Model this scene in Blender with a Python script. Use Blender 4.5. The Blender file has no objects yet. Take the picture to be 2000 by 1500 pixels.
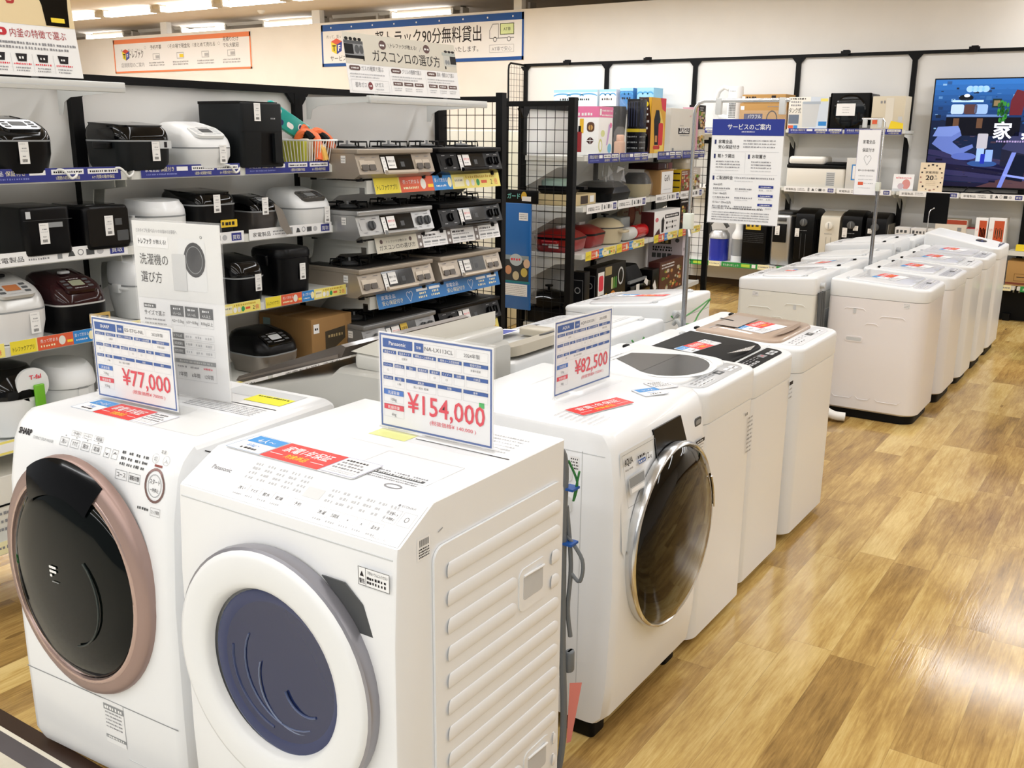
import bpy, bmesh, math, random
from mathutils import Vector, Matrix
sc = bpy.context.scene
col = sc.collection
rnd = random.Random(7)
R = math.radians
# ---------------------------------------------------------------- camera, world, light, exposure
def make_camera():
    y, p, r = R(33.269), R(14.914), R(-0.58)
    cy, sy, cp, sp = math.cos(y), math.sin(y), math.cos(p), math.sin(p)
    fwd = Vector((-sy * cp, cy * cp, -sp)); right = Vector((cy, sy, 0)); down = fwd.cross(right)
    c, s = math.cos(r), math.sin(r)
    r2 = right * c + down * s; d2 = right * -s + down * c
    m = Matrix(((r2.x, -d2.x, -fwd.x, 0), (r2.y, -d2.y, -fwd.y, 0), (r2.z, -d2.z, -fwd.z, 1.75), (0, 0, 0, 1)))
    cam = bpy.data.cameras.new('camera'); ob = bpy.data.objects.new('camera', cam); col.objects.link(ob)
    ob.matrix_world = m
    cam.sensor_width = 36; cam.lens = 36 * 1915.044 / 2000
    cam.shift_x = -6.75 / 2000; cam.shift_y = 17.5 / 2000
    cam.clip_end = 100; cam.clip_start = .05
    sc.camera = ob
make_camera()
w = bpy.data.worlds.new('world'); sc.world = w; w.use_nodes = True
w.node_tree.nodes['Background'].inputs[0].default_value = (.95, .97, 1, 1)
w.node_tree.nodes['Background'].inputs[1].default_value = .25
sc.view_settings.view_transform = 'Standard'; sc.view_settings.look = 'None'
sc.view_settings.exposure = 0.1; sc.view_settings.gamma = 1; sc.view_settings.use_curve_mapping = False
def area(x, y, z, sx, sy, power, colr=(.975, .985, 1)):
    l = bpy.data.lights.new('ceiling_tube_row', 'AREA'); l.shape = 'RECTANGLE'; l.size = sx; l.size_y = sy
    l.energy = power; l.color = colr
    o = bpy.data.objects.new('ceiling_tube_row', l); col.objects.link(o); o.location = (x, y, z)
    return o
for yy, pw in ((-5.2, 170), (-3.0, 165), (-.8, 125), (1.3, 82), (3.4, 100), (5.5, 135)): area(-3.5, yy, 3.36, 13, .22, pw)  # row farthest behind the camera is added to brighten faces turned to it
area(-7.2, 7.6, 3.36, 7.5, .22, 105); area(.9, 9.6, 3.36, 4.6, .34, 72); area(-5.6, 9.7, 3.36, 5, .22, 75); area(1.0, 10.95, 3.36, 4.2, .34, 58)
for yy in (3.4, 6.5, 9.0): area(-14, yy, 3.36, 6, .25, 80)  # extra rows over the left, added to brighten the banner wall
# ---------------------------------------------------------------- materials
def lin(h):
    h = h.lstrip('#'); v = [int(h[i:i + 2], 16) / 255 for i in (0, 2, 4)]
    return tuple(x / 12.92 if x <= .04045 else ((x + .055) / 1.055) ** 2.4 for x in v)
MATS = {}
def mat(hexc, rough=.5, metal=0, coat=0, trans=0, alpha=1, emit=0, ior=1.45):
    k = (hexc, rough, metal, coat, trans, alpha, emit)
    if k in MATS: return MATS[k]
    m = bpy.data.materials.new('m_' + hexc.lstrip('#') + '_%d' % len(MATS)); m.use_nodes = True
    b = m.node_tree.nodes['Principled BSDF']; c = lin(hexc)
    b.inputs['Base Color'].default_value = (*c, 1); b.inputs['Roughness'].default_value = rough
    b.inputs['Metallic'].default_value = metal; b.inputs['Coat Weight'].default_value = coat
    if max(c) < .03 and not metal: b.inputs['Specular IOR Level'].default_value = .22; b.inputs['Coat Weight'].default_value = coat * .35
    b.inputs['Coat Roughness'].default_value = .05; b.inputs['IOR'].default_value = ior
    b.inputs['Transmission Weight'].default_value = trans; b.inputs['Alpha'].default_value = alpha
    if emit:
        b.inputs['Emission Color'].default_value = (*c, 1); b.inputs['Emission Strength'].default_value = emit
    MATS[k] = m
    return m
def nodemat(name, fn):
    m = bpy.data.materials.new(name); m.use_nodes = True
    nt = m.node_tree; fn(nt, nt.nodes, nt.links, nt.nodes['Principled BSDF']); return m
WHITE = mat('#eceef0', .32, coat=.25)          # washer enamel
WHITE2 = mat('#e4e6e6', .4, coat=.1)
PLAST = mat('#e9ebec', .35)
OFFW = mat('#e6e3da', .45)
PAPER = mat('#f2f2f2', .6)
LGREY = mat('#c9ccce', .45)
MGREY = mat('#8d9092', .5)
DGREY = mat('#4a4c4e', .5)
BLACK = mat('#060608', .32)
BLKG = mat('#040405', .1, coat=.8)
BLKM = mat('#08090a', .55)
POSTB = mat('#0a0b0d', .5)
CHROME = mat('#d6d8da', .22, 1)
STEEL = mat('#b9babb', .35, .85)
ACRYL = mat('#ffffff', .06, alpha=.07)
INK = mat('#2a2628', .6); INKG = mat('#8c8c90', .6); INKL = mat('#b9babd', .6)
BLUE = mat('#0d4f9e', .5); NAVY = mat('#232f7d', .5); NAVYD = mat('#1b2560', .5)
RED = mat('#e0262a', .5); PRED = mat('#e0374a', .5); YEL = mat('#f2d52c', .5); ORG = mat('#dd5f3c', .5)
SKYB = mat('#2f86cf', .5); GRN = mat('#2e9a55', .5)
# ---------------------------------------------------------------- mesh builder
def rrect(w, d, r, n=5, cx=0, cy=0):
    if not isinstance(r, (tuple, list)): r = (r,) * 4     # front-left, front-right, back-right, back-left
    out = []
    for (sx, sy, a0, q) in ((-1, -1, 180, r[0]), (1, -1, 270, r[1]), (1, 1, 0, r[2]), (-1, 1, 90, r[3])):
        q = max(q, .0004); ox, oy = cx + sx * (w / 2 - q), cy + sy * (d / 2 - q)
        for i in range(n + 1):
            a = R(a0 + 90 * i / n); out.append((ox + q * math.cos(a), oy + q * math.sin(a)))
    return out
class MB:
    def __init__(s): s.V = []; s.F = []; s.I = []; s.m = []; s.M = None
    def mi(s, m):
        if m not in s.m: s.m.append(m)
        return s.m.index(m)
    def add(s, vs, fs, m):
        o = len(s.V); k = s.mi(m)
        s.V += [tuple(s.M @ Vector(v)) for v in vs] if s.M is not None else [tuple(v) for v in vs]
        for f in fs: s.F.append([i + o for i in f]); s.I.append(k)
        return s
    def loft(s, secs, m, c0=True, c1=True, closed=True):
        n = len(secs[0]); vs = [p for q in secs for p in q]; fs = []
        for a in range(len(secs) - 1):
            for i in range(n if closed else n - 1):
                j = (i + 1) % n; fs.append((a * n + i, a * n + j, (a + 1) * n + j, (a + 1) * n + i))
        if c0: fs.append(list(range(n))[::-1])
        if c1: fs.append([(len(secs) - 1) * n + i for i in range(n)])
        return s.add(vs, fs, m)
    def box(s, x0, y0, z0, x1, y1, z1, m):
        v = [(x, y, z) for z in (z0, z1) for x, y in ((x0, y0), (x1, y0), (x1, y1), (x0, y1))]
        return s.add(v, [(3, 2, 1, 0), (4, 5, 6, 7), (0, 1, 5, 4), (1, 2, 6, 5), (2, 3, 7, 6), (3, 0, 4, 7)], m)
    def rbox(s, cx, cy, z0, w, d, h, m, r=.015, e=.006, n=4, top=None):
        e = min(e, h / 2.01, w / 2.01, d / 2.01); r = max(r, e + .0005) if not isinstance(r, (tuple, list)) else tuple(max(q, e + .0005) for q in r)
        et = min(e if top is None else top, h - e)
        S = []
        def ring(i, z):
            rr = tuple(max(q - i, .0004) for q in r) if isinstance(r, (tuple, list)) else max(r - i, .0004)
            S.append([(x, y, z) for x, y in rrect(w - 2 * i, d - 2 * i, rr, n, cx, cy)])
        for a in (0, 45, 90): ring(e * (1 - math.sin(R(a))), z0 + e * (1 - math.cos(R(a))))
        for a in (90, 60, 30, 0): ring(et * (1 - math.sin(R(a))), z0 + h - et * (1 - math.cos(R(a))))
        return s.loft(S, m)
    def stack(s, secs, m, n=6, c0=True, c1=True):   # secs: (z, w, d, r, cx, cy)
        return s.loft([[(x, y, q[0]) for x, y in rrect(q[1], q[2], q[3], n, *(q[4:6] if len(q) > 4 else (0, 0)))] for q in secs], m, c0, c1)
    def cyl(s, p0, p1, r, m, r1=None, n=16, c=True):
        p0, p1 = Vector(p0), Vector(p1); r1 = r if r1 is None else r1
        z = (p1 - p0).normalized(); x = z.orthogonal().normalized(); y = z.cross(x)
        S = [[p + (x * math.cos(2 * math.pi * i / n) + y * math.sin(2 * math.pi * i / n)) * q for i in range(n)] for p, q in ((p0, r), (p1, r1))]
        return s.loft(S, m, c, c)
    def tube(s, pts, r, m, n=8, closed=False):
        P = [Vector(p) for p in pts]; S = []; N = len(P); x = None
        for i in range(N):
            a = P[(i - 1) % N] if (closed or i) else P[0]; b = P[(i + 1) % N] if (closed or i < N - 1) else P[-1]
            z = (b - a).normalized()
            x = z.orthogonal().normalized() if x is None else (x - z * x.dot(z)).normalized()
            y = z.cross(x); S.append([P[i] + (x * math.cos(2 * math.pi * k / n) + y * math.sin(2 * math.pi * k / n)) * r for k in range(n)])
        if closed: S.append(S[0])
        return s.loft(S, m, not closed, not closed)
    def hose(s, pts, r, m, n=8, k=6):
        P = [Vector(p) for p in pts]; Q = []
        for i in range(len(P) - 1):
            a, b, c, d = P[max(i - 1, 0)], P[i], P[i + 1], P[min(i + 2, len(P) - 1)]
            for j in range(k):
                t = j / k; Q.append(.5 * (2 * b + (c - a) * t + (2 * a - 5 * b + 4 * c - d) * t * t + (3 * b - 3 * c + d - a) * t ** 3))
        return s.tube(Q + [P[-1]], r, m, n)
    def lathe(s, prof, m, c=(0, 0, 0), axis='z', n=32, sx=1, sy=1, cap=True):
        S = []
        for r, h in prof:
            q = []
            for i in range(n):
                a = 2 * math.pi * i / n; u, v = r * math.cos(a) * sx, r * math.sin(a) * sy
                q.append((c[0] + u, c[1] + v, c[2] + h) if axis == 'z' else ((c[0] + u, c[1] - h, c[2] + v) if axis == 'y' else (c[0] + h, c[1] + u, c[2] + v)))
            S.append(q)
        return s.loft(S, m, cap is True, bool(cap))
    def prism(s, poly, O, U, V, depth, m):
        O, U, V = Vector(O), Vector(U), Vector(V); N = U.cross(V)
        a = [O + U * u + V * v for u, v in poly]
        return s.loft([[p - N * depth for p in a], a], m)
    def sph(s, c, r, m, n=12, sz=1):
        return s.lathe([(r * math.sin(math.pi * i / 8) + .0002, -r * sz * math.cos(math.pi * i / 8)) for i in range(9)], m, c, n=n)
    def print(s, O, U, V): return Pr(s, O, U, V)
    def build(s, name, parent=None, angle=32):
        me = bpy.data.meshes.new(name); me.from_pydata(s.V, [], s.F); bm = bmesh.new(); bm.from_mesh(me); bmesh.ops.recalc_face_normals(bm, faces=bm.faces); bm.to_mesh(me); bm.free()
        for m in s.m: me.materials.append(m)
        me.polygons.foreach_set('material_index', s.I); me.update()
        me.shade_smooth(); me.set_sharp_from_angle(angle=R(angle))
        o = bpy.data.objects.new(name, me); col.objects.link(o)
        if parent is not None: o.parent = parent
        return o
TXT = {}
def glyphs(t, bold):
    if any(ord(ch) > 0x2000 for ch in t): bold *= .4      # the fallback face closes up when thickened
    k = (t, bold)
    if k not in TXT:
        c = bpy.data.curves.new('t', 'FONT'); c.body = t; c.size = 1; c.resolution_u = 2; c.offset = bold; c.fill_mode = 'FRONT'
        o = bpy.data.objects.new('t', c); m = bpy.data.meshes.new_from_object(o)
        vs = [(v.co.x, v.co.y) for v in m.vertices]; fs = [list(p.vertices) for p in m.polygons]
        bpy.data.objects.remove(o); bpy.data.curves.remove(c); bpy.data.meshes.remove(m)
        TXT[k] = (vs, fs, min(v[0] for v in vs), max(v[0] for v in vs))
    return TXT[k]
class Pr:       # flat printing on a face: metres in u, v
    def __init__(s, b, O, U, V):
        s.b = b; s.O = Vector(O); s.U = Vector(U).normalized(); s.V = Vector(V).normalized(); s.N = s.U.cross(s.V)
    def pt(s, u, v, l): return s.O + s.U * u + s.V * v + s.N * (.0005 * l)
    def poly(s, pts, m, l=1): s.b.add([s.pt(u, v, l) for u, v in pts], [list(range(len(pts)))], m); return s
    def rect(s, u0, v0, u1, v1, m, l=1): return s.poly(((u0, v0), (u1, v0), (u1, v1), (u0, v1)), m, l)
    def frame(s, u0, v0, u1, v1, t, m, l=1):
        s.rect(u0, v0, u1, v0 + t, m, l); s.rect(u0, v1 - t, u1, v1, m, l); s.rect(u0, v0 + t, u0 + t, v1 - t, m, l); return s.rect(u1 - t, v0 + t, u1, v1 - t, m, l)
    def rr(s, u0, v0, u1, v1, r, m, l=1): return s.poly(rrect(u1 - u0, v1 - v0, r, 4, (u0 + u1) / 2, (v0 + v1) / 2), m, l)
    def ell(s, u, v, a, b, m, l=1, n=20): return s.poly([(u + a * math.cos(2 * math.pi * i / n), v + b * math.sin(2 * math.pi * i / n)) for i in range(n)], m, l)
    def ring(s, u, v, a, b, t, m, l=1, n=24, a0=0, a1=360):
        vs = []; N = n
        for i in range(N + 1):
            q = R(a0 + (a1 - a0) * i / N); vs += [s.pt(u + a * math.cos(q), v + b * math.sin(q), l), s.pt(u + (a - t) * math.cos(q), v + (b - t) * math.sin(q), l)]
        s.b.add(vs, [(2 * i + 1, 2 * i, 2 * i + 2, 2 * i + 3) for i in range(N)], m); return s
    def text(s, t, u, v, h, m, al='c', fit=None, bold=0, l=2, sk=0):
        vs, fs, x0, x1 = glyphs(t, bold); k = h; kx = h
        if fit: kx = fit / (x1 - x0)
        off = {'c': -(x0 + x1) / 2, 'l': -x0, 'r': -x1}[al]
        s.b.add([s.pt(u + (x + off + sk * y) * kx, v + y * k, l) for x, y in vs], fs, m); return s
    def dash(s, u0, v, u1, h, m, l=2, gap=.35, sq=1.0):   # a line of writing too small to read
        u = u0; w = h * sq
        while u < u1 - w * .3:
            q = w * rnd.uniform(.5, .95); s.rect(u, v + h * rnd.uniform(0, .12), min(u + q, u1), v + h * rnd.uniform(.8, 1), m, l); u += w * (1 + gap * rnd.random())
        return s
    def line(s, u0, v0, u1, v1, t, m, l=2):
        d = Vector((u1 - u0, v1 - v0)).normalized() * (t / 2); n = (-d.y, d.x)
        return s.poly(((u0 - n[0], v0 - n[1]), (u1 - n[0], v1 - n[1]), (u1 + n[0], v1 + n[1]), (u0 + n[0], v0 + n[1])), m, l)
FRONT = ((1, 0, 0), (0, 0, 1)); TOP = ((1, 0, 0), (0, 1, 0)); RIGHT = ((0, 1, 0), (0, 0, 1)); LEFT = ((0, -1, 0), (0, 0, 1))
# ---------------------------------------------------------------- things
def tag(o, label, cat, group=None):
    o['label'] = label; o['category'] = cat
    if group: o['group'] = group
    return o
def thing(name, label, cat, loc=(0, 0, 0), rz=0, group=None):
    o = bpy.data.objects.new(name, None); col.objects.link(o); o.empty_display_size = .1
    o.location = loc; o.rotation_euler = (0, 0, R(rz)); return tag(o, label, cat, group)
def solo(mb, name, label, cat, loc=(0, 0, 0), rz=0, group=None, rx=0, ry=0):
    o = mb.build(name); o.location = loc; o.rotation_euler = (R(rx), R(ry), R(rz)); return tag(o, label, cat, group)
def struct(mb, name):
    o = mb.build(name); o['kind'] = 'structure'; return o
def copy_tree(o, label, loc, rz=None, group=None):
    c = o.copy(); col.objects.link(c); c.location = loc
    if rz is not None: c.rotation_euler = (0, 0, R(rz))
    c['label'] = label
    if group: c['group'] = group
    for ch in list(o.children):
        d = ch.copy(); col.objects.link(d); d.parent = c
        for g in list(ch.children):
            e = g.copy(); col.objects.link(e); e.parent = d
    return c
# ---------------------------------------------------------------- the room
def floor_nodes(nt, N, L, b):
    def n(t, **k):
        q = N.new(t)
        for a, v in k.items(): setattr(q, a, v)
        return q
    def mth(op, a, c=None, d=None):
        q = n('ShaderNodeMath', operation=op)
        for i, v in enumerate((a, c, d)):
            if v is None: continue
            if isinstance(v, (int, float)): q.inputs[i].default_value = v
            else: L.new(v, q.inputs[i])
        return q.outputs[0]
    tc = n('ShaderNodeTexCoord'); sp = n('ShaderNodeSeparateXYZ'); L.new(tc.outputs['Object'], sp.inputs[0])
    X, Y = sp.outputs[0], sp.outputs[1]
    cx = mth('DIVIDE', X, .152); ci = mth('FLOOR', cx); cf = mth('FRACT', cx)
    wn = n('ShaderNodeTexWhiteNoise', noise_dimensions='1D'); L.new(ci, wn.inputs['W'])
    ry = mth('ADD', mth('DIVIDE', Y, .92), wn.outputs['Value']); ri = mth('FLOOR', ry); rf = mth('FRACT', ry)
    cb = n('ShaderNodeCombineXYZ'); L.new(ci, cb.inputs[0]); L.new(ri, cb.inputs[1])
    w2 = n('ShaderNodeTexWhiteNoise', noise_dimensions='2D'); L.new(cb.outputs[0], w2.inputs['Vector'])
    # grain coordinates, shifted plank by plank
    g = n('ShaderNodeCombineXYZ'); L.new(mth('MULTIPLY', X, 1.0), g.inputs[0]); L.new(mth('MULTIPLY', Y, .13), g.inputs[1]); L.new(mth('MULTIPLY', w2.outputs['Value'], 37), g.inputs[2])
    n1 = n('ShaderNodeTexNoise'); n1.inputs['Scale'].default_value = 14; n1.inputs['Detail'].default_value = 8; n1.inputs['Roughness'].default_value = .62; n1.inputs['Distortion'].default_value = .5; L.new(g.outputs[0], n1.inputs['Vector'])
    g2 = n('ShaderNodeCombineXYZ'); L.new(X, g2.inputs[0]); L.new(mth('MULTIPLY', Y, .05), g2.inputs[1]); L.new(mth('MULTIPLY', w2.outputs['Value'], 91), g2.inputs[2])
    n2 = n('ShaderNodeTexNoise'); n2.inputs['Scale'].default_value = 130; n2.inputs['Detail'].default_value = 4; n2.inputs['Distortion'].default_value = .8; L.new(g2.outputs[0], n2.inputs['Vector'])
    g3 = n('ShaderNodeCombineXYZ'); L.new(X, g3.inputs[0]); L.new(mth('MULTIPLY', Y, .3), g3.inputs[1]); L.new(mth('MULTIPLY', w2.outputs['Value'], 53), g3.inputs[2])
    n3 = n('ShaderNodeTexNoise'); n3.inputs['Scale'].default_value = 7; n3.inputs['Detail'].default_value = 2; L.new(g3.outputs[0], n3.inputs['Vector'])
    v = mth('ADD', mth('MULTIPLY', n1.outputs['Fac'], .62), mth('MULTIPLY', w2.outputs['Value'], .3))
    v = mth('ADD', v, mth('MULTIPLY', mth('SUBTRACT', n2.outputs['Fac'], .5), .4))
    g4 = n('ShaderNodeCombineXYZ'); L.new(X, g4.inputs[0]); L.new(mth('MULTIPLY', Y, .2), g4.inputs[1]); L.new(mth('MULTIPLY', w2.outputs['Value'], 17), g4.inputs[2])
    n4 = n('ShaderNodeTexNoise'); n4.inputs['Scale'].default_value = 55; n4.inputs['Detail'].default_value = 6; n4.inputs['Roughness'].default_value = .7; L.new(g4.outputs[0], n4.inputs['Vector'])
    v = mth('ADD', v, mth('MULTIPLY', mth('SUBTRACT', n4.outputs['Fac'], .5), .3))
    kn = n('ShaderNodeTexVoronoi'); kn.inputs['Scale'].default_value = 5.5; L.new(g3.outputs[0], kn.inputs['Vector'])
    v = mth('SUBTRACT', v, mth('MULTIPLY', mth('LESS_THAN', kn.outputs['Distance'], .07), .22))
    v = mth('ADD', v, mth('MULTIPLY', mth('SUBTRACT', n3.outputs['Fac'], .5), .42))
    cr = n('ShaderNodeValToRGB'); e = cr.color_ramp.elements
    e[0].position = .2; e[0].color = (*lin('#86683a'), 1); e[1].position = .75; e[1].color = (*lin('#e0c585'), 1)
    q = e.new(.38); q.color = (*lin('#ab884e'), 1); q = e.new(.53); q.color = (*lin('#c6a562'), 1)
    L.new(v, cr.inputs[0])
    # seams
    sx = mth('LESS_THAN', mth('ABSOLUTE', mth('SUBTRACT', cf, .5)), .493); sy = mth('LESS_THAN', mth('ABSOLUTE', mth('SUBTRACT', rf, .5)), .4985)
    seam = mth('MULTIPLY', sx, sy)
    mx = n('ShaderNodeMix', data_type='RGBA'); L.new(mth('ADD', mth('MULTIPLY', seam, .3), .7), mx.inputs['Factor'])
    mx.inputs[6].default_value = (*lin('#5a4022'), 1); L.new(cr.outputs[0], mx.inputs[7]); L.new(mx.outputs[2], b.inputs['Base Color'])
    b.inputs['Roughness'].default_value = .12; b.inputs['Specular IOR Level'].default_value = .5
    bp = n('ShaderNodeBump'); bp.inputs['Strength'].default_value = .09; bp.inputs['Distance'].default_value = .004
    L.new(mth('ADD', n2.outputs['Fac'], mth('MULTIPLY', seam, 1.0)), bp.inputs['Height']); L.new(bp.outputs[0], b.inputs['Normal'])
def speck_nodes(c0, c1, scale, rough):
    def f(nt, N, L, b):
        tc = N.new('ShaderNodeTexCoord'); t = N.new('ShaderNodeTexNoise'); t.inputs['Scale'].default_value = scale; t.inputs['Detail'].default_value = 3
        L.new(tc.outputs['Object'], t.inputs['Vector']); r = N.new('ShaderNodeValToRGB'); L.new(t.outputs['Fac'], r.inputs[0]); L.new(r.outputs[0], b.inputs['Base Color'])
        r.color_ramp.elements[0].position = .3; r.color_ramp.elements[0].color = (*lin(c0), 1); r.color_ramp.elements[1].position = .7; r.color_ramp.elements[1].color = (*lin(c1), 1)
        b.inputs['Roughness'].default_value = rough
    return f
WOOD = nodemat('wood_planks', floor_nodes); WALLM = nodemat('painted_wall', speck_nodes('#efebe4', '#f3efe8', 3, .8))
CEILM = nodemat('ceiling_board', speck_nodes('#d8cfc4', '#ded6cc', 2, .9)); LINO = nodemat('linoleum', speck_nodes('#cfc8b6', '#d8d2c2', 30, .35))
b = MB(); b.box(-24, 1.375, -.1, 7, 17, 0, WOOD); struct(b, 'floor')
b = MB(); b.box(-24, -6, -.1, 7, 1.255, 0, LINO); struct(b, 'floor_aisle')
b = MB(); b.box(-24, 1.325, -.1, 7, 1.375, .0012, mat('#3b2a22', .4)); b.box(-24, 1.312, -.1, 7, 1.325, .0016, mat('#e8e2d2', .4)); b.box(-24, 1.255, -.1, 7, 1.312, .0008, mat('#5a5558', .4)); struct(b, 'trim_1')
b = MB(); b.box(-24, -6, 3.46, 7, 17, 3.56, CEILM); struct(b, 'ceiling')
b = MB(); b.box(-24, 11.25, 0, 7, 11.4, 3.272, WALLM); struct(b, 'wall_back')
b = MB(); b.box(-24, 11.235, 0, 7, 11.25, .27, mat('#6b5030', .5)); struct(b, 'floor_band_back')  # brown band added for the wood floor seen under the shelves
b = MB(); b.box(-24, 16.6, 0, 7, 16.8, 3.46, WALLM); struct(b, 'wall_far')
b = MB(); b.box(6.8, -6, 0, 7, 11.25, 3.46, WALLM); struct(b, 'wall_right')
for k, (x, s) in enumerate(((-11.0, .1), (-14.5, .1), (-7.42, .06))):
    b = MB(); b.box(x - s / 2 - .03, 11.27, 3.272, x + s / 2 + .03, 11.37, 3.46, PLAST); struct(b, 'trim_%d' % (k + 2))
# fluorescent fixtures: the ones the photograph shows over the partition
TUBE = mat('#fffbf6', .4, emit=14); FIXT = mat('#d8d2c6', .5); FIXD = mat('#8e8474', .7)
def lamp(x, y, lab, lit=True, ln=1.17):
    t = thing('fluorescent_light', lab, 'ceiling light', (x, y, 3.46), 0, 'tube lights on the ceiling')
    b = MB(); b.prism([(-.045, -.05), (.045, -.05), (.07, 0), (-.07, 0)], (-ln / 2, 0, 0), (0, 1, 0), (0, 0, 1), ln, FIXT if lit else FIXD); b.build('housing', t)
    if lit:
        for q in (-.05, .05):
            b = MB(); b.cyl((-ln / 2 + .04, q, -.075), (ln / 2 - .04, q, -.075), .024, TUBE, n=10); b.build('tube', t)
    for q in (-1, 1):
        b = MB(); b.box(q * (ln / 2 - .02) - .02, -.075, -.1, q * (ln / 2 - .02) + .02, .075, -.02, FIXT); b.build('end_socket', t)
    return t
for k in range(6): lamp(-15.9 + 1.32 * k, 9.75, 'lit tube light in the near ceiling row, %s from the left sign' % ('first', 'second', 'third', 'fourth', 'fifth', 'sixth')[k])
for x, lit, lab in ((-17.0, 1, 'short lit tube light seen above the left end of the orange banner'), (-15.6, 0, 'unlit fixture in the far ceiling row above the orange banner'), (-14.25, 1, 'lit tube light behind the thin white column'),
                    (-12.2, 1, 'lit tube light left of the blue bordered banner'), (-10.9, 0, 'unlit fixture above the left end of the blue bordered banner'), (-9.5, 1, 'lit tube light above the middle of the blue bordered banner'), (-8.2, 0, 'unlit fixture above the right end of the blue bordered banner')):
    lamp(x, 11.95, lab, lit)
b = MB(); b.lathe([(.001, -.05), (.03, -.045), (.05, -.02), (.055, 0)], PLAST, (0, 0, 0)); solo(b, 'smoke_detector', 'small round smoke detector on the ceiling above the partition', 'smoke detector', (-11.75, 10.9, 3.46))
# ---------------------------------------------------------------- logo of the shop, used on several signs
def cube_logo(p, u, v, s):
    p.poly([(u - s * .5, v + s * .3), (u, v + s * .1), (u, v - s * .5), (u - s * .45, v - s * .3)], mat('#f0dc3a', .5), 2)
    p.poly([(u, v + s * .1), (u + s * .5, v + s * .3), (u + s * .45, v - s * .3), (u, v - s * .5)], mat('#2b3fa0', .5), 2)
    p.poly([(u - s * .5, v + s * .3), (u, v + s * .1), (u + s * .5, v + s * .3), (u, v + s * .5)], mat('#dd5a3c', .5), 2)
    p.text('T', u - s * .23, v - s * .28, s * .5, INK, bold=.03, l=3); p.text('F', u + s * .23, v - s * .28, s * .5, PAPER, bold=.03, l=3)
# banners on the back wall
def banner(name, lab, x0, x1, z0, z1, edge, tt, bt, side):
    b = MB(); w, h = x1 - x0, z1 - z0; b.box(0, -.012, 0, w, .0, h, PAPER); p = b.print((0, -.012, 0), *FRONT)
    p.rect(0, h - tt, w, h, edge); p.rect(0, 0, w, bt, edge); p.rect(w - side, 0, w, h, edge); p.rect(0, 0, side, h, edge)
    o = (b, p, w, h, name, lab, x0, z0); return o
def done(o): return solo(o[0], o[4], o[5], 'banner', (o[6], 11.249, o[7]))
o = banner('wall_banner', 'orange bordered store banner high on the back wall', -15.85, -12.38, 2.67, 3.222, mat('#f08a5a', .6), .07, .03, .03); p, w, h = o[1:4]
p.text('売って、買って、うれしい', .5, h - .2, .05, INKG); cube_logo(p, .33, .3, .19); p.text('トレファク', .62, .25, .14, INK, fit=.38, bold=.02); p.text('店頭買取のご案内', .5, .1, .08, INKG)
for k, (t1, t2) in enumerate((('予約不要', ''), ('その場で現金化', ''), ('まとめて売れる', ''), ('見積りだけ', 'でも大歓迎'))):
    u = 1.15 + .62 * k; p.text(t1, u, h - .18 + (.06 if t2 else 0), .075, INK); p.ring(u - .28, h - .15, .025, .025, .006, INKL)
    if t2: p.text(t2, u, h - .21, .075, INK)
    p.frame(u - .09, .2, u + .09, .3, .012, INKL); p.rect(u - .02, .22, u + .08, .27, YEL if k == 1 else INKL); p.dash(u - .2, .14, u + .2, .025, INKG); p.dash(u - .2, .1, u + .2, .025, INKG)
done(o)
o = banner('wall_banner', 'large blue bordered banner about free truck rental on the back wall', -10.87, -7.3, 2.655, 3.24, BLUE, .09, .045, .03); p, w, h = o[1:4]
p.text('売って、買って、うれしい', .4, h - .19, .05, INKG); cube_logo(p, .3, .28, .22); p.text('トレファク', .68, .22, .15, INK, fit=.42, bold=.02); p.text('サービスのご案内', .5, .08, .085, INK)
p.text('軽トラック90分無料貸出', 1.05, .27, .22, INK, 'l', fit=1.85, bold=.015); p.text('お買い上げの商品の配送に無料で貸出いたします。', 1.05, .13, .085, INK, 'l', fit=1.8)
p.frame(3.03, .1, 3.42, .2, .006, INKL); p.text('AT車で安心', 3.225, .125, .06, INKG); p.rect(3.2, .32, 3.42, .46, mat('#dfeeb0', .6)); p.frame(3.2, .32, 3.42, .46, .008, INKG); p.text('AT車', 3.31, .37, .05, INK)
p.poly([(3.03, .28), (3.03, .38), (3.08, .46), (3.18, .46), (3.18, .28)], INKG, 2); p.poly([(3.04, .285), (3.04, .375), (3.085, .45), (3.172, .45), (3.172, .285)], PAPER, 3); p.line(3.03, .28, 3.42, .28, .01, INKG)
for q in (3.12, 3.34): p.ell(q, .265, .032, .032, INKG, 3); p.ell(q, .265, .02, .02, PAPER, 4)
for k in range(9): p.ell(.2 + k * .4, h - .045, .012, .012, PAPER, 2)
done(o)
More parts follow.
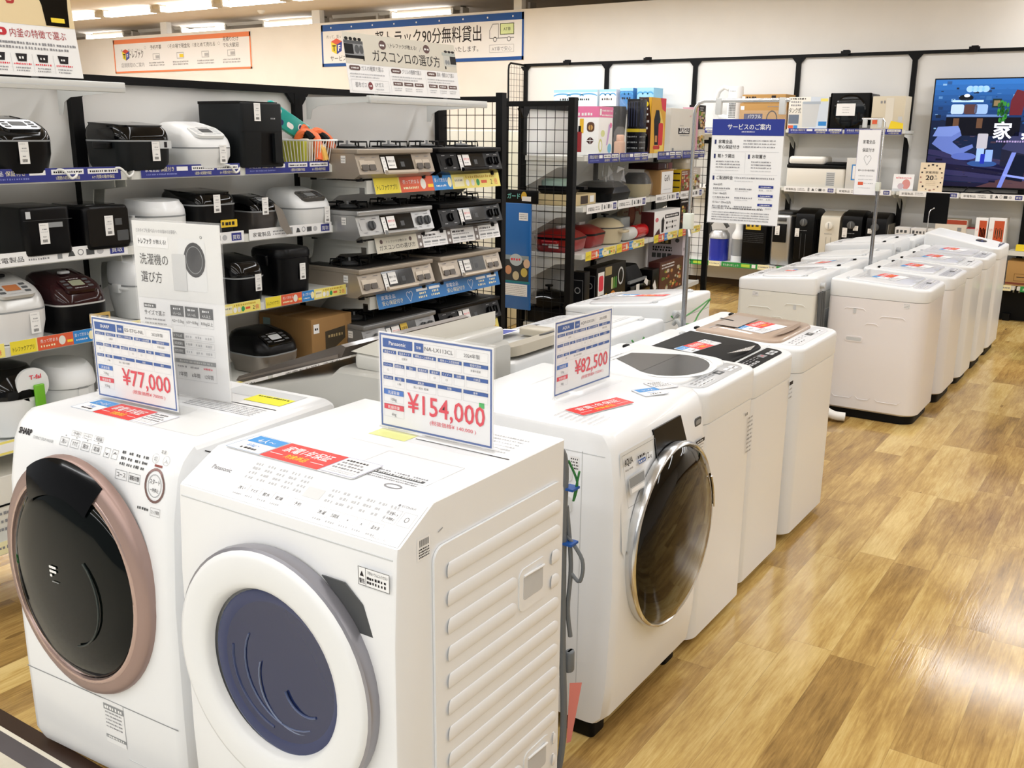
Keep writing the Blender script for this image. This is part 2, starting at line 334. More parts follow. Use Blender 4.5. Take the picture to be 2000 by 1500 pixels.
# ---------------------------------------------------------------- cards lying on the washers
REDP = mat('#e3322c', .45); BLUP = mat('#2f8fd6', .45); GOLD = mat('#ffd23a', .5)
def red_panel(p, u0, v0, u1, v1, l=1):
    w, h = u1 - u0, v1 - v0
    p.rect(u0, v0, u1, v1, REDP, l); p.text('家電1年保証', (u0 + u1) / 2, v0 + h * .5, h * .4, PAPER, fit=w * .78, bold=.02, l=l + 1)
    p.text('対象商品', (u0 + u1) / 2, v0 + h * .17, h * .26, GOLD, fit=w * .36, bold=.02, l=l + 1)
    p.rect(u0 + w * .04, v0 + h * .26, u0 + w * .26, v0 + h * .285, PAPER, l + 1); p.rect(u0 + w * .74, v0 + h * .26, u0 + w * .96, v0 + h * .285, PAPER, l + 1)
def blue_panel(p, u0, v0, u1, v1, t='4人〜', kg='8.0kg〜', l=1):
    w, h = u1 - u0, v1 - v0
    p.rect(u0, v0, u1, v1, PAPER, l); p.frame(u0, v0, u1, v1, w * .012, mat('#7fa6cc', .5), l + 1); p.rect(u0 + w * .1, v0 + h * .55, u0 + w * .97, v0 + h * .96, BLUP, l + 1)
    p.text(t, (u0 + u1) / 2 + w * .05, v0 + h * .62, h * .26, PAPER, fit=w * .5, l=l + 2); p.text(kg, u0 + w * .5, v0 + h * .3, h * .2, SKYB, fit=w * .35, l=l + 2); p.dash(u0 + w * .3, v0 + h * .12, u0 + w * .75, h * .09, INK, l + 2)
def white_panel(p, u0, v0, u1, v1, l=1):
    w, h = u1 - u0, v1 - v0
    p.rect(u0, v0, u1, v1, PAPER, l); p.frame(u0, v0, u1, v1, w * .012, mat('#9a9ec4', .5), l + 1)
    for k in range(4): p.dash(u0 + w * .1, v0 + h * (.78 - .16 * k), u0 + w * (.75 if k < 2 else .9), h * .08, INKG if k else INK, l + 2)
    for k in range(2): p.dash(u0 + w * .1, v0 + h * (.18 - .08 * k), u0 + w * .9, h * .03, INKL, l + 2)
def card(kind, lab, loc, rz, w=.3, d=.085, ry=0, rx=0, **k):
    b = MB(); b.stack([(0, w, d, .006), (.0012, w, d, .006)], PAPER, 3); p = b.print((-w / 2, -d / 2, .0012), *TOP)
    if kind == 'strip':
        blue_panel(p, 0, 0, w * .28, d, **k); red_panel(p, w * .285, 0, w * .74, d); white_panel(p, w * .745, .003, w, d)
    elif kind == 'red': red_panel(p, 0, 0, w, d)
    elif kind == 'blue': blue_panel(p, 0, 0, w, d, **k)
    elif kind == 'white': white_panel(p, 0, 0, w, d)
    elif kind == 'far':
        blue_panel(p, 0, d * .5, w * .36, d, **k); red_panel(p, w * .4, d * .42, w, d); white_panel(p, w * .02, 0, w * .6, d * .4)
    return solo(b, 'warranty_card', lab, 'card', loc, rz, 'warranty cards on the washers', rx, ry)
# ---------------------------------------------------------------- standing price sign in an acrylic stand
def price_sign(lab, loc, rz, maker, model, year, price, net, wash, dry, w=.325, h=.238, eco=False):
    t = thing('price_sign', lab, 'price sign', loc, rz, 'price signs on the front loading washers')
    b = MB(); b.box(-w / 2 - .003, .001, 0, w / 2 + .003, .0035, h + .006, ACRYL); b.box(-w / 2 - .003, -.004, 0, w / 2 + .003, -.0022, h + .006, ACRYL)
    b.box(-w / 2 - .003, -.045, 0, w / 2 + .003, .06, .003, ACRYL); b.build('acrylic_stand', t)
    b = MB(); b.box(-w / 2, -.0015, .008, w / 2, .0005, h, PAPER); p = b.print((-w / 2, -.0015, .008), *FRONT); h -= .008
    p.frame(.003, .003, w - .003, h - .003, .0045, BLUE)
    W, m, g = w, .013, .006; y = h - .014
    p.rect(m, y - .021, m + .088, y, BLUE, 2); p.text(maker, m + .044, y - .0145, .013, PAPER, l=3, bold=.01)
    p.rect(m + .094, y - .021, m + .12, y, BLUE, 2); p.text('型番', m + .107, y - .0135, .007, PAPER, l=3)
    p.frame(m + .12, y - .021, m + .208, y, .0005, INKL, 2); p.text(model, m + .164, y - .015, .013, DGREY, l=3, fit=min(.08, .0085 * len(model)))
    p.frame(m + .212, y - .021, W - m, y, .0005, INKL, 2); p.text(year, (m + .212 + W - m) / 2, y - .015, .011, DGREY, l=3)
    def row(y, cells, hh=.0085, tot=.026):
        x = m; S = sum(c[0] for c in cells); full = W - 2 * m - .005 * (len(cells) - 1)
        for c in cells:
            cw = full * c[0] / S; p.frame(x, y - tot, x + cw, y, .0005, INKL, 2); p.rect(x, y - hh, x + cw, y, BLUE, 2)
            p.text(c[1], x + cw / 2, y - hh * .8, hh * .75, PAPER, fit=min(cw * .8, hh * .7 * len(c[1])), l=3)
            if len(c) > 2: p.text(c[2], x + cw / 2, y - tot * .72, .006, DGREY, l=3, fit=min(cw * .85, .0055 * len(c[2])))
            x += cw + .005
    row(y - .027, ((3, '商品サイズ'), (3, '製品タイプ', '左開き'), (5, '標準コース使用水量'), (5, '標準コース目安時間'), (5, '電気代目安', '洗濯の目安')))
    row(y - .058, ((2, 'インバーター', '○'), (2, '自動投入'), (2, '温水'), (2, '乾燥方式'), (2, '槽洗浄', '○'), (2, 'ナノイー', '○'), (2, '除菌'), (4, '付属品'))) 
    row(y - .089, ((2, 'お手入れ'), (2, '保証', '1年'), (6, '運転音', '洗い 脱水 乾燥'), (4.6, '状態'), (4.6, '備考')))
    y2 = y - .121
    p.rect(m, y2 - .013, m + .06, y2, mat('#2f6fc4', .5), 2); p.text('洗濯容量', m + .03, y2 - .0105, .009, PAPER, l=3); p.frame(m, y2 - .031, m + .06, y2, .0005, INKL, 2); p.text(wash, m + .03, y2 - .027, .01, DGREY, l=3)
    p.rect(m, y2 - .049, m + .06, y2 - .036, PRED, 2); p.text('乾燥容量', m + .03, y2 - .0465, .009, PAPER, l=3); p.frame(m, y2 - .067, m + .06, y2 - .036, .0005, INKL, 2); p.text(dry, m + .03, y2 - .063, .01, DGREY, l=3)
    pf = .0275 * len(price); p.text(price, W - m - .008 - pf / 2, y2 - .046, .064, PRED, fit=pf, bold=.01, l=3)
    p.text('(税抜価格¥ ' + net + ' )', W * .66, y2 - .066, .012, PRED, l=3, fit=.13)
    if eco: p.rect(W - m - .024, y2 - .004, W - m - .01, y2 + .008, mat('#3cb55a', .5), 2)
    b.build('printed_sheet', t)
    return t
# ---------------------------------------------------------------- front loading washers
def side_loft(b, prof, w, m, insets=((.03, 0), (.012, .006), (.004, .016), (0, .035))):
    # prof: list of (y, z, kind) ; rounded towards both sides. kind 'f' front, 't' top, 'b' other
    S = []
    for dlt, x in insets: S.append([(-w / 2 + x, y + (dlt if 'f' in k else 0), z - (dlt * .5 if 't' in k else 0)) for y, z, k in prof])
    for q in S[::-1][:len(S)]: pass
    S2 = [[(-x, y, z) for x, y, z in s] for s in S[::-1]]
    b.loft(S + S2, m)
def ringdoor(b, prof, m, c, n=56, sx=1, sy=1, cap=False): b.lathe(prof, m, c, 'y', n, sx, sy, 'end' if cap else False)
GLASSD = mat('#070b0a', .06, coat=.35)
# 1 rose gold trimmed washer (left)
t = thing('front_loading_washer', 'white front loading washer with a rose gold ring around its black door', 'washing machine', (-2.245, 1.69, 0), 3)
b = MB(); D = .33
prof = [(-.28, .012, 'f'), (-.32, .02, 'f'), (-.337, .06, 'f'), (-.338, .3, 'f'), (-.335, .6, 'f'), (-.318, .82, 'f'), (-.295, .93, 'f'), (-.275, .972, 'ft'), (-.25, .994, 'ft'), (-.225, 1.003, 't'), (.27, 1.003, 't'), (.285, .993, 't'), (.285, .03, 'b')]
side_loft(b, prof, .655, WHITE)
for x0, x1, zz in ((-.31, .31, .262),): b.box(x0, -.3389, zz - .0012, x1, -.3375, zz + .0012, MGREY)
b.box(-.32, -.3335, .705, -.2, -.332, .707, LGREY); b.box(.1, -.338, .1, .285, -.3368, .102, LGREY)
i0 = len(b.V); p = b.print((-.3275, 0, .86), *FRONT)
p.text('SHARP', .06, .088, .02, INK, fit=.055, bold=.04); p.text('COMPACT DRUM WASHER', .14, .083, .01, MGREY, fit=.085)
for k, tx in enumerate(('洗い', 'すすぎ', '脱水', '乾燥')):
    u = .225 + .043 * k; p.frame(u - .017, .084, u + .017, .104, .001, MGREY, 2); p.text(tx, u, .09, .012, INK, fit=.022); p.ell(u, .1085, .002, .0015, MGREY)
for k, tx in enumerate(('予約', 'ヒーター', '風乾燥')): p.frame(.245 + .045 * k, .112, .28 + .045 * k, .124, .0008, INKG, 2); p.text(tx, .2625 + .045 * k, .1145, .009, INK, fit=.024)
for k in range(2):
    u = .395 + .03 * k; p.frame(u - .011, .082, u + .011, .104, .001, MGREY, 2); p.line(u - .005, .093, u, .088 if k == 0 else .098, .0016, INK); p.line(u, .088 if k == 0 else .098, u + .005, .093, .0016, INK)
for r_ in range(3):
    for c_ in range(4): p.dash(.45 + .026 * c_, .1 - .013 * r_, .468 + .026 * c_, .007, DGREY)
p.frame(.44, .038, .483, .062, .0012, MGREY, 2); p.text('コース', .4615, .045, .015, INK, fit=.032); p.frame(.489, .038, .532, .062, .0012, MGREY, 2); p.text('運転切替', .5105, .045, .013, INK, fit=.036, bold=.02)
p.ring(.585, .045, .036, .042, .006, mat('#8f7470', .3, .6), 2); p.ring(.585, .045, .024, .028, .0015, MGREY, 2); p.text('スタート', .585, .049, .015, INK, fit=.036); p.text('一時停止', .585, .03, .011, INK, fit=.03)
for q, tx in ((.57, '切'), (.608, '入')): p.ring(q, .107, .012, .011, .001, INKL, 2); p.text(tx, q, .102, .012, MGREY)
p.text('電源', .592, .121, .009, INK); p.rect(.573, .0895, .6, .0945, mat('#8c4a44', .5), 2)
p.dash(.53, -.02, .57, .007, DGREY); p.frame(.577, -.028, .612, -.008, .0008, INKG, 2); p.text('ロック解除', .5945, -.022, .01, INK, fit=.028)
surf = lambda z: -.335 + (z - .6) * .0773 if z < .82 else (-.318 + (z - .82) * .209 if z < .93 else -.295 + (z - .93) * .476)
b.V[i0:] = [(x, y + surf(z) - .0006, z) for x, y, z in b.V[i0:]]
p = b.print((-.3275, -.3386, 0), *FRONT)
p.rect(.345, .13, .425, .262, mat('#e9eaeb', .4)); p.rect(.345, .232, .425, .25, MGREY, 2); p.dash(.35, .236, .42, .009, PAPER, 3)
for k in range(5): p.dash(.35, .222 - .011 * k, .415, .005, INKG)
p.rect(.345, .145, .425, .155, MGREY, 2); p.dash(.35, .147, .42, .006, PAPER, 3)
p = b.print((.3277, -.25, .98), (0, 1, 0), (0, 0, 1)); p.line(.05, 0, .09, -.02, .003, INK)
b.build('body', t)
b = MB(); p = b.print((-.3, -.2, 1.0031), *TOP)      # printing and inlays on the lid
p.rect(.25, .02, .58, .2, WHITE2); p.line(.28, .3, .58, .3, .004, INK)
for k in range(6): p.dash(.3, .28 - .012 * k, .56, .005, INKG)
p.rect(.3, .37, .56, .45, LGREY); p.rect(.42, .335, .56, .40, mat('#e9e52e', .5), 2); p.dash(.43, .385, .55, .008, INK, 3)
b.build('top_print', t)
# door
ROSE = mat('#a58d86', .4, .55); ROSE2 = mat('#bfa69e', .25, .7)
b = MB(); c = (-.022, -.325, .608); sz = 1.16
ringdoor(b, [(.287, 0), (.286, .02), (.281, .03), (.268, .036), (.252, .04)], ROSE, c, sy=sz)
ringdoor(b, [(.252, .04), (.247, .044), (.242, .043), (.239, .036)], ROSE2, c, sy=sz); dr = b.build('door', t, 50); dr['label'] = 'round door with a rose gold ring'
b = MB(); ringdoor(b, [(.239, .034), (.23, .045), (.195, .06), (.13, .073), (.06, .08), (.002, .081)], GLASSD, c, sy=sz, cap=True)
b.tube([(c[0] + .03 + .12 * math.cos(R(q)), c[1] - .075 + .0 * q, c[2] - .02 + .14 * math.sin(R(q))) for q in range(-80, 60, 10)], .003, mat('#2a3230', .3), 6)
p = b.print((c[0], c[1] - .083, c[2]), *FRONT)
for k in range(7): p.rr(-.016 + .009 * (k % 3) - .004, .05 - .012 * (k // 3), -.011 + .009 * (k % 3), .057 - .012 * (k // 3), .002, PAPER)
p.rect(-.014, .012, .012, .0145, MGREY); b.build('door_glass', dr, 60)['label'] = 'black domed door glass'
b = MB(); P0 = []      # black inlay at the top of the ring, where the door is pulled
for i in range(15):
    a = R(58 + 64 * i / 14); P0.append((a, ))
V1 = [(c[0] + r_ * math.cos(a[0]), c[1] - h_, c[2] + r_ * sz * math.sin(a[0])) for r_, h_ in ((.2855, .0285), (.277, .0335), (.262, .0415), (.238, .0515), (.208, .06)) for a in P0]
b.add(V1, [(k * 15 + i, k * 15 + i + 1, (k + 1) * 15 + i + 1, (k + 1) * 15 + i) for k in range(4) for i in range(14)], BLKG); b.build('door_handle', dr, 60)['label'] = 'black pull inlay at the top of the ring'
for q in (-.24, .24):
    b = MB(); b.cyl((q, -.2, 0), (q, -.2, .035), .03, BLKM); b.build('foot', t)
    b = MB(); b.cyl((q, .2, 0), (q, .2, .035), .03, BLKM); b.build('foot', t)
# 2 white washer with a white door ring and blue glass (middle)
WARMSIDE = WHITE
t = thing('front_loading_washer', 'white front loading washer with a white door ring around blue tinted glass', 'washing machine', (-1.41, 1.585, 0), 0)
b = MB(); w = .62
prof = [(-.285, .06, 'f'), (-.31, .1, 'f'), (-.318, .4, 'f'), (-.314, .8, 'f'), (-.303, .982, 'f'), (-.3, .999, 'f'), (-.2, 1.055, 't'), (-.19, 1.06, 't'), (.3, 1.06, 't'), (.3, .06, 'b')]
side_loft(b, prof, w, WHITE, ((.006, 0), (.002, .002), (0, .006)))
b.box(-w / 2 + .01, -.3045, .975, w / 2 - .01, -.3015, .978, LGREY)
b.box(-.3, -.3165, .13, .3, -.3155, .132, LGREY)
# control panel, sloping
p = b.print((-w / 2, -.3, .9997), (1, 0, 0), (0, .1, .056)); L_ = math.hypot(.1, .056)
p.rect(.004, .004, w - .004, L_ - .004, mat('#f4f5f6', .25, coat=.4)); p.text('Panasonic', .075, .062, .016, INKG, fit=.06, bold=.02)
for r_ in range(4):
    for c_ in range(5): p.dash(.15 + .036 * c_, .1 - .013 * r_, .172 + .036 * c_, .0075, INKL)
p.rect(.325, .056, .372, .083, mat('#d2d4d4', .4), 2)
for r_ in range(3):
    for c_ in range(6): p.dash(.385 + .031 * c_, .085 - .014 * r_, .405 + .031 * c_, .0075, INKL)
for k, tx in enumerate(('洗い', 'すすぎ', '脱水', '乾燥')): p.frame(.15 + .037 * k, .026, .186 + .037 * k, .046, .0006, INKL, 2); p.text(tx, .168 + .037 * k, .031, .01, INK, fit=.02); p.dash(.155 + .037 * k, .016, .18 + .037 * k, .005, INKL)
p.frame(.312, .026, .352, .046, .0006, INKL, 2); p.text('予約', .332, .031, .01, INK)
for k, tx in enumerate(('洗濯', '洗濯乾燥', 'v', 'ʌ', '温水泡')): p.frame(.385 + .035 * k, .022, .418 + .035 * k, .044, .0006, INKL, 2); p.text(tx, .4015 + .035 * k, .028, .01, INK, fit=.02 if k in (0, 1, 4) else None); p.dash(.39 + .035 * k, .012, .412 + .035 * k, .005, INKL)
for k in range(2): p.frame(.543 + .036 * k, .05, .574 + .036 * k, .084, .0008, INKL, 2)
p.text('スタート', .5585, .068, .01, INK, fit=.022); p.text('一時停止', .5585, .057, .008, INK, fit=.02); p.ring(.5945, .067, .005, .006, .001, INK, 3); p.text('● ECONAVI', .575, .093, .008, INKG); p.text('NA-LX113C', .565, .008, .008, INKL)
# caution label on the front
p = b.print((-w / 2, -.3112, .9), *FRONT); p.rect(.53, .012, .608, .05, mat('#f4f5f6', .5)); p.frame(.53, .012, .608, .05, .0009, INK, 2); p.line(.549, .012, .549, .05, .0008, INK); p.text('警告', .5395, .017, .011, INK, fit=.014, bold=.03); p.poly([(.5345, .031), (.5445, .031), (.5395, .042)], INK, 2)
p.text('子供をドラムに入らせない', .5785, .038, .008, INK, fit=.05); p.dash(.552, .027, .603, .006, INK); p.dash(.552, .018, .6, .006, INK)
# lid printing
p = b.print((-w / 2, -.2, 1.0602), *TOP)
p.line(.16, .06, .2, .22, .0012, LGREY); p.line(.2, .22, .34, .22, .0012, LGREY); p.line(.05, .07, .16, .06, .001, LGREY)
p.frame(.345, .065, .555, .2, .0012, LGREY); p.rect(.37, .075, .54, .085, DGREY, 2); p.dash(.375, .077, .535, .006, PAPER, 3)
for k in range(4): p.dash(.35 + .05 * k, .092, .39 + .05 * k, .006, INKG)
for k in range(2): p.dash(.37, .062 - .01 * k, .54, .005, INKG)
p.ring(.5, .03, .022, .012, .004, INKG, 2); p.rect(.2, .33, .25, .345, LGREY); p.rect(.22, .27, .33, .325, mat('#e9ec8a', .5)); 
for k in range(6): p.dash(.34, .43 - .02 * k, .57, .006, INKL)
p.line(.34, .3, .6, .3, .004, INK)
p = b.print((w / 2 + .0003, -.3, 0), *RIGHT); p.rect(.055, .955, .095, 1.0, PAPER)
for k in range(10): p.rect(.062 + .003 * k, .982, .0632 + .003 * k, .996, INK, 2)
for k in range(4): p.dash(.06, .975 - .0055 * k, .092, .0035, INK)
p.line(.12, .994, .135, .999, .002, MGREY)
b.build('body', t)
# ribbed side panel
b = MB(); X = w / 2 + .0005; y0, y1, z0, z1 = -.2, .292, .075, .965
b.prism(rrect(y1 - y0, z1 - z0, .03, 5, (y0 + y1) / 2, (z0 + z1) / 2), (X + .006, 0, 0), (0, 1, 0), (0, 0, 1), .0055, WHITE)
def rib(y0, y1, z, hh=.017):
    n = 10; S = []
    for k in range(n + 1):
        a = math.pi * k / n; S.append([(X + .0062 + .005 * math.sin(a), yy, z + hh * math.cos(a)) for yy in (y0 + hh * (1 - math.sin(a)) * .8, y1 - hh * (1 - math.sin(a)) * .8)])
    b.add([q for s in S for q in s], [(2 * k, 2 * k + 1, 2 * k + 3, 2 * k + 2) for k in range(n)], WHITE)
for k in range(13):
    z = .905 - .062 * k
    if k in (2, 3): rib(-.165, .09, z); rib(.235, .275, z)
    elif k in (10, 11): rib(-.165 if k == 10 else -.03, .12, z); rib(.26, .278, z)
    elif k == 12: rib(-.165, -.09, z); rib(.0, .27, z)
    else: rib(-.165, .275, z)
for (yc, zc) in ((.16, .75), (.19, .262)):
    b.prism(rrect(.115, .105, .02, 5, yc, zc), (X + .0085, 0, 0), (0, 1, 0), (0, 0, 1), .004, WHITE); b.prism(rrect(.082, .062, .008, 4, yc, zc + .005), (X + .0092, 0, 0), (0, 1, 0), (0, 0, 1), .002, mat('#c4c6c8', .5)); b.tube([(X + .009, yc - .04, zc + .034), (X + .013, yc + .04, zc + .034)], .003, WHITE)
b.prism(rrect(.03, .05, .006, 4, -.06, .19), (X + .0085, 0, 0), (0, 1, 0), (0, 0, 1), .003, WHITE); b.prism(rrect(.012, .028, .002, 3, -.06, .19), (X + .0095, 0, 0), (0, 1, 0), (0, 0, 1), .002, DGREY)
b.build('side_panel', t, 40)
# door
c = (-.008, -.312, .655); b = MB()
ringdoor(b, [(.276, .0), (.28, .018), (.278, .03), (.272, .033)], mat('#98979e', .3, .5), c); ringdoor(b, [(.272, .033), (.268, .04), (.258, .043), (.225, .043), (.207, .041), (.195, .037), (.189, .03), (.185, .017)], PLAST, c); dr = b.build('door', t, 50); dr['label'] = 'white ring door with a lavender rim'
c = (c[0] + .01, c[1], c[2])
BLUEG = mat('#19254c', .07, coat=.3)
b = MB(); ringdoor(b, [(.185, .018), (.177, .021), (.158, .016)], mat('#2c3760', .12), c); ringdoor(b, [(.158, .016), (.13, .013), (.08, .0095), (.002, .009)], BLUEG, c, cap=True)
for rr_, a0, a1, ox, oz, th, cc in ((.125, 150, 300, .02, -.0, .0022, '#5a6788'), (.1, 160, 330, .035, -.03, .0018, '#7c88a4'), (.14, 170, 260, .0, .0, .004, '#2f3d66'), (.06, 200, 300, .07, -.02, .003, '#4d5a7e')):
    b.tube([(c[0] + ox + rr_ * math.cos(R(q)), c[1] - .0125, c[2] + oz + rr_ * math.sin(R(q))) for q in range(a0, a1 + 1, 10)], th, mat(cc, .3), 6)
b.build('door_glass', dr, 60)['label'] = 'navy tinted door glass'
b = MB(); b.prism([(.14, .25), (.2, .25), (.245, .215), (.285, .12), (.29, .04), (.25, .04), (.2, .2)], (c[0] - .018, -.3135, c[2]), *FRONT, .003, DGREY); b.build('door_gap', t)  # dark plate drawn in for the dark gap between door ring and body
for qx in (-.22, .22):
    for qy in (-.2, .2):
        b = MB(); b.cyl((qx, qy, 0), (qx, qy, .065), .03, BLKM); b.build('foot', t)
# 3 white washer with chrome ringed dark oval door, facing the aisle
t = thing('front_loading_washer', 'white front loading washer with a chrome rimmed smoked door facing the aisle', 'washing machine', (-1.455, 2.565, 0), 90)
b = MB(); w = .62
prof = [(-.27, .065, 'f'), (-.295, .09, 'f'), (-.308, .2, 'f'), (-.318, .5, 'f'), (-.312, .8, 'f'), (-.298, .91, 'f'), (-.28, .948, 'ft'), (-.255, .962, 't'), (-.2, .966, 't'), (.3, .97, 't'), (.3, .065, 'b')]
side_loft(b, prof, w, WHITE, ((.03, 0), (.014, .004), (.005, .014), (0, .035)))
for k, z in enumerate((.83, .735)):
    b.prism(rrect(.1, .05, .012, 4, .12, z), (-w / 2 - .003, 0, 0), (0, -1, 0), (0, 0, 1), .003, WHITE2)
for z in (.34, .25, .165): b.prism(rrect(.09, .045, .01, 4, .1, z), (-w / 2 - .003, 0, 0), (0, -1, 0), (0, 0, 1), .003, WHITE2)
b.box(-w / 2 - .0008, -.2, .065, -w / 2 + .0005, -.198, .9, LGREY); b.box(-w / 2 - .0008, -.27, .894, -w / 2 + .0005, .3, .8965, LGREY)
p = b.print((-w / 2 - .0004, .2, 0), (0, -1, 0), (0, 0, 1)); p.rect(.36, .835, .39, .88, PAPER)
for k in range(4): p.dash(.363, .87 - .009 * k, .387, .005, INK)
p = b.print((-w / 2, -.25, .9685), *TOP)
for k in range(8): p.dash(.03 + .003 * k, .035 + .02 * k, .13 + .003 * k, .004, INKL)
p.line(.3, .42, .56, .42, .002, LGREY)
b.build('body', t)
b = MB(); c = (.022, -.316, .572)
ringdoor(b, [(.28, 0), (.283, .02), (.28, .03), (.274, .033), (.27, .029)], CHROME, c, sy=1.02); dr = b.build('door', t, 60); dr['label'] = 'chrome rim of the round door'
SMOKE = mat('#0d0a07', .05, coat=.9)
b = MB(); ringdoor(b, [(.27, .028), (.255, .045), (.2, .062), (.11, .074), (.002, .078)], SMOKE, c, sy=1.02, cap=True); b.build('door_glass', dr, 60)['label'] = 'smoked brown door glass'
b = MB(); S = [[(c[0] + .245 * math.cos(R(q)) + e_ * .02, c[1] - .0505 - .0 * e_ + (.012 * e_ if e_ > 0 else -.008 * e_), c[2] + .25 * math.sin(R(q))) for q in range(6, 38, 4)] for e_ in (-1, 0, .6)]; b.loft(S, BLKG, False, False, False); b.tube([(c[0] + .222 * math.cos(R(q)), c[1] - .06, c[2] + .25 * math.sin(R(q))) for q in range(6, 38, 4)], .0025, CHROME, 6); b.build('door_handle', dr)
b = MB(); p_ = [(-.285, .905), (-.02, .905), (.03, .83), (-.05, .8), (-.12, .765), (-.2, .71), (-.285, .69)]
O = (0, -.3125, 0); U, V = (1, 0, 0), (0, .13, 1)
def slope(z): return -.3145 + max(0, z - .8) * .13
b.add([(x, -.319 + (0.0175 if z > .85 else 0), z) for x, z in [(-.285, .905), (-.045, .905), (-.045, .75), (-.13, .72), (-.2, .66), (-.27, .6), (-.285, .62)]], [list(range(7))], WHITE2)
p = b.print((-.31, -.302, .9), (1, 0, 0), (0, .1, 1)); 
b2 = p
p = b.print((-.31, -.3215, .8), (1, 0, 0), (0, .18, 1))
p.frame(.03, -.05, .238, .098, .0012, MGREY, 2); p.text('AQUA', .065, .066, .026, INK, fit=.05, bold=.02); p.dash(.04, .05, .085, .006, INKG); p.rect(.122, .05, .165, .062, BLUE, 2); p.dash(.125, .052, .162, .008, PAPER, 3); p.dash(.12, .066, .165, .009, INK); p.text('12', .18, .052, .026, INK); p.text('kg', .198, .052, .014, INK)
p.rr(.05, -.02, .15, .03, .008, LGREY, 2); p.rect(.055, .0, .145, .026, MGREY, 3); p.rect(.06, -.016, .14, -.004, PAPER, 3); b.build('detergent_drawer', t)
b = MB(); b.prism([(-.06, -.09), (-.075, .115), (.115, .115), (.15, -.02), (0.07, -.06)], (0, -.3215, .805), (1, 0, 0), (0, .18, 1), .012, mat('#030304', .28)); b.build('display_panel', t)['label'] = 'glossy black display panel'
b = MB(); b.prism(rrect(.05, .028, .01, 5, .245, .868), (0, -.305, 0), *FRONT, .01, DGREY); b.prism(rrect(.036, .014, .005, 4, .245, .868), (0, -.306, 0), *FRONT, .004, MGREY); b.build('power_button', t)
b = MB(); p = b.print((.21, -.3155, .79), *FRONT); p.rect(0, .01, .07, .022, INK); p.dash(.01, .013, .06, .006, PAPER, 2); 
for k in range(2): p.dash(0, 0 - .01 * k, .06, .005, INKG)
b.build('caution_label', t)
b = MB(); b.lathe([(.014, 0), (.013, .004), (.001, .005)], PLAST, (.25, -.3, .2), 'y', 16); b.build('filter_cap', t)
for qx in (-.25, .25):
    for qy in (-.2, .2):
        b = MB(); b.rbox(qx, qy, 0, .08, .1, .068, BLKM); b.build('foot', t)
# hose and cable hanging between washers two and three
GHOSE = mat('#6d7276', .5)
t = thing('power_cord', 'grey power cord with plug hanging between the blue windowed and the chrome rimmed washers', 'cord', (-1.185, 1.93, 0), 0)
b = MB(); b.hose([(.0, -.04, 1.0), (.035, -.01, 1.02), (.05, .02, .98), (.045, .03, .8), (.05, .03, .5), (.06, .03, .25), (.05, .02, .1), (.03, .0, .02)], .009, GHOSE); b.hose([(.05, .035, .86), (.058, .05, .7), (.055, .045, .58), (.062, .05, .5)], .006, GHOSE); b.hose([(.05, .04, .78), (.09, .05, .72), (.085, .05, .66), (.055, .05, .68)], .005, GHOSE); b.build('cable', t)
b = MB(); b.rbox(.062, .05, .4, .024, .03, .06, GHOSE); b.build('plug', t)
b = MB(); b.hose([(.055, .03, .98), (.07, .05, .92), (.06, .05, .87), (.075, .05, .95), (.066, .045, .89)], .003, mat('#2f7a3c', .5)); b.build('earth_wire', t)
for q in (.905, .76): b = MB(); b.box(.045, .02, q, .075, .055, q + .006, BLUE); b.build('cable_tie', t)
b = MB(); b.add([(.075, .03, .38), (.1, .05, .38), (.075, .045, .2), (.07, .03, .2)], [(0, 1, 2, 3)], mat('#d9837a', .6)); b.build('paper_tag', t)
# cards and price signs
card('strip', 'long card on the rose gold ringed washer, blue, red and white panels', (-2.29, 1.555, 1.0038), 2, .33, .095, t='2〜3人', kg='7.0kg')
card('strip', 'long card on the blue windowed washer, blue, red and white panels', (-1.50, 1.442, 1.0622), 0, .38, .098)
price_sign('price sign reading 77,000 yen on the rose gold ringed washer', (-2.305, 1.61, 1.0055), 3, 'SHARP', 'ES-S7G-NL', '2022年製', '¥77,000', '70000', '7.0kg', '3.5kg')
price_sign('price sign reading 154,000 yen on the blue windowed washer', (-1.335, 1.70, 1.0612), 0, 'Panasonic', 'NA-LX113CL', '2024年製', '¥154,000', '140,000', '10kg', '6kg', eco=True)
price_sign('price sign reading 82,500 yen on the chrome rimmed washer', (-1.455, 2.60, .972), 87, 'AQUA', 'AQW-DX12N', '2022年製', '¥82,500', '75000', '12kg', '6kg')
card('red', 'red warranty card on the chrome rimmed washer', (-1.32, 2.47, .9685), 75, .22, .075)
card('blue', 'blue and white household size card on the chrome rimmed washer', (-1.275, 2.71, .9672), 62, .09, .08, t='3〜4人', ry=0)
card('white', 'white notice card behind the blue card on the chrome rimmed washer', (-1.285, 2.81, .9672), 62, .08, .085)
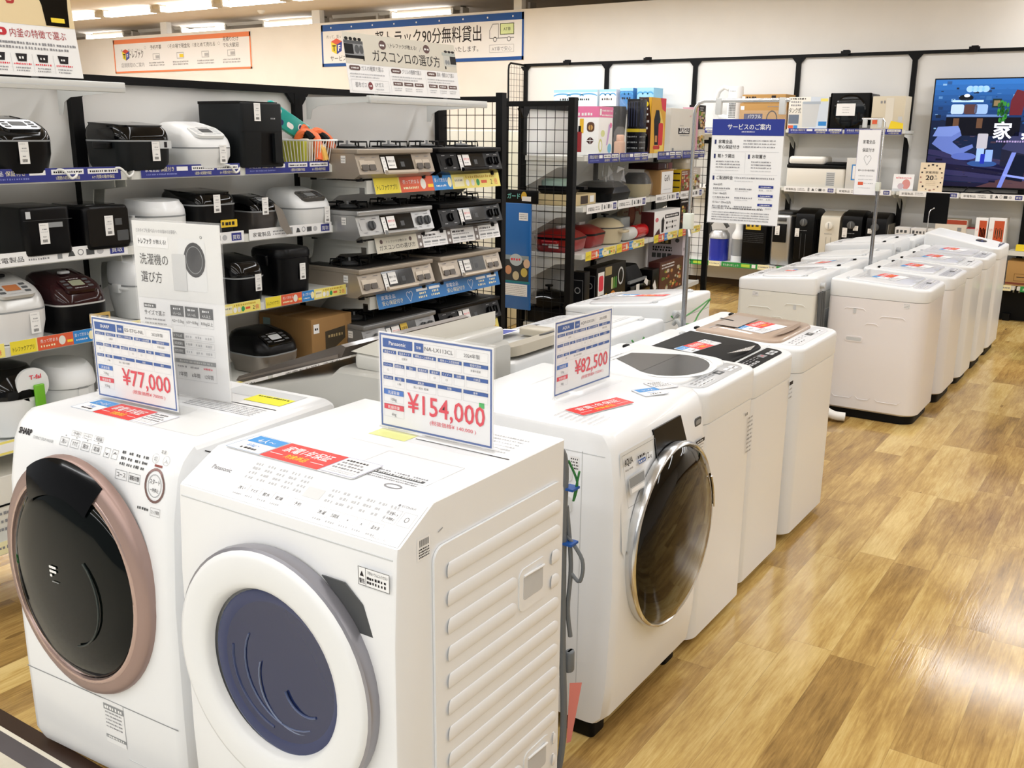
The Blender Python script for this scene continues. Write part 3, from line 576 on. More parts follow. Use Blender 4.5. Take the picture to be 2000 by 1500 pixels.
# tall guide sign behind the first price sign
t = thing('guide_sign', 'tall white washing machine guide sign in an acrylic stand behind the 77,000 yen sign', 'sign', (-2.275, 1.755, 1.0038), 8)
W, Hh = .315, .49
b = MB(); b.box(-W / 2 - .004, .0015, 0, W / 2 + .004, .004, Hh + .012, ACRYL); b.box(-W / 2 - .004, -.006, 0, W / 2 + .004, -.0035, Hh + .012, ACRYL); b.box(-W / 2 - .004, -.03, 0, W / 2 + .004, .09, .003, ACRYL); b.build('acrylic_stand', t)
b = MB(); b.box(-W / 2, -.002, .006, W / 2, .0008, Hh + .006, PAPER); p = b.print((-W / 2, -.002, .006), *FRONT); h = Hh
p.rect(0, h - .215, W, h, mat('#e9e9e7', .5)); p.text('どのタイプを選べばいいかお悩みのお客様へ', .015, h - .03, .012, INKG, 'l', fit=.15)
p.rr(.015, h - .072, .13, h - .04, .003, PAPER, 2); p.text('トレファク', .02, h - .062, .018, INK, 'l', fit=.05, bold=.05, l=3); p.text('が教える!', .075, h - .061, .014, INK, 'l', fit=.048, l=3)
p.text('洗濯機の', .02, h - .118, .034, INK, 'l', fit=.105, bold=.01); p.text('選び方', .02, h - .168, .034, INK, 'l', fit=.078, bold=.01)
p.rr(.165, h - .185, .262, h - .042, .008, mat('#e9eaea', .4), 2); p.ell(.222, h - .098, .038, .048, mat('#3a3a3e', .3), 3); p.ring(.222, h - .098, .03, .038, .002, MGREY, 4); p.rr(.14, h - .187, .19, h - .085, .003, mat('#d3d4d4', .4), 4); p.ring(.25, h - .035, .004, .004, .001, INK, 3)
y = h - .232; p.rect(.02, y - .012, .065, y, DGREY, 2); p.dash(.024, y - .009, .06, .006, PAPER, 3); p.text('サイズで選ぶ', .02, y - .032, .016, INK, 'l', fit=.078)
for k in range(2): p.dash(.02, y - .047 - .012 * k, .1, .005, INKG)
for k, (q, kg) in enumerate((('1人〜2人', '4.2〜5.5kg'), ('3人〜4人', '6.0〜8.0kg'), ('4人以上', '8.0kg以上'))):
    x = .12 + .053 * k; p.rect(x, y - .028, x + .048, y + .002, DGREY, 2); p.dash(x + .01, y - .01, x + .038, .006, PAPER, 3); p.text(q, x + .024, y - .024, .01, PAPER, fit=.03, l=3); p.frame(x, y - .055, x + .048, y - .028, .0006, INKL, 2); p.text(kg, x + .024, y - .046, .012, INK, fit=.042)
for k, tx in enumerate(('ドラム式', '縦型(乾燥付)', '縦型(簡易)')):
    y2 = y - .075 - .022 * k; p.rect(.12, y2 - .017, .162, y2, DGREY, 2); p.text(tx, .141, y2 - .012, .009, PAPER, fit=.03, l=3); p.frame(.162, y2 - .017, .272, y2, .0006, INKL, 2)
    for q in range(3): p.dash(.168 + .036 * q, y2 - .012, .19 + .036 * q, .007, INKL)
y2 = y - .15; p.rect(.12, y2 - .012, .272, y2, MGREY, 2); p.dash(.14, y2 - .009, .26, .006, PAPER, 3); p.frame(.12, y2 - .06, .272, y2, .0006, INKL, 2)
for k, tx in enumerate(('7年間', '6年間', '12年間')): p.text(tx, .148 + .048 * k, y2 - .05, .014, INK, fit=.03); p.dash(.13 + .048 * k, y2 - .025, .165 + .048 * k, .006, INKG if k < 2 else PRED)
b.build('printed_sheet', t)
# ---------------------------------------------------------------- top loading washers (front towards local -Y)
def shear(b, i0, d, drop, z0):
    for i in range(i0, len(b.V)):
        x, y, z = b.V[i]
        if z >= z0: b.V[i] = (x, y, z - drop * (d / 2 - y) / d * min(1, (z - z0) / .03))
TL = {}
def on(T, kind, lab, u, v, ang, w, d, **k):      # a card lying on the sloping lid of a washer
    zt, sl = TL[T.name]; a = T.rotation_euler.z; c, s = math.cos(a), math.sin(a)
    o = card(kind, lab, (0, 0, 0), 0, w, d, **k)
    o.matrix_world = Matrix.Translation((T.location.x + c * u - s * v, T.location.y + s * u + c * v, zt(v) + .0128)) @ Matrix.Rotation(a, 4, 'Z') @ Matrix.Rotation(math.atan(sl), 4, 'X') @ Matrix.Rotation(R(ang), 4, 'Z')
    return o
def top_loader(lab, loc, rz, w=.55, d=.56, h=.9, body=WHITE, deck=PLAST, lid=None, panel=None, deckh=.11, drop=.03, lidw=None, lf=.115, lb=.1, window=None, base=.05, side_detail=True, foot=True, rf=.075, pn='front', notch=True, crown=0, group='top loading washers', back=True, ink=True, seed=0):
    t = thing('top_loading_washer', lab, 'washing machine', loc, rz, group); g = random.Random(seed + 5)
    lid = lid or mat('#e3e5e8', .25, coat=.3); zb = h - deckh
    b = MB(); b.stack([(base, w - .03, d - .03, (rf, rf, .02, .02)), (base + .012, w, d, (rf, rf, .02, .02)), (zb - .004, w, d, (rf, rf, .02, .02)), (zb - .002, w - .006, d - .006, (rf, rf, .02, .02))], body, 8)
    if side_detail:
        for s in (-1, 1):
            U = (0, -s * -1, 0)
            f = lambda yc, zc, ww, hh, r, dep, m: b.prism(rrect(ww, hh, r, 4, yc, zc), (s * (w / 2 + dep), 0, 0), (0, s, 0), (0, 0, 1), dep + .001, m)
            f(.12 * s, h * .58, .11, .035, .016, .0025, body); f(.12 * s, h * .58, .095, .022, .01, .003, LGREY)
            f(.13 * s, h * .78, .018, .03, .003, .002, LGREY)
            for (yc, zc, a) in ((.13, h * .8, .13), (-.1, h * .76, .15), (.02, h * .7, .08)):
                b.tube([(s * w / 2, yc - a / 2, zc - .012), (s * (w / 2 + .001), yc - a / 2 + .015, zc), (s * (w / 2 + .001), yc + a / 2 - .015, zc), (s * w / 2, yc + a / 2, zc - .012)], .002, body, 5)
            for (yc, a) in ((.16, .13), (.03, .09), (-.12, .15)):
                b.tube([(s * w / 2, yc - a / 2, base + .09), (s * (w / 2 + .001), yc - a / 2 + .015, base + .075), (s * (w / 2 + .001), yc + a / 2 - .015, base + .075), (s * w / 2, yc + a / 2, base + .09)], .002, body, 5)
            p = b.print((s * (w / 2 + .0006), -d / 2 + .1 if s < 0 else -d / 2 + .1, zb - .04), (0, s, 0), (0, 0, 1))
            p.rect(min(0, s * .04), .0, max(0, s * .04), .03, PAPER)
            for k in range(3): p.dash(min(0, s * .04) + .003, .004 + .009 * k, max(0, s * .04) - .003, .005, INKG)
    if back:    # louvred back panel with ports
        for k in range(2): b.box(-w / 2 + .05, d / 2 - .001, h * .5 + .13 * k, w / 2 - .08, d / 2 + .004, h * .5 + .09 + .13 * k, WHITE2)
        b.cyl((w / 2 - .1, d / 2, h - .06), (w / 2 - .1, d / 2 + .03, h - .06), .018, LGREY)
        p = b.print((.05, d / 2 + .0045, h * .64), (-1, 0, 0), (0, 0, 1)); p.frame(-.06, 0, .06, .07, .001, INKL)
        for k in range(4): p.dash(-.055, .01 + .013 * k, .05, .007, INKL)
    b.build('body', t)
    b = MB(); i0 = 0; r = (rf, rf, .025, .025)
    S = [(zb, w + .002, d + .002, r), (zb + .012, w + .004, d + .004, r)]
    for a in (0, 30, 60, 90): S.append((h - .016 + .016 * math.sin(R(a)), w + .004 - .026 * (1 - math.cos(R(a))), d + .004 - .026 * (1 - math.cos(R(a))), r))
    b.stack(S, deck, 8); shear(b, 0, d, drop, zb + .03)
    for i, (x, y, z) in enumerate(b.V):
        if z > zb + .03 and y > d * .12: b.V[i] = (x, y, z + crown * min(1, (y - d * .12) / (d * .2)))
    b.build('top_deck', t)
    zt = lambda y: h - drop * (d / 2 - y) / d + (crown * max(0, min(1, (y - d * .12) / (d * .2))))
    sl = drop / d; lw = (lidw or w - .045); y0, y1 = -d / 2 + lf, d / 2 - lb
    b = MB()
    if crown: y1 = min(y1, d * .12)
    prof = [(-lw / 2, 0), (lw / 2, 0)]
    b.rbox(0, (y0 + y1) / 2, 0, lw, y1 - y0, .016, lid, r=(.07, .07, .012, .012), e=.004, top=.01)
    p = b.print((0, y0, .0162), *TOP)
    if notch: p.poly([(-.08, .0), (.08, .0), (.06, .03), (-.06, .03)], mat('#cfd2d5', .3), 1)
    if window == 'oval':
        p.ell(0, .13, lw * .38, .125, mat('#13120e', .25), 1, 32); p.poly([(-lw * .36, .17), (lw * .36, .17), (.06, .32), (-.06, .32)], mat('#262319', .25), 2); p.ring(0, .13, lw * .44, .15, .014, mat('#f4f5f6', .3), 2, 30, 180, 360); p.rect(-.2, .34, .12, .38, PAPER, 1)
    if window == 'slit': p.poly([(-.12, .1), (.0, .07), (.12, .1), (0, .13)], BLKG, 1)
    if ink:
        p.dash(-lw * .4, y1 - y0 - .05, lw * .1, .008, INKL); p.dash(-lw * .4, y1 - y0 - .07, 0, .006, INKL)
    for i, (x, y, z) in enumerate(b.V): b.V[i] = (x, y, z + zt(y) - .004)
    b.build('lid', t)
    # control panel
    b = MB(); pc = panel or mat('#dfe1e4', .3)
    if pn == 'front':
        b.rbox(0, -d / 2 + .068, 0, w - .09, .078, .003, pc, r=(.05, .05, .008, .008), e=.0015); p = b.print((-w / 2 + .06, -d / 2 + .035, .0032), *TOP); q = w - .12
        dk = pc == BLKM or pc == BLKG; i1 = PAPER if dk else INK; i2 = INKL if dk else INKG
        for k in range(5): p.dash(.02 + q * .1 * k, .045, .02 + q * .1 * k + .024, .006, i2); p.dash(.02 + q * .1 * k, .032, .02 + q * .1 * k + .02, .006, i2)
        for k in range(4): p.rr(.01 + .035 * k, .008, .037 + .035 * k, .022, .004, LGREY if dk else PAPER, 1); p.dash(.015 + .035 * k, .012, .033 + .035 * k, .006, INK)
        p.rr(q * .55, .02, q * .68, .05, .003, DGREY if not dk else MGREY, 1); p.text('88', q * .615, .028, .018, PRED if dk else PAPER, l=3)
        for k in range(2): p.rr(q * .74 + .045 * k, .01, q * .74 + .035 + .045 * k, .04, .006, PAPER if not dk else LGREY, 1); p.dash(q * .74 + .006 + .045 * k, .02, q * .74 + .03 + .045 * k, .007, INK)
    else:
        b.rbox(0, d / 2 - .07, 0, w - .1, .07, .003, pc, r=.01, e=.0015); p = b.print((-w / 2 + .06, d / 2 - .1, .0032), *TOP)
        for k in range(6): p.dash(.01 + .065 * k, .03, .055 + .065 * k, .007, INKG); p.rr(.01 + .065 * k, .008, .045 + .065 * k, .022, .004, PAPER)
    for i, (x, y, z) in enumerate(b.V): b.V[i] = (x, y, z + zt(y) - .0005)
    b.build('control_panel', t); TL[t.name] = (zt, drop / d)
    for s in (-1, 1):
        b = MB(); b.rbox(s * (lw / 2 - .05), y1 + .012, 0, .035, .02, .014, BLKM if seed % 2 else LGREY, r=.004)
        for i, (x, y, z) in enumerate(b.V): b.V[i] = (x, y, z + zt(y) - .003)
        b.build('hinge_cap', t)
    if base >= .045:
        b = MB(); b.stack([(0, w - .05, d - .05, (rf, rf, .02, .02)), (base + .003, w - .05, d - .05, (rf, rf, .02, .02))], BLKM, 6); b.build('plinth', t)
    return t
NEAR = 'top loading washers in the near right row'
T = top_loader('top loading washer with an oval smoked lid window beside the chrome rimmed washer', (-1.45, 3.145, 0), 90, .5, .56, .955, lid=PLAST, window='oval', panel=mat('#c6c8ca', .3, .3), lf=.1, lb=.07, drop=.02, base=.03, group=NEAR, notch=False, seed=1, deckh=.13, rf=.06)
b = MB(); p = b.print((.17, -.2835, .62), *FRONT)
for k in range(9): p.dash(0, .13 - .016 * k, .05, .008, INKG)
p.dash(-.03, .15, .0, .012, INK); b.build('sticker', T)
W = {}
T = W['black'] = top_loader('top loading washer with a black lid and black control panel', (-1.475, 3.66, 0), 90, .5, .56, .925, lid=BLKM, panel=BLKM, lf=.12, lb=.1, drop=.03, base=.03, group=NEAR, notch=False, seed=2, ink=False, deckh=.13, rf=.06)
b = MB(); b.add([(-.1, -.12, .927), (.02, -.17, .925), (.12, -.155, .926), (.03, -.14, .9262)], [(0, 1, 2, 3)], CHROME); b.add([(-.17, -.19, .916), (.2, -.19, .916), (.2, -.187, .9165), (-.17, -.187, .9165)], [(0, 1, 2, 3)], LGREY); b.build('lid_trim', T)
b = MB(); p = b.print((.19, -.2835, .66), *FRONT); p.rect(0, .1, .045, .115, INK)
for k in range(3): p.dash(0, .08 - .018 * k, .04, .008, INKG)
b.build('sticker', T)
T = W['beige'] = top_loader('top loading washer with a beige lid, last of the near right row', (-1.49, 4.285, 0), 90, .56, .58, .905, lid=mat('#b49e8c', .35, coat=.3), lf=.11, lb=.09, drop=.025, base=.03, group=NEAR, notch=False, seed=3, deckh=.13, rf=.06)
b = MB(); b.add([(-.2, -.13, .908), (.2, -.13, .908), (.12, -.155, .9072), (0, -.162, .907), (-.12, -.155, .9072)], [(4, 3, 2, 1, 0)], mat('#96806e', .35)); b.add([(-.13, .05, .9135), (.14, .05, .9135), (.14, .16, .918), (-.13, .16, .918)], [(0, 1, 2, 3)], mat('#a89c92', .4)); b.add([(-.01, .12, .917), (.01, .12, .917), (.02, .19, .92), (.0, .19, .92)], [(0, 1, 2, 3)], BLKM); b.build('lid_trim', T)
# far right row, five machines
FAR = 'top loading washers in the far right row'
DK = mat('#bfc1c6', .3)
W['f1'] = top_loader('nearest washer of the far right row, dark printed panel', (-1.425, 6.5, 0), 90, .55, .59, .885, group=FAR, panel=mat('#d2d3d8', .3), drop=.035, seed=4, base=.055, body=mat('#eae6e6', .35, coat=.2), rf=.09)
W['f2'] = top_loader('second washer of the far right row, grey rounded panel', (-1.40, 7.15, 0), 90, .54, .58, .885, group=FAR, panel=DK, drop=.03, seed=5, base=.06, body=mat('#eceaea', .35, coat=.2), lf=.14)
W['f3'] = top_loader('third washer of the far right row, rounded lid', (-1.39, 7.77, 0), 90, .55, .58, .89, group=FAR, panel=PLAST, drop=.03, seed=7, base=.045, rf=.11)
W['f4'] = top_loader('fourth washer of the far right row, grey lid with a square panel', (-1.38, 8.36, 0), 90, .53, .57, .89, group=FAR, panel=DK, lid=mat('#cfd0d4', .3), drop=.03, seed=8, base=.06)
T = top_loader('tallest washer at the end of the far right row, dark oval window in its lid', (-1.38, 8.97, 0), 90, .56, .58, .905, group=FAR, panel=mat('#565a70', .3), lid=PLAST, drop=.02, crown=.075, seed=9, base=.06, lf=.1, notch=False, window='slit')
b = MB(); b.lathe([(.15, 0), (.14, .012), (.1, .02), (.002, .022)], mat('#2a2c2c', .15, coat=.6), (0, -.06, .9), n=24, sy=.6); b.build('lid_window', T)
# far left row, facing the other aisle
FL = 'washers of the far left row, seen from behind'
W['l1'] = top_loader('nearest washer of the far left row, plain back beside the dark gap', (-2.01, 6.32, 0), -90, .54, .5, .9, group=FL, drop=.04, seed=10, base=.03, body=mat('#e4e4dd', .4), lf=.13, lb=.1, rf=.03)
W['l2'] = top_loader('second washer of the far left row with red and blue cards on its lid', (-2.0, 6.98, 0), -90, .54, .52, .9, group=FL, drop=.06, seed=11, base=.03, body=WHITE2)
top_loader('third washer of the far left row with a brown oval notch in its lid', (-2.01, 7.62, 0), -90, .54, .55, .91, group=FL, drop=.06, seed=12, base=.03, lid=WHITE2, body=WHITE2)
b_ = top_loader('fourth washer of the far left row with a raised back', (-2.01, 8.22, 0), -90, .56, .54, .955, group=FL, drop=.05, seed=13, base=.03, body=WHITE2, lid=PLAST)
top_loader('last washer of the far left row by the oil heaters', (-2.0, 8.86, 0), -90, .54, .54, .925, group=FL, drop=.05, seed=15, base=.03, body=WHITE2)
# near left row, facing the shelves
NL = 'washers of the near left row, seen from behind'
W['n4'] = top_loader('white washer at the far end of the near left row', (-2.285, 4.66, 0), -90, .58, .58, .94, group=NL, drop=.065, seed=16, base=.03, body=WHITE, deckh=.09, side_detail=False, rf=.04)
W['n3'] = top_loader('white washer behind the 82,500 yen sign in the near left row', (-2.22, 3.93, 0), -90, .6, .58, .9, group=NL, drop=.045, seed=18, base=.03, lid=WHITE2, deckh=.09, rf=.04)
BEI = mat('#b9b2a2', .4)
T = top_loader('washer with a beige hinged lid frame in the near left row', (-2.25, 3.24, 0), -90, .58, .6, .925, group=NL, drop=.05, seed=20, base=.03, lid=mat('#d8d9d6', .25, coat=.3), panel=mat('#b5b8b6', .3), deckh=.09, rf=.04, ink=False)
b = MB(); b.prism(rrect(.52, .16, .03, 5, 0, .0), (0, .22, .96), (1, 0, 0), (0, 1, .25), .035, BEI); b.rbox(-.2, .1, .925, .09, .14, .03, BEI, .02); b.rbox(.2, .1, .925, .09, .14, .03, BEI, .02); b.build('hinge_frame', T)
b = MB(); b.prism(rrect(.1, .035, .016, 5, -.12, .0), (0, .2, .9595), (1, 0, 0), (0, 1, .25), .004, DGREY); b.build('handle_notch', T)
b = MB(); p = b.print((-.22, -.08, .925), (1, 0, 0), (0, 1, .08)); p.rect(0, 0, .4, .09, PAPER); p.rect(.02, .01, .22, .08, mat('#4b57a8', .5), 2); p.rect(.24, .01, .38, .08, BLUP, 2); b.build('clear_pocket', T)
# grey washer dryer with the dark sloping lid, behind the two front loaders
GB = mat('#b9b8b2', .4, coat=.15); BRN = mat('#4d443c', .3, coat=.4)
t = thing('top_loading_washer', 'large grey washer with a dark brown sloping lid behind the front loading washers', 'washing machine', (-2.13, 2.42, 0), -90, NL)
b = MB(); w = .64
prof = [(-.35, .03, 'f'), (-.36, .06, 'f'), (-.36, .9, 'f'), (-.345, .93, 'ft'), (.08, 1.035, 't'), (.11, 1.06, 't'), (.3, 1.065, 't'), (.31, 1.05, 't'), (.31, .03, 'b')]
side_loft(b, prof, w, GB, ((.03, 0), (.012, .006), (.004, .016), (0, .035)))
p = b.print((w / 2 + .0006, -.3, .86), *RIGHT); p.rect(.04, -.08, .085, .02, PAPER)
for k in range(7): p.dash(.043, .005 - .012 * k, .082, .007, INK)
p.rect(.3, -.14, .32, -.1, INK); b.build('body', t)
b = MB(); b.rbox(0, .23, 1.06, .6, .15, .05, mat('#c4c3bd', .35, coat=.2), .025, .012); b.build('rear_housing', t)
b = MB(); pl = [(-.355, .95), (-.34, .967), (.12, 1.13), (.14, 1.125), (.12, 1.09), (-.32, .95)]
b.prism([(-y, z) for y, z in pl], (-.3, 0, 0), (0, -1, 0), (0, 0, 1), -.6, BRN) if False else b.loft([[(x, y, z) for y, z in pl[::-1]] for x in (-.31, .31)], BRN)
b.loft([[(x, y, z) for y, z in ((-.335, .955), (-.335, .96), (.11, 1.1), (.11, 1.09))] for x in (-.314, .314)], mat('#6e645a', .3)); b.build('lid', t)
b = MB(); V = Vector((0, .46, .163)).normalized(); p = b.print((-.27, -.25, 1.0), (1, 0, 0), V); p.rect(.03, .12, .5, .16, mat('#c3c58c', .4)); p.rect(.03, .17, .52, .22, mat('#7f8fb8', .2, coat=.5)); p.rect(.05, .05, .3, .1, mat('#6a6f9a', .2, coat=.5)); p.rect(.05, .24, .5, .27, mat('#b7ba8c', .4)); b.build('lid_stickers', t)
b = MB(); b.add([(-.3, .15, 1.112), (.3, .15, 1.112), (.3, .26, 1.16), (-.3, .26, 1.16), (-.3, .26, 1.11), (.3, .26, 1.11)], [(0, 1, 2, 3), (3, 2, 5, 4), (0, 3, 4), (1, 5, 2), (0, 4, 5, 1)], mat('#d8d5cb', .4)); b.build('control_panel', t)
# cards on the other washers
on(W['black'], 'strip', 'card with blue and red panels on the black lid', -.03, .03, -6, .25, .08, t='3人')
on(W['beige'], 'far', 'card with a red panel on the beige lid', -.02, -.02, -8, .24, .14)
for k, lab in (('f1', 'card on the nearest washer of the far right row'), ('f2', 'card on the second washer of the far right row'), ('f3', 'card on the third washer of the far right row'), ('f4', 'card on the fourth washer of the far right row')): on(W[k], 'far', lab, 0, 0, -8, .24, .16)
on(W['l2'], 'far', 'card on the second washer of the far left row', 0, 0, -10, .2, .13)
on(W['l1'], 'strip', 'small dark card on the nearest washer of the far left row', 0, 0, 0, .14, .06)
on(W['n4'], 'red', 'red card on the white washer at the far end of the near left row', .02, .08, 85, .2, .075)
on(W['n4'], 'blue', 'blue card on the white washer at the far end of the near left row', 0, -.06, 85, .12, .08)
on(W['n3'], 'blue', 'blue card on the washer behind the 82,500 yen sign', -.02, .05, 85, .12, .08)
b = MB(); b.hose([(-1.72, 6.16, .35), (-1.74, 6.14, .2), (-1.7, 6.1, .1), (-1.6, 6.08, .045), (-1.52, 6.1, .035)], .028, mat('#ecebe6', .5), 12); solo(b, 'drain_hose', 'white drain hose curling on the floor by the far right row', 'hose')
b = MB(); b.hose([(-1.93, 4.3, .9), (-1.9, 4.36, .86), (-1.9, 4.5, .84), (-1.92, 4.62, .87), (-1.93, 4.78, .92), (-1.92, 4.6, .9), (-1.91, 4.4, .88)], .004, mat('#3f8a3f', .5), 6); b.hose([(-1.91, 3.85, .86), (-1.9, 3.9, .82), (-1.9, 3.95, .86), (-1.91, 3.9, .8)], .004, mat('#3f8a3f', .5), 6); solo(b, 'earth_wire', 'green earth wires hanging on the backs of the near left row', 'cable')
GREYH = mat('#b8bab8', .5)
b = MB(); b.hose([(-1.9, 4.28, .9), (-1.86, 4.25, .93), (-1.84, 4.24, .85), (-1.85, 4.22, .4), (-1.85, 4.2, .05)], .012, GREYH, 8); b.hose([(-1.88, 4.22, .88), (-1.85, 4.2, .9), (-1.83, 4.2, .8), (-1.83, 4.16, .3), (-1.83, 4.16, .05)], .01, GREYH, 8); solo(b, 'water_hose', 'grey hoses looped behind the sign pole', 'hose')
b = MB()
for k in range(3): b.hose([(-1.745 , 6.1 + .04 * k, .8), (-1.735, 6.1 + .04 * k, .5), (-1.735, 6.14 + .03 * k, .1)], .012, mat('#55585a', .5), 8)
solo(b, 'water_hose', 'dark hoses in the gap between the two far rows', 'hose')
# ---------------------------------------------------------------- printed strips on the shelf edges
NAVS = mat('#2b3386', .45); CREAM = mat('#f3ecc0', .5); PALEY = mat('#f0e27a', .5)
def strip(p, kind, u0, v0, w, h, l=1):
    if kind == 'navy':
        p.rect(u0, v0, u0 + w, v0 + h, NAVS, l); p.text('家電全品', u0 + w * .04, v0 + h * .52, h * .4, PAPER, 'l', fit=w * .13, l=l + 1); p.text('保証付き', u0 + w * .185, v0 + h * .52, h * .4, CREAM, 'l', fit=w * .13, l=l + 1)
        p.dash(u0 + w * .05, v0 + h * .2, u0 + w * .34, h * .14, mat('#7f88c8', .5), l + 1)
        p.rect(u0 + w * .34, v0 + h * .5, u0 + w * .45, v0 + h * .85, PAPER, l + 1)
        for k in range(2):
            a = u0 + w * (.49 + .26 * k); p.rect(a, v0 + h * .5, a + w * .23, v0 + h * .88, PAPER, l + 1); p.dash(a + w * .015, v0 + h * .6, a + w * .215, h * .16, INK, l + 2)
            p.text(('1週間の初期動作保証', '6ヶ月間の動作保証')[k], a + w * .115, v0 + h * .14, h * .3, CREAM, fit=w * .17, l=l + 1)
    elif kind == 'kaitori':
        p.rect(u0, v0, u0 + w, v0 + h, PAPER, l); p.text('家電製品', u0 + w * .04, v0 + h * .3, h * .45, INK, 'l', fit=w * .2, l=l + 1); p.dash(u0 + w * .27, v0 + h * .55, u0 + w * .4, h * .16, INKG, l + 1); p.dash(u0 + w * .27, v0 + h * .28, u0 + w * .42, h * .16, INKG, l + 1)
        a = u0 + w * .47; s = w * .075
        p.rect(a, v0 + h * .2, a + s * .45, v0 + h * .85, MGREY, l + 1); p.poly([(a + s, v0 + h * .3), (a + s * 1.7, v0 + h * .3), (a + s * 1.5, v0 + h * .7), (a + s * 1.2, v0 + h * .75)], DGREY, l + 1)
        p.ring(a + s * 2.25, v0 + h * .55, s * .3, h * .25, s * .08, INKG, l + 1); p.rect(a + s * 2.8, v0 + h * .28, a + s * 3.6, v0 + h * .75, DGREY, l + 1); p.ell(a + s * 4.2, v0 + h * .5, s * .35, h * .25, INKL, l + 1)
        p.rect(u0 + w * .86, v0 + h * .15, u0 + w * .97, v0 + h * .85, NAVS, l + 1); p.text('買取', u0 + w * .915, v0 + h * .3, h * .45, PAPER, fit=w * .085, l=l + 2)
    elif kind == 'point':
        p.rect(u0, v0, u0 + w, v0 + h, PALEY, l); p.rect(u0, v0, u0 + w * .17, v0 + h, mat('#ecd93a', .5), l + 1); p.text('トレファクアプリ', u0 + w * .085, v0 + h * .25, h * .4, INK, fit=w * .14, l=l + 2)
        p.rect(u0 + w * .18, v0, u0 + w * .43, v0 + h, ORG, l + 1); p.text('売って貯まる', u0 + w * .26, v0 + h * .55, h * .3, PAPER, fit=w * .12, l=l + 2); p.dash(u0 + w * .2, v0 + h * .2, u0 + w * .31, h * .16, CREAM, l + 2); p.ell(u0 + w * .35, v0 + h * .5, h * .28, h * .35, OFFW, l + 2); p.rect(u0 + w * .385, v0 + h * .25, u0 + w * .425, v0 + h * .45, GOLD, l + 2)
        p.rect(u0 + w * .43, v0, u0 + w * .58, v0 + h, BLUP if 0 else SKYB, l + 1); p.text('買って貯まる', u0 + w * .49, v0 + h * .55, h * .3, PAPER, fit=w * .1, l=l + 2); p.dash(u0 + w * .45, v0 + h * .22, u0 + w * .53, h * .14, PAPER, l + 2); p.ell(u0 + w * .56, v0 + h * .5, h * .22, h * .34, CREAM, l + 2)
        p.rect(u0 + w * .6, v0 + h * .15, u0 + w * .68, v0 + h * .8, CREAM, l + 1); p.dash(u0 + w * .605, v0 + h * .5, u0 + w * .675, h * .16, INKG, l + 2); p.dash(u0 + w * .7, v0 + h * .68, u0 + w * .95, h * .2, mat('#c7a42e', .5), l + 1)
        for k, m in enumerate((PAPER, OFFW, GRN)): p.ell(u0 + w * (.71 + .045 * k), v0 + h * .38, h * .2, h * .24, m, l + 1)
        p.rect(u0 + w * .83, v0 + h * .3, u0 + w * .88, v0 + h * .5, ORG, l + 1); p.text('2', u0 + w * .92, v0 + h * .2, h * .5, INK, l=l + 1); p.text('倍', u0 + w * .96, v0 + h * .2, h * .45, PRED, l=l + 1)
    elif kind == 'gas':
        p.rect(u0, v0, u0 + w, v0 + h, PAPER, l); p.rect(u0, v0, u0 + w * .3, v0 + h, mat('#d9d4c4', .5), l + 1); p.text('ガスコンロの選び方', u0 + w * .15, v0 + h * .2, h * .34, INK, fit=w * .26, l=l + 2); p.text('トレファクが教える!', u0 + w * .15, v0 + h * .62, h * .18, INK, fit=w * .15, l=l + 2)
        for q in (.04, .25): p.ell(u0 + w * q, v0 + h * .72, h * .14, h * .14, mat('#5a4440', .5), l + 2)
        for k in range(3):
            a = u0 + w * (.3 + .235 * k); p.rect(a, v0, a + w * .04, v0 + h, mat('#7d7470', .5), l + 1); p.ell(a + w * .02, v0 + h * .25, h * .12, h * .12, PAPER, l + 2); p.rect(a + w * .01, v0 + h * .65, a + w * .03, v0 + h * .85, PAPER, l + 2)
            p.dash(a + w * .05, v0 + h * .72, a + w * .15, h * .14, INK, l + 1); p.dash(a + w * .05, v0 + h * .55, a + w * .19, h * .09, INKG, l + 1)
            for q in range(3): p.rect(a + w * (.05 + .06 * q), v0 + h * .28, a + w * (.1 + .06 * q), v0 + h * .4, MGREY, l + 1); p.dash(a + w * (.05 + .06 * q), v0 + h * .12, a + w * (.095 + .06 * q), h * .08, INKL, l + 1)
    elif kind == 'blue':
        p.rect(u0, v0, u0 + w, v0 + h, mat('#2f78bd', .45), l)
        for k in range(2):
            a = u0 + w * .5 * k; p.text('家電全品', a + w * .03, v0 + h * .58, h * .3, PAPER, 'l', fit=w * .1, l=l + 1); p.text('安心保証付き', a + w * .03, v0 + h * .2, h * .34, CREAM, 'l', fit=w * .15, l=l + 1)
            c = a + w * .235; s = h * .34
            for q in (-1, 1): p.ring(c + q * s * .45, v0 + h * .62, s * .5, s * .55, s * .1, PAPER, l + 1, 14, -10 if q > 0 else 20, 170 if q > 0 else 190)
            p.line(c - s * .92, v0 + h * .58, c, v0 + h * .12, s * .1, PAPER, l + 1); p.line(c + s * .92, v0 + h * .58, c, v0 + h * .12, s * .1, PAPER, l + 1)
            for q in range(2): p.rect(a + w * (.29 + .1 * q), v0 + h * .68, a + w * (.375 + .1 * q), v0 + h * .86, PAPER, l + 1); p.dash(a + w * (.31 + .1 * q), v0 + h * .45, a + w * (.36 + .1 * q), h * .16, CREAM, l + 1); p.dash(a + w * (.3 + .1 * q), v0 + h * .2, a + w * (.37 + .1 * q), h * .16, CREAM, l + 1)
    elif kind == 'green':
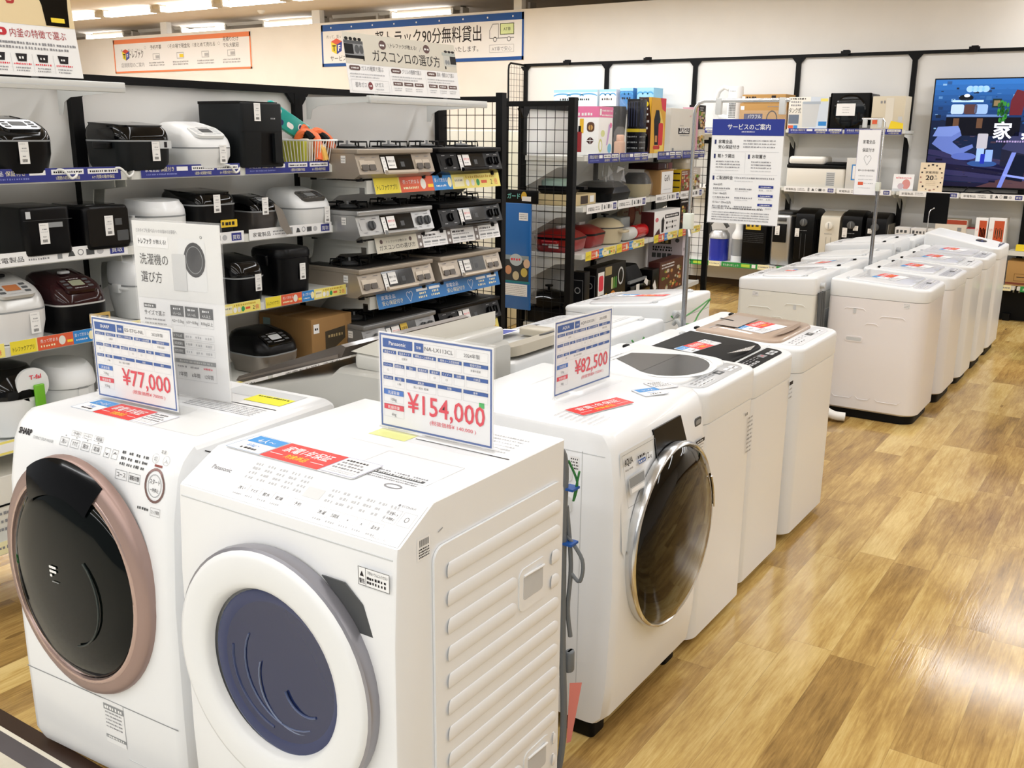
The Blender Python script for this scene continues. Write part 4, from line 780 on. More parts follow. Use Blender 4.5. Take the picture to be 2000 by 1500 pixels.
        p.rect(u0, v0, u0 + w, v0 + h, mat('#2c9446', .5), l); p.text('また会いましょう', u0 + w * .2, v0 + h * .25, h * .5, PAPER, fit=w * .32, l=l + 1); p.rect(u0 + w * .42, v0 + h * .2, u0 + w * .6, v0 + h * .8, mat('#b9d84a', .5), l + 1); p.rect(u0 + w * .64, v0 + h * .15, u0 + w * .72, v0 + h * .85, PAPER, l + 1); p.rect(u0 + w * .76, v0, u0 + w, v0 + h, CREAM, l + 1); p.dash(u0 + w * .78, v0 + h * .4, u0 + w * .98, h * .25, INKG, l + 2)
    elif kind == 'search':
        p.rect(u0, v0, u0 + w, v0 + h, PALEY, l); p.rect(u0, v0 + h * .18, u0 + w, v0 + h * .82, PAPER, l + 1); p.text('家電をお探しですか', u0 + w * .5, v0 + h * .33, h * .4, INK, fit=w * .7, l=l + 2)
# ---------------------------------------------------------------- shelving: local x along, y = 0 at the front, facing -y
SHELF = mat('#d9dad4', .4); PANEL = mat('#e8e8e6', .6)
def shelving(lab, loc, rz, posts, yb, top, shelves, panel=PANEL, pw=.05, rails=True, feet=True, group=None, panels=None, pz0=.1, clips=()):
    t = thing('display_shelving', lab, 'shelving', loc, rz, group)
    for x in posts:
        b = MB(); b.box(x - pw / 2, yb - .018, 0, x + pw / 2, yb + .022, top, POSTB)
        for s in (-1, 1): b.prism([(0, 0), (s * .05, 0), (0, -.06)] if s < 0 else [(0, 0), (0, -.06), (.05, 0)], (x + s * pw / 2, yb - .016, top - .03), *FRONT, .02, POSTB)
        p = b.print((x - pw / 2, yb - .0182, 0), *FRONT)
        for k in range(int(top / .1)): p.rect(pw * .42, .06 + .1 * k, pw * .58, .1 + .1 * k, BLKM)
        b.build('post', t)
        if feet: b = MB(); b.box(x - .03, .03, 0, x + .03, yb, .07, POSTB); b.build('foot', t)
    for a, c in zip(posts[:-1], posts[1:]):
        b = MB(); b.box(a + pw / 2 - .005, yb + .012, pz0, c - pw / 2 + .005, yb + .024, top - .02, panel); b.build('back_panel', t)
        if rails: b = MB(); b.box(a + pw / 2, yb - .018, top - .032, c - pw / 2, yb + .012, top, POSTB); b.build('top_rail', t)
    for s in clips: b = MB(); b.box(s - .03, yb - .035, top - .03, s + .03, yb + .02, top + .03, POSTB); b.box(s - .05, yb - .04, top - .012, s + .05, yb - .03, top + .02, POSTB); b.build('rail_clip', t)
    for q in shelves:
        x0, x1, z, f = q['x0'], q['x1'], q['z'], q.get('f', 0)
        b = MB(); b.box(x0, f + .012, z - .03, x1, yb - .03, z, SHELF); b.box(x0, f, z - .03 if not q.get('tall') else z - .06, x1, f + .012, z + .004, SHELF); sh = b.build('shelf', t)
        for x in (x0 + .015, x1 - .015):
            b = MB(); b.prism([(f + .06, z - .03), (yb - .03, z - .03), (yb - .03, z - .2), (yb - .09, z - .17), (f + .2, z - .075), (f + .06, z - .06)][::-1], (x - .0015, 0, 0), (0, -1, 0), (0, 0, 1), .003, SHELF) if False else b.loft([[(x + e, y, zz) for y, zz in ((f + .06, z - .03), (f + .06, z - .06), (f + .2, z - .075), (yb - .09, z - .17), (yb - .03, z - .2), (yb - .03, z - .03))] for e in (-.0015, .0015)], SHELF)
            b.build('bracket', t)
        hh = q.get('h', .045); 
        for (k, u0, w) in q.get('strips', ()):
            b = MB(); tl = q.get('tilt', 0); dz = q.get('dz', -.026)
            V = Vector((0, .25 if tl else 0, 1)).normalized()
            b.M = None; p = b.print((u0, f - .004 - (.02 if tl else 0), z + dz), (1, 0, 0), V)
            a = [p.pt(0, 0, 0), p.pt(w, 0, 0), p.pt(w, hh, 0), p.pt(0, hh, 0)]; bk = [v - p.N * .0015 for v in a]
            b.loft([bk, a], PAPER); strip(p, k, 0, 0, w, hh); b.build('edge_strip', sh)
        if q.get('rail'):
            b = MB(); b.tube([(x0 + .02, f + .01, z + .02), (x1 - .02, f + .01, z + .02)], .004, CHROME, 6); b.build('price_rail', sh)
    return t
L0 = 1.23      # left run: local x = world Y - L0, front plane X = -3.40
LX, LB = -3.40, .31
S = []
for z, kd, f in ((1.585, 'navy', 0), (1.297, 'kaitori', 0), (1.0, 'point', -.08), (.66, 'search', -.1), (.3, 'green', -.1)):
    S.append(dict(x0=.02, x1=1.19, z=z, f=f, h=.048, strips=[(kd, .02, .56), (kd, .6, .56)])); S.append(dict(x0=1.21, x1=2.40, z=z, f=f, h=.048, strips=[(kd, 1.25, .5), (kd, 1.78, .52)]))
for z, kd in ((1.51, 'point'), (1.22, 'gas'), (.94, 'blue'), (.66, 'point')):
    S.append(dict(x0=2.42, x1=3.55, z=z, f=-.13, h=.078, dz=-.062, tilt=1, tall=1, strips=[(kd, 2.46, 1.08)]))
shelving('long black posted shelving unit full of rice cookers and gas stoves', (LX, L0, 0), 90, [0.0, 1.2, 2.41, 3.565], LB, 1.955, S)
# end mesh panels
def mesh_panel(lab, loc, rz, w, z0, z1, nx, nz, post=.045, mid=False, label_post=None):
    t = thing('mesh_panel', lab, 'mesh panel', loc, rz, 'black wire mesh end panels')
    b = MB()
    for k in range(1, nx): b.cyl((w * k / nx, 0, z0), (w * k / nx, 0, z1 - .02), .0022, POSTB, n=5)
    for k in range(nz + 1): z = z0 + (z1 - .03 - z0) * k / nz; b.cyl((0, .004, z), (w, .004, z), .0022, POSTB, n=5)
    b.build('wire_grid', t, 60)
    for x in (0, w): b = MB(); b.box(x - post / 2, -post / 2, 0, x + post / 2, post / 2, z1 + .02, POSTB); b.build('post', t)
    b = MB(); b.box(post / 2, -.014, z1 - .03, w - post / 2, .014, z1, POSTB); b.build('top_bar', t)
    return t
mesh_panel('black wire mesh panel closing the right end of the gas stove shelves', (-3.72, 4.835, 0), 0, .43, .3, 1.945, 7, 22)
mesh_panel('black wire mesh panel at the left end of the boxed goods shelves', (-3.72, 5.5, 0), 0, .52, .3, 1.94, 8, 22)
# middle unit of boxed goods, slightly turned
MR = 90 + 5.33; MU = (-.0929, .9957); MN = (.9957, .0929); MP = (-3.2, 5.634)
def mid(s, y): return (MP[0] + MU[0] * s - MN[0] * y, MP[1] + MU[1] * s - MN[1] * y)
S = []
for z, kd in ((1.6, 'navy'), (1.275, 'kaitori'), (.965, 'point'), (.48, 'point')):
    S.append(dict(x0=.03, x1=1.27, z=z, h=.06, dz=-.045, strips=[(kd, .08, .52), (kd, .62, .55)] if z > .5 else [])); S.append(dict(x0=1.29, x1=2.6, z=z, h=.06, dz=-.045, strips=[(kd, 1.38, .55), (kd, 1.96, .58)] if z > .5 else []))
shelving('black posted shelving unit of boxed kitchen appliances in the middle', (*MP, 0), MR, [.05, 1.28, 2.6], .46, 1.93, S)
t = mesh_panel('black wire mesh panel at the far end of the boxed goods shelves', (*mid(2.68, .44), 0), MR - 90, .46, .3, 1.7, 7, 20)
# back wall run
BY = 10.58
S = []
for z, x0, x1, kd in ((1.80, -5.9, -3.56, 'navy'), (1.80, -3.54, -2.33, 'navy'), (1.20, -4.75, -3.56, 'kaitori'), (1.20, -3.54, -2.37, 'kaitori'), (1.20, -2.35, -1.15, 'kaitori'), (1.2, -1.13, .05, 'kaitori'), (.345, -4.75, -3.56, 'green'), (.345, -3.54, -2.37, 'green'), (.345, -2.35, -1.15, 'green'), (.345, -1.13, .05, 'green')):
    n = 4 if x1 - x0 > 2 else 2; q = (x1 - x0 - .04) / n
    S.append(dict(x0=x0 + 7, x1=x1 + 7, z=z, f=0 if z > .5 else -.05, h=.055, dz=-.04, strips=[(kd, x0 + 7.03 + q * k, q - .02) for k in range(n)] if not (kd == 'kaitori' and x0 > -1.3) else []))
shelving('wall shelving run with a television and oil heaters along the back wall', (-7, BY, 0), 0, [-.12, .0 + 1.05, 2.2, 3.40, 4.6, 5.8, 7.0, 8.2], .44, 2.585, S, clips=(.5, 1.6, 3.9, 5.15, 6.3))
b = MB(); b.box(-2.3, 10.68, 0, .1, 10.7, .285, BLKM); solo(b, 'shade_board', 'black board standing in for the shade under the right end of the lowest back wall shelf', 'board')  # black board put in for the dark shade below this shelf
# small mesh wing on the back run and its frame
t = thing('mesh_panel', 'small black wire mesh wing high at the left end of the back wall shelving', 'mesh panel', (-7.12, 11.0, 0), 90, 'black wire mesh end panels')
b = MB(); Wn, za, zb = .38, 1.6, 2.585
t.rotation_euler = (0, 0, R(-90)); t.location = (-7.12, 11.0, 0)
b.tube([(0, 0, zb - .02), (Wn - .05, 0, zb - .01), (Wn - .01, 0, zb - .04), (Wn, 0, zb - .1), (Wn, 0, za)], .012, POSTB, 8)
for k in range(1, 6): b.cyl((Wn * k / 6, 0, za), (Wn * k / 6, 0, zb - .03), .002, POSTB, n=5)
for k in range(14): z = za + (zb - .06 - za) * k / 13; b.cyl((0, 0, z), (Wn, 0, z), .002, POSTB, n=5)
b.build('wire_grid', t, 60)
# header bars on the left run
BAR = mat('#d4d6d4', .35, .2)
def header_bar(lab, y0, y1, z, x=-3.25):
    t = thing('header_rail', lab, 'rail', (x, y0, z), 90, 'pale header rails above the left shelving')
    b = MB(); b.rbox((y1 - y0) / 2, 0, 0, y1 - y0, .03, .035, BAR, .004, .003); b.box(0, -.0155, .014, y1 - y0, -.0145, .018, LGREY); b.build('bar', t)
    for s in (0, y1 - y0):
        b = MB(); b.loft([[(s + e, yy, zz) for yy, zz in ((0, .03), (0, .006), (.33, -.012), (.37, -.03), (.385, -.075), (.41, -.075), (.41, .03))] for e in (-.0015, .0015)], BAR); b.build('arm', t)
    return t
header_bar('pale header rail under the rice cooker sign at top left', 1.45, 2.33, 1.873)
header_bar('pale header rail under the gas stove sign', 3.66, 4.62, 1.875)
# ---------------------------------------------------------------- small appliances on the left shelves
TAGM = mat('#f0efec', .6)
def price_tag(t, O, U=(1, 0, 0), V=(0, 0, 1), w=.036, h=.075):
    b = MB(); p = b.print(O, U, V); a = [p.pt(-w / 2, -h / 2, 0), p.pt(w / 2, -h / 2, 0), p.pt(w / 2, h / 2, 0), p.pt(-w / 2, h / 2, 0)]; b.loft([[v - p.N * .001 for v in a], a], TAGM)
    p.dash(-w * .4, h * .38, w * .2, .003, INKL); p.dash(-w * .2, h * .18, w * .25, .004, INKG); p.dash(-w * .35, h * .06, w * .35, .003, INKL); p.dash(-w * .2, -h * .18, w * .2, .004, INKG)
    for k in range(8): p.rect(-w * .25 + k * w * .065, -h * .42, -w * .25 + k * w * .065 + .0012, -h * .28, INK)
    return b.build('price_tag', t)
GRP = 'rice cookers on the left shelves'
def cooker(lab, loc, rz=90, w=.25, d=.32, h=.2, body=BLACK, lid=None, panel=None, r=None, lidh=.42, slope=.35, tagp=None, handle=None, dome=.75, latch=None, screen=None, band=None, group=GRP, sticker=None, taper=.93, name='rice_cooker', cat='rice cooker'):
    t = thing(name, lab, cat, loc, rz, group); lid = lid or body; r = r or min(w, d) * .28; zs = h * (1 - lidh)
    b = MB(); b.stack([(0, w * .86, d * .86, r), (.004, w * .9, d * .9, r), (.03, w * taper, d * taper, r), (zs * .6, w * .99, d * .99, r), (zs, w, d, r)], body, 8); b.build('body', t)
    b = MB(); S = []
    for f, q in ((0, .985), (.06, 1.0), (.3, 1.0), (.62, .965), (.85, .88), (.96, dome), (1.0, dome * .55)): S.append((zs + .0015 + (h - zs) * f, w * q, d * q, min(r * q, w * q / 2.05, d * q / 2.05), 0, d * .03 * f))
    b.stack(S, lid, 8)
    drop = lambda y, z: slope * max(0, -y - .0) * max(0, (z - zs) / (h - zs))
    b.V = [(x, y, z - drop(y, z)) for x, y, z in b.V]; lo = b.build('lid', t)
    b = MB(); b.stack([(zs - .003, w * 1.004, d * 1.004, r), (zs + .003, w * 1.004, d * 1.004, r)], band or MGREY, 8, True, True); b.build('trim_band', t)
    y0, z0, y1, z1 = -d * .47, zs + (h - zs) * .45, -d * .17, h - drop(-d * .17, h) + .002
    if slope < .2: y0, z0, y1, z1 = -d * .30, h * .985, -d * .05, h + .003
    V = Vector((0, y1 - y0, z1 - z0)); ll = V.length; V.normalize()
    if panel:
        b = MB(); pw = w * .62; b.prism(rrect(pw, ll, .022, 5, 0, ll / 2), (0, y0, z0 + .002), (1, 0, 0), V, .012, panel); p = b.print((-pw / 2, y0, z0 + .0025), (1, 0, 0), V); lt = panel in (PLAST, OFFW, LGREY, WHITE2)
        p.rr(pw * .3, ll * .35, pw * .7, ll * .75, .004, screen or MGREY, 1)
        for k in range(3):
            for s in (.08, .76): p.rr(pw * s, ll * (.2 + .24 * k), pw * (s + .16), ll * (.34 + .24 * k), .003, DGREY if not lt else LGREY, 1)
        p.dash(pw * .3, ll * .82, pw * .7, .005, INKL if not lt else INKG); p.dash(pw * .3, ll * .15, pw * .7, .005, INKL if not lt else INKG); b.build('control_panel', lo)
    if latch: b = MB(); b.rbox(0, -d * .02, h - .006 - drop(-d * .02, h), w * .2, d * .1, .01, latch, .008, .003); b.build('lid_button', lo)
    if handle:
        b = MB(); a = w / 2 + .006; n = 14
        b.tube([(a * math.cos(math.pi * k / n), -d * .42 * math.sin(math.pi * k / n) , zs * .98 - .01 + .0 * k) for k in range(n + 1)], .007, handle, 8); b.build('carry_handle', t)
        for s in (-1, 1): b = MB(); b.rbox(s * (w / 2 + .002), 0, zs - .03, .02, .05, .035, handle, .008, .004); b.build('handle_mount', t)
    if sticker:
        b = MB(); p = b.print((w * .02, -d / 2 - .0015, zs * .3), *FRONT); p.rr(0, 0, w * .42, h * .16, .004, sticker, 0); p.dash(w * .03, h * .04, w * .38, h * .08, INK); b.build('sticker', t)
    if tagp: price_tag(t, (tagp[0], -d / 2 - .004, tagp[1]))
    return t
def LS(Y, z, d, x=LX): return (x - d / 2, Y, z)
SILV = mat('#c8c8c6', .3, .3); DBRN = mat('#2a1214', .12, coat=.7); GREYB = mat('#15181a', .42)
# top shelf
cooker('glossy black rice cooker at the left end of the top shelf', LS(2.02, 1.587, 0.27, -3.38), w=0.225, d=0.27, h=.2, body=BLACK, lid=BLKG, panel=BLKG, tagp=(-.02, .075), screen=DGREY)
T = cooker('black barrel fronted rice cooker with side handles on the top shelf', LS(2.515, 1.587, 0.26, -3.38), w=0.24, d=0.26, h=.185, body=GREYB, lid=BLKG, r=.05, lidh=.38, slope=.1, dome=.9, tagp=(.03, .075), taper=.97)
b = MB(); p = b.print((.05, -.1325, .085), *FRONT); p.rect(0, 0, .055, .03, LGREY, 0); p.rect(.02, .004, .034, .026, INK); b.build('display', T)
for s in (-1, 1): b = MB(); b.rbox(s * .128, -.02, .085, .03, .1, .025, BLACK, .01, .005); b.build('side_handle', T)
cooker('white rice cooker with a sloped grey display between the two black ones', LS(2.838, 1.587, 0.27, -3.38), w=0.235, d=0.27, h=.19, body=WHITE2, lid=PLAST, panel=WHITE2, lidh=.55, slope=.5, tagp=(.04, .06), screen=DGREY)
t = thing('air_fryer', 'tall matte black air fryer on the top shelf', 'air fryer', LS(3.11, 1.587, .28, -3.38), 90)
b = MB(); b.rbox(0, 0, 0, .245, .28, .275, GREYB, .02, .008); b.box(-.121, -.1405, .152, .121, -.139, .1535, BLACK); b.box(-.124, -.13, .268, .1, .13, .279, BLACK); p = b.print((-.1225, -.1402, 0), *FRONT); p.dash(.17, .205, .2, .008, INKL); b.build('body', t)
b = MB(); b.prism([(-.05, .0), (.05, .0), (.04, .14), (-.04, .14)], (.03, -.1402, .01), *FRONT, .004, BLACK); b.prism([(.0, .005), (.05, .0), (.02, .13), (-.0, .13)], (.05, -.158, .015), *FRONT, .02, GREYB); b.build('basket_handle', t)
price_tag(t, (-.03, -.143, .235))
# wire basket with toys
t = thing('wire_basket', 'white wire basket of packaged pet toys on the top shelf', 'basket', LS(3.485, 1.587, .26, -3.385), 90)
b = MB(); WH = mat('#f2f2ee', .35, coat=.2); W2, D2, HB = .085, .105, .115; W3, D3 = .1, .125
def rect_loop(w_, d_, z): return [(-w_, -d_, z), (w_, -d_, z), (w_, d_, z), (-w_, d_, z)]
for w_, d_, z, r_ in ((W3, D3, HB, .004), (W2, D2, .004, .003)): b.tube(rect_loop(w_, d_, z), r_, WH, 6, True)
for k in range(12):
    f = -1 + 2 * k / 11
    for s in (-1, 1): b.cyl((W2 * f, s * D2, .004), (W3 * f, s * D3, HB), .0022, WH, n=5)
    for s in (-1, 1): b.cyl((s * W2, D2 * f, .004), (s * W3, D3 * f, HB), .0022, WH, n=5)
    b.cyl((W2 * f, -D2, .004), (W2 * f, D2, .004), .002, WH, n=5)
b.build('wire_body', t)
ORT = mat('#ee7440', .45); YLG = mat('#b9b83a', .45); TEAL = mat('#17a39a', .3, coat=.4)
BL = LS(3.485, 1.587, .26, -3.385)
b = MB(); b.rbox(0, 0, 0, .04, .16, .11, YLG, .018, .01); solo(b, 'toy_pack', 'yellow green toy pack at the left in the wire basket', 'toy', (BL[0], 3.425, 1.595), 90)
b = MB(); b.rbox(0, 0, 0, .045, .15, .115, mat('#c8b8a4', .4), .02, .012); solo(b, 'toy_pack', 'beige toy pack in the wire basket', 'toy', (BL[0], 3.465, 1.595), 90)
for k, (xx, yy, zz, lab) in enumerate(((.04, 3.475, 1.64, 'left orange rope toy in the wire basket'), (.05, 3.55, 1.635, 'right orange rope toy in the wire basket'), (-.03, 3.53, 1.645, 'rear orange rope toy in the wire basket'))):
    b = MB(); b.hose([(0, -.065, -.03), (.02, -.045, .05), (.015, -.02, .085), (-.01, .02, .095 + .01 * k), (-.02, .045, .06), (-.01, .06, -.02)], .021, ORT, 10); b.hose([(.0, -.03, .062), (.0, -.0, .09), (.0, .03, .085)], .0225, BLKM, 10); b.hose([(.03, -.08, -.03), (.02, -.06, .03), (.01, -.0, -.01)], .017, mat('#e8b85a', .5), 8); solo(b, 'rope_toy', lab, 'toy', (BL[0] + xx, yy, zz), 90 + 35 * k, 'rope toys in the wire basket')
b = MB(); b.M = Matrix.Rotation(R(26), 4, 'Y'); b.rbox(0, 0, -.045, .31, .03, .09, TEAL, .01, .008); p = b.print((-.15, -.0155, -.045), *FRONT); p.rr(.03, .05, .07, .075, .01, PAPER); p.rr(.12, .02, .165, .045, .012, PAPER); p.rr(.19, .04, .24, .07, .012, PAPER); p.rr(.195, .044, .235, .066, .01, NAVYD, 2); p.rr(.26, .05, .3, .085, .004, mat('#bfe3e0', .5)); p.rr(.05, .01, .1, .035, .01, NAVYD); b.M = None
solo(b, 'toy_pack', 'long teal toy pack leaning out of the wire basket', 'toy', (BL[0] - .03, 3.43, 1.775), 90)
CORDW = mat('#eeeeea', .4)
for Y, lab in ((2.16, 'white cord loop over the blue strip right of the glossy black cooker'), (2.4, 'white cord loop over the blue strip below the barrel fronted cooker'), (2.93, 'white cord end over the blue strip below the air fryer')):
    b = MB(); b.hose([(-.05, .02, .006), (-.02, -.012, .012), (.0, -.018, -.005), (.015, -.016, -.02), (.035, -.014, -.012), (.06, .01, .008)], .0045, CORDW, 6); solo(b, 'power_cord', lab, 'cord', (LX, Y, 1.589), 90, 'white cords on the top shelf')
# second shelf
t = thing('rice_cooker', 'matte black box shaped cooker at the left of the second shelf', 'rice cooker', LS(2.065, 1.298, .25, -3.385), 90, GRP)
b = MB(); b.rbox(0, 0, 0, .19, .25, .175, BLACK, .025, .012); p = b.print((-.095, -.1255, 0), *FRONT); p.rect(.09, .1, .15, .118, MGREY); p.rect(.012, .135, .03, .16, LGREY); p.line(.0, .128, .19, .128, .001, DGREY); b.build('body', t); price_tag(t, (-.02, -.128, .08))
t = thing('rice_cooker', 'black square cooker with a small grey display on the second shelf', 'rice cooker', LS(2.31, 1.298, .26, -3.385), 90, GRP)
b = MB(); b.rbox(0, 0, 0, .2, .26, .165, BLACK, .03, .014); b.rbox(0, .02, .16, .17, .2, .008, BLKG, .03, .004); p = b.print((-.1175, -.1305, 0), *FRONT); p.rr(.03, .015, .205, .155, .01, BLKG, 0); p.rect(.145, .09, .175, .115, DGREY); p.rr(.15, .03, .2, .07, .004, DGREY); b.build('body', t); price_tag(t, (.0, -.1335, .09))
cooker('white rice cooker with a carrying handle on the second shelf', LS(2.615, 1.298, 0.25, -3.39), w=0.22, d=0.25, h=.17, body=WHITE2, lid=WHITE, lidh=.38, slope=.06, dome=.86, handle=WHITE2, r=.1)
cooker('black rice cooker with a yellow sticker on the second shelf', LS(2.842, 1.298, 0.26, -3.385), w=0.215, d=0.26, h=.2, body=BLACK, lid=BLKG, lidh=.3, slope=.1, dome=.9, r=.04, tagp=(-.01, .145), sticker=mat('#e8c22e', .4))
T = cooker('dark rice cooker wrapped in clear plastic on the second shelf', LS(3.125, 1.298, 0.22, -3.39), w=0.17, d=0.22, h=.165, body=mat('#3a3634', .3), lid=BLKG, panel=BLKG, tagp=(-.02, .12))
b = MB(); b.add([(.03, -.115, .13), (.07, -.125, .1), (.12, -.13, -.01), (.09, -.125, -.015), (.05, -.125, .03)], [(0, 1, 2, 3, 4)], mat('#8b8680', .15, .3)); b.build('plastic_wrap', T)
cooker('rounded white rice cooker at the right end of the second shelf', LS(3.43, 1.298, 0.26, -3.385), w=0.24, d=0.26, h=.185, body=WHITE2, lid=PLAST, panel=mat('#55524e', .2, coat=.5), lidh=.5, slope=.45, tagp=(.06, .06))
# third shelf
cooker('silver topped white rice cooker with an amber display on the third shelf', LS(1.905, 1.002, 0.28, -3.34), w=0.22, d=0.28, h=.235, body=mat('#e2e0de', .35, coat=.2), lid=SILV, panel=SILV, lidh=.5, slope=.55, latch=BLKM, tagp=(.04, .07), screen=mat('#a8663a', .3))
cooker('dark maroon rice cooker with a gold sticker on the third shelf', LS(2.155, 1.002, 0.27, -3.34), w=0.21, d=0.27, h=.22, body=BLACK, lid=DBRN, panel=DBRN, lidh=.5, slope=.5, latch=LGREY, tagp=None, sticker=mat('#c9a85e', .3), band=SILV, screen=mat('#8c8f78', .3))
T = bpy.context.scene.objects[-1] if 0 else None
cooker('plain white rice cooker with a side handle behind the guide sign', LS(2.5, 1.002, 0.27, -3.35), w=0.22, d=0.27, h=.25, body=WHITE2, lid=WHITE, lidh=.45, slope=.15, dome=.7, handle=WHITE2, r=.11)
cooker('glossy black rice cooker right of the guide sign on the third shelf', LS(2.965, 1.002, 0.23, -3.34), w=0.18, d=0.23, h=.21, body=BLACK, lid=BLKG, lidh=.45, slope=.3, tagp=(.03, .09))
t = thing('rice_cooker', 'matte black pot shaped cooker at the right end of the third shelf', 'rice cooker', LS(3.25, 1.002, .24, -3.34), 90, GRP)
b = MB(); b.stack([(0, .19, .2, .06), (.01, .205, .22, .07), (.1, .212, .228, .07), (.175, .218, .234, .07)], BLACK, 8); b.build('body', t)
b = MB(); b.stack([(.177, .222, .238, .07), (.2, .222, .238, .07), (.215, .205, .22, .06), (.222, .16, .18, .05)], BLACK, 8); b.build('lid', t)
for s in (-1, 1): b = MB(); b.rbox(s * .116, 0, .14, .022, .08, .05, BLACK, .01, .006); b.build('side_handle', t)
price_tag(t, (.02, -.121, .11))
# fourth shelf
t = thing('air_fryer', 'white and black rotating fryer with a green latch on the fourth shelf', 'air fryer', LS(1.875, .662, .33, -3.33), 90)
b = MB(); b.stack([(0, .18, .26, .08), (.01, .2, .3, .09), (.1, .22, .33, .1), (.145, .22, .33, .1)], PLAST, 8); b.build('body', t)
b = MB(); b.stack([(.147, .226, .336, .1), (.16, .23, .34, .1), (.21, .2, .31, .09), (.25, .15, .23, .07), (.262, .08, .12, .035)], BLKG, 8); b.build('lid', t)
b = MB(); b.prism([(x, z) for x, z in rrect(.12, .12, .055, 6, .03, .19)], (0, -.165, 0), *FRONT, .015, PLAST); p = b.print((-.02, -.1655, .2), *FRONT); p.text('T-fal', .06, .01, .022, PRED, fit=.045, bold=.02); b.build('latch_plate', t)
b = MB(); b.rbox(.045, -.175, .075, .04, .015, .115, mat('#6fb52e', .4), .008, .004); b.lathe([(.011, 0), (.009, .006), (.001, .007)], CHROME, (.045, -.182, .1), 'y', 14); b.build('latch', t)
cooker('round white cooker with vents on its lid beside the green latched fryer', LS(2.105, 0.662, 0.26, -3.34), w=0.2, d=0.26, h=.225, body=WHITE2, lid=PLAST, lidh=.4, slope=.1, dome=.8, r=.12, tagp=(.07, .08))
T = cooker('black multi cooker with a stainless body on the fourth shelf', LS(3.115, 0.662, 0.27, -3.33), w=0.25, d=0.27, h=.19, body=mat('#9a938c', .3, .8), lid=BLACK, panel=BLKG, lidh=.55, slope=.4, r=.07, screen=LGREY)
t = thing('carton', 'brown cardboard carton with a torn picture panel on the fourth shelf', 'box', (-3.525, 3.455, .662), 90, 'cardboard cartons')
CARD = mat('#9c7748', .75)
b = MB(); b.rbox(0, 0, 0, .28, .36, .21, CARD, .004, .002); p = b.print((-.14, -.1805, 0), *FRONT); p.poly([(.09, .03), (.23, .03), (.23, .15), (.09, .14)], mat('#3b3222', .6)); p.dash(.11, .105, .21, .016, mat('#a89468', .6), 2); p.poly([(.11, .03), (.23, .03), (.23, .09)], mat('#8a6a3c', .7), 2); p.rect(.012, .14, .05, .185, PAPER, 2); p.dash(.02, .155, .042, .012, INK, 3); p.ring(.255, .07, .012, .015, .002, INK, 2)
p = b.print((-.1405, .18, 0), *LEFT); p.rect(.03, .15, .08, .19, mat('#8fa8a8', .5)); b.build('body', t); b = MB(); b.box(-.14, -.01, .2101, .14, .03, .2108, mat('#b08c58', .5)); b.build('tape', t)
# lowest shelf
for Y, lab in ((1.83, 'white boxed cooker at the left end of the lowest left shelf'), (2.12, 'second white box on the lowest left shelf')):
    t = thing('carton', lab, 'box', LS(Y, .302, .3, -3.34), 90, 'boxes on the lowest left shelf'); b = MB(); b.rbox(0, 0, 0, .27, .3, .24, OFFW, .006, .003); b.box(-.137, -.152, .13, .137, .152, .137, BLKM); p = b.print((-.135, -.151, 0), *FRONT)
    for k in range(3): p.dash(.02, .1 - .03 * k, .12, .012, INKG)
    p.ell(.19, .06, .035, .03, LGREY); b.build('body', t)
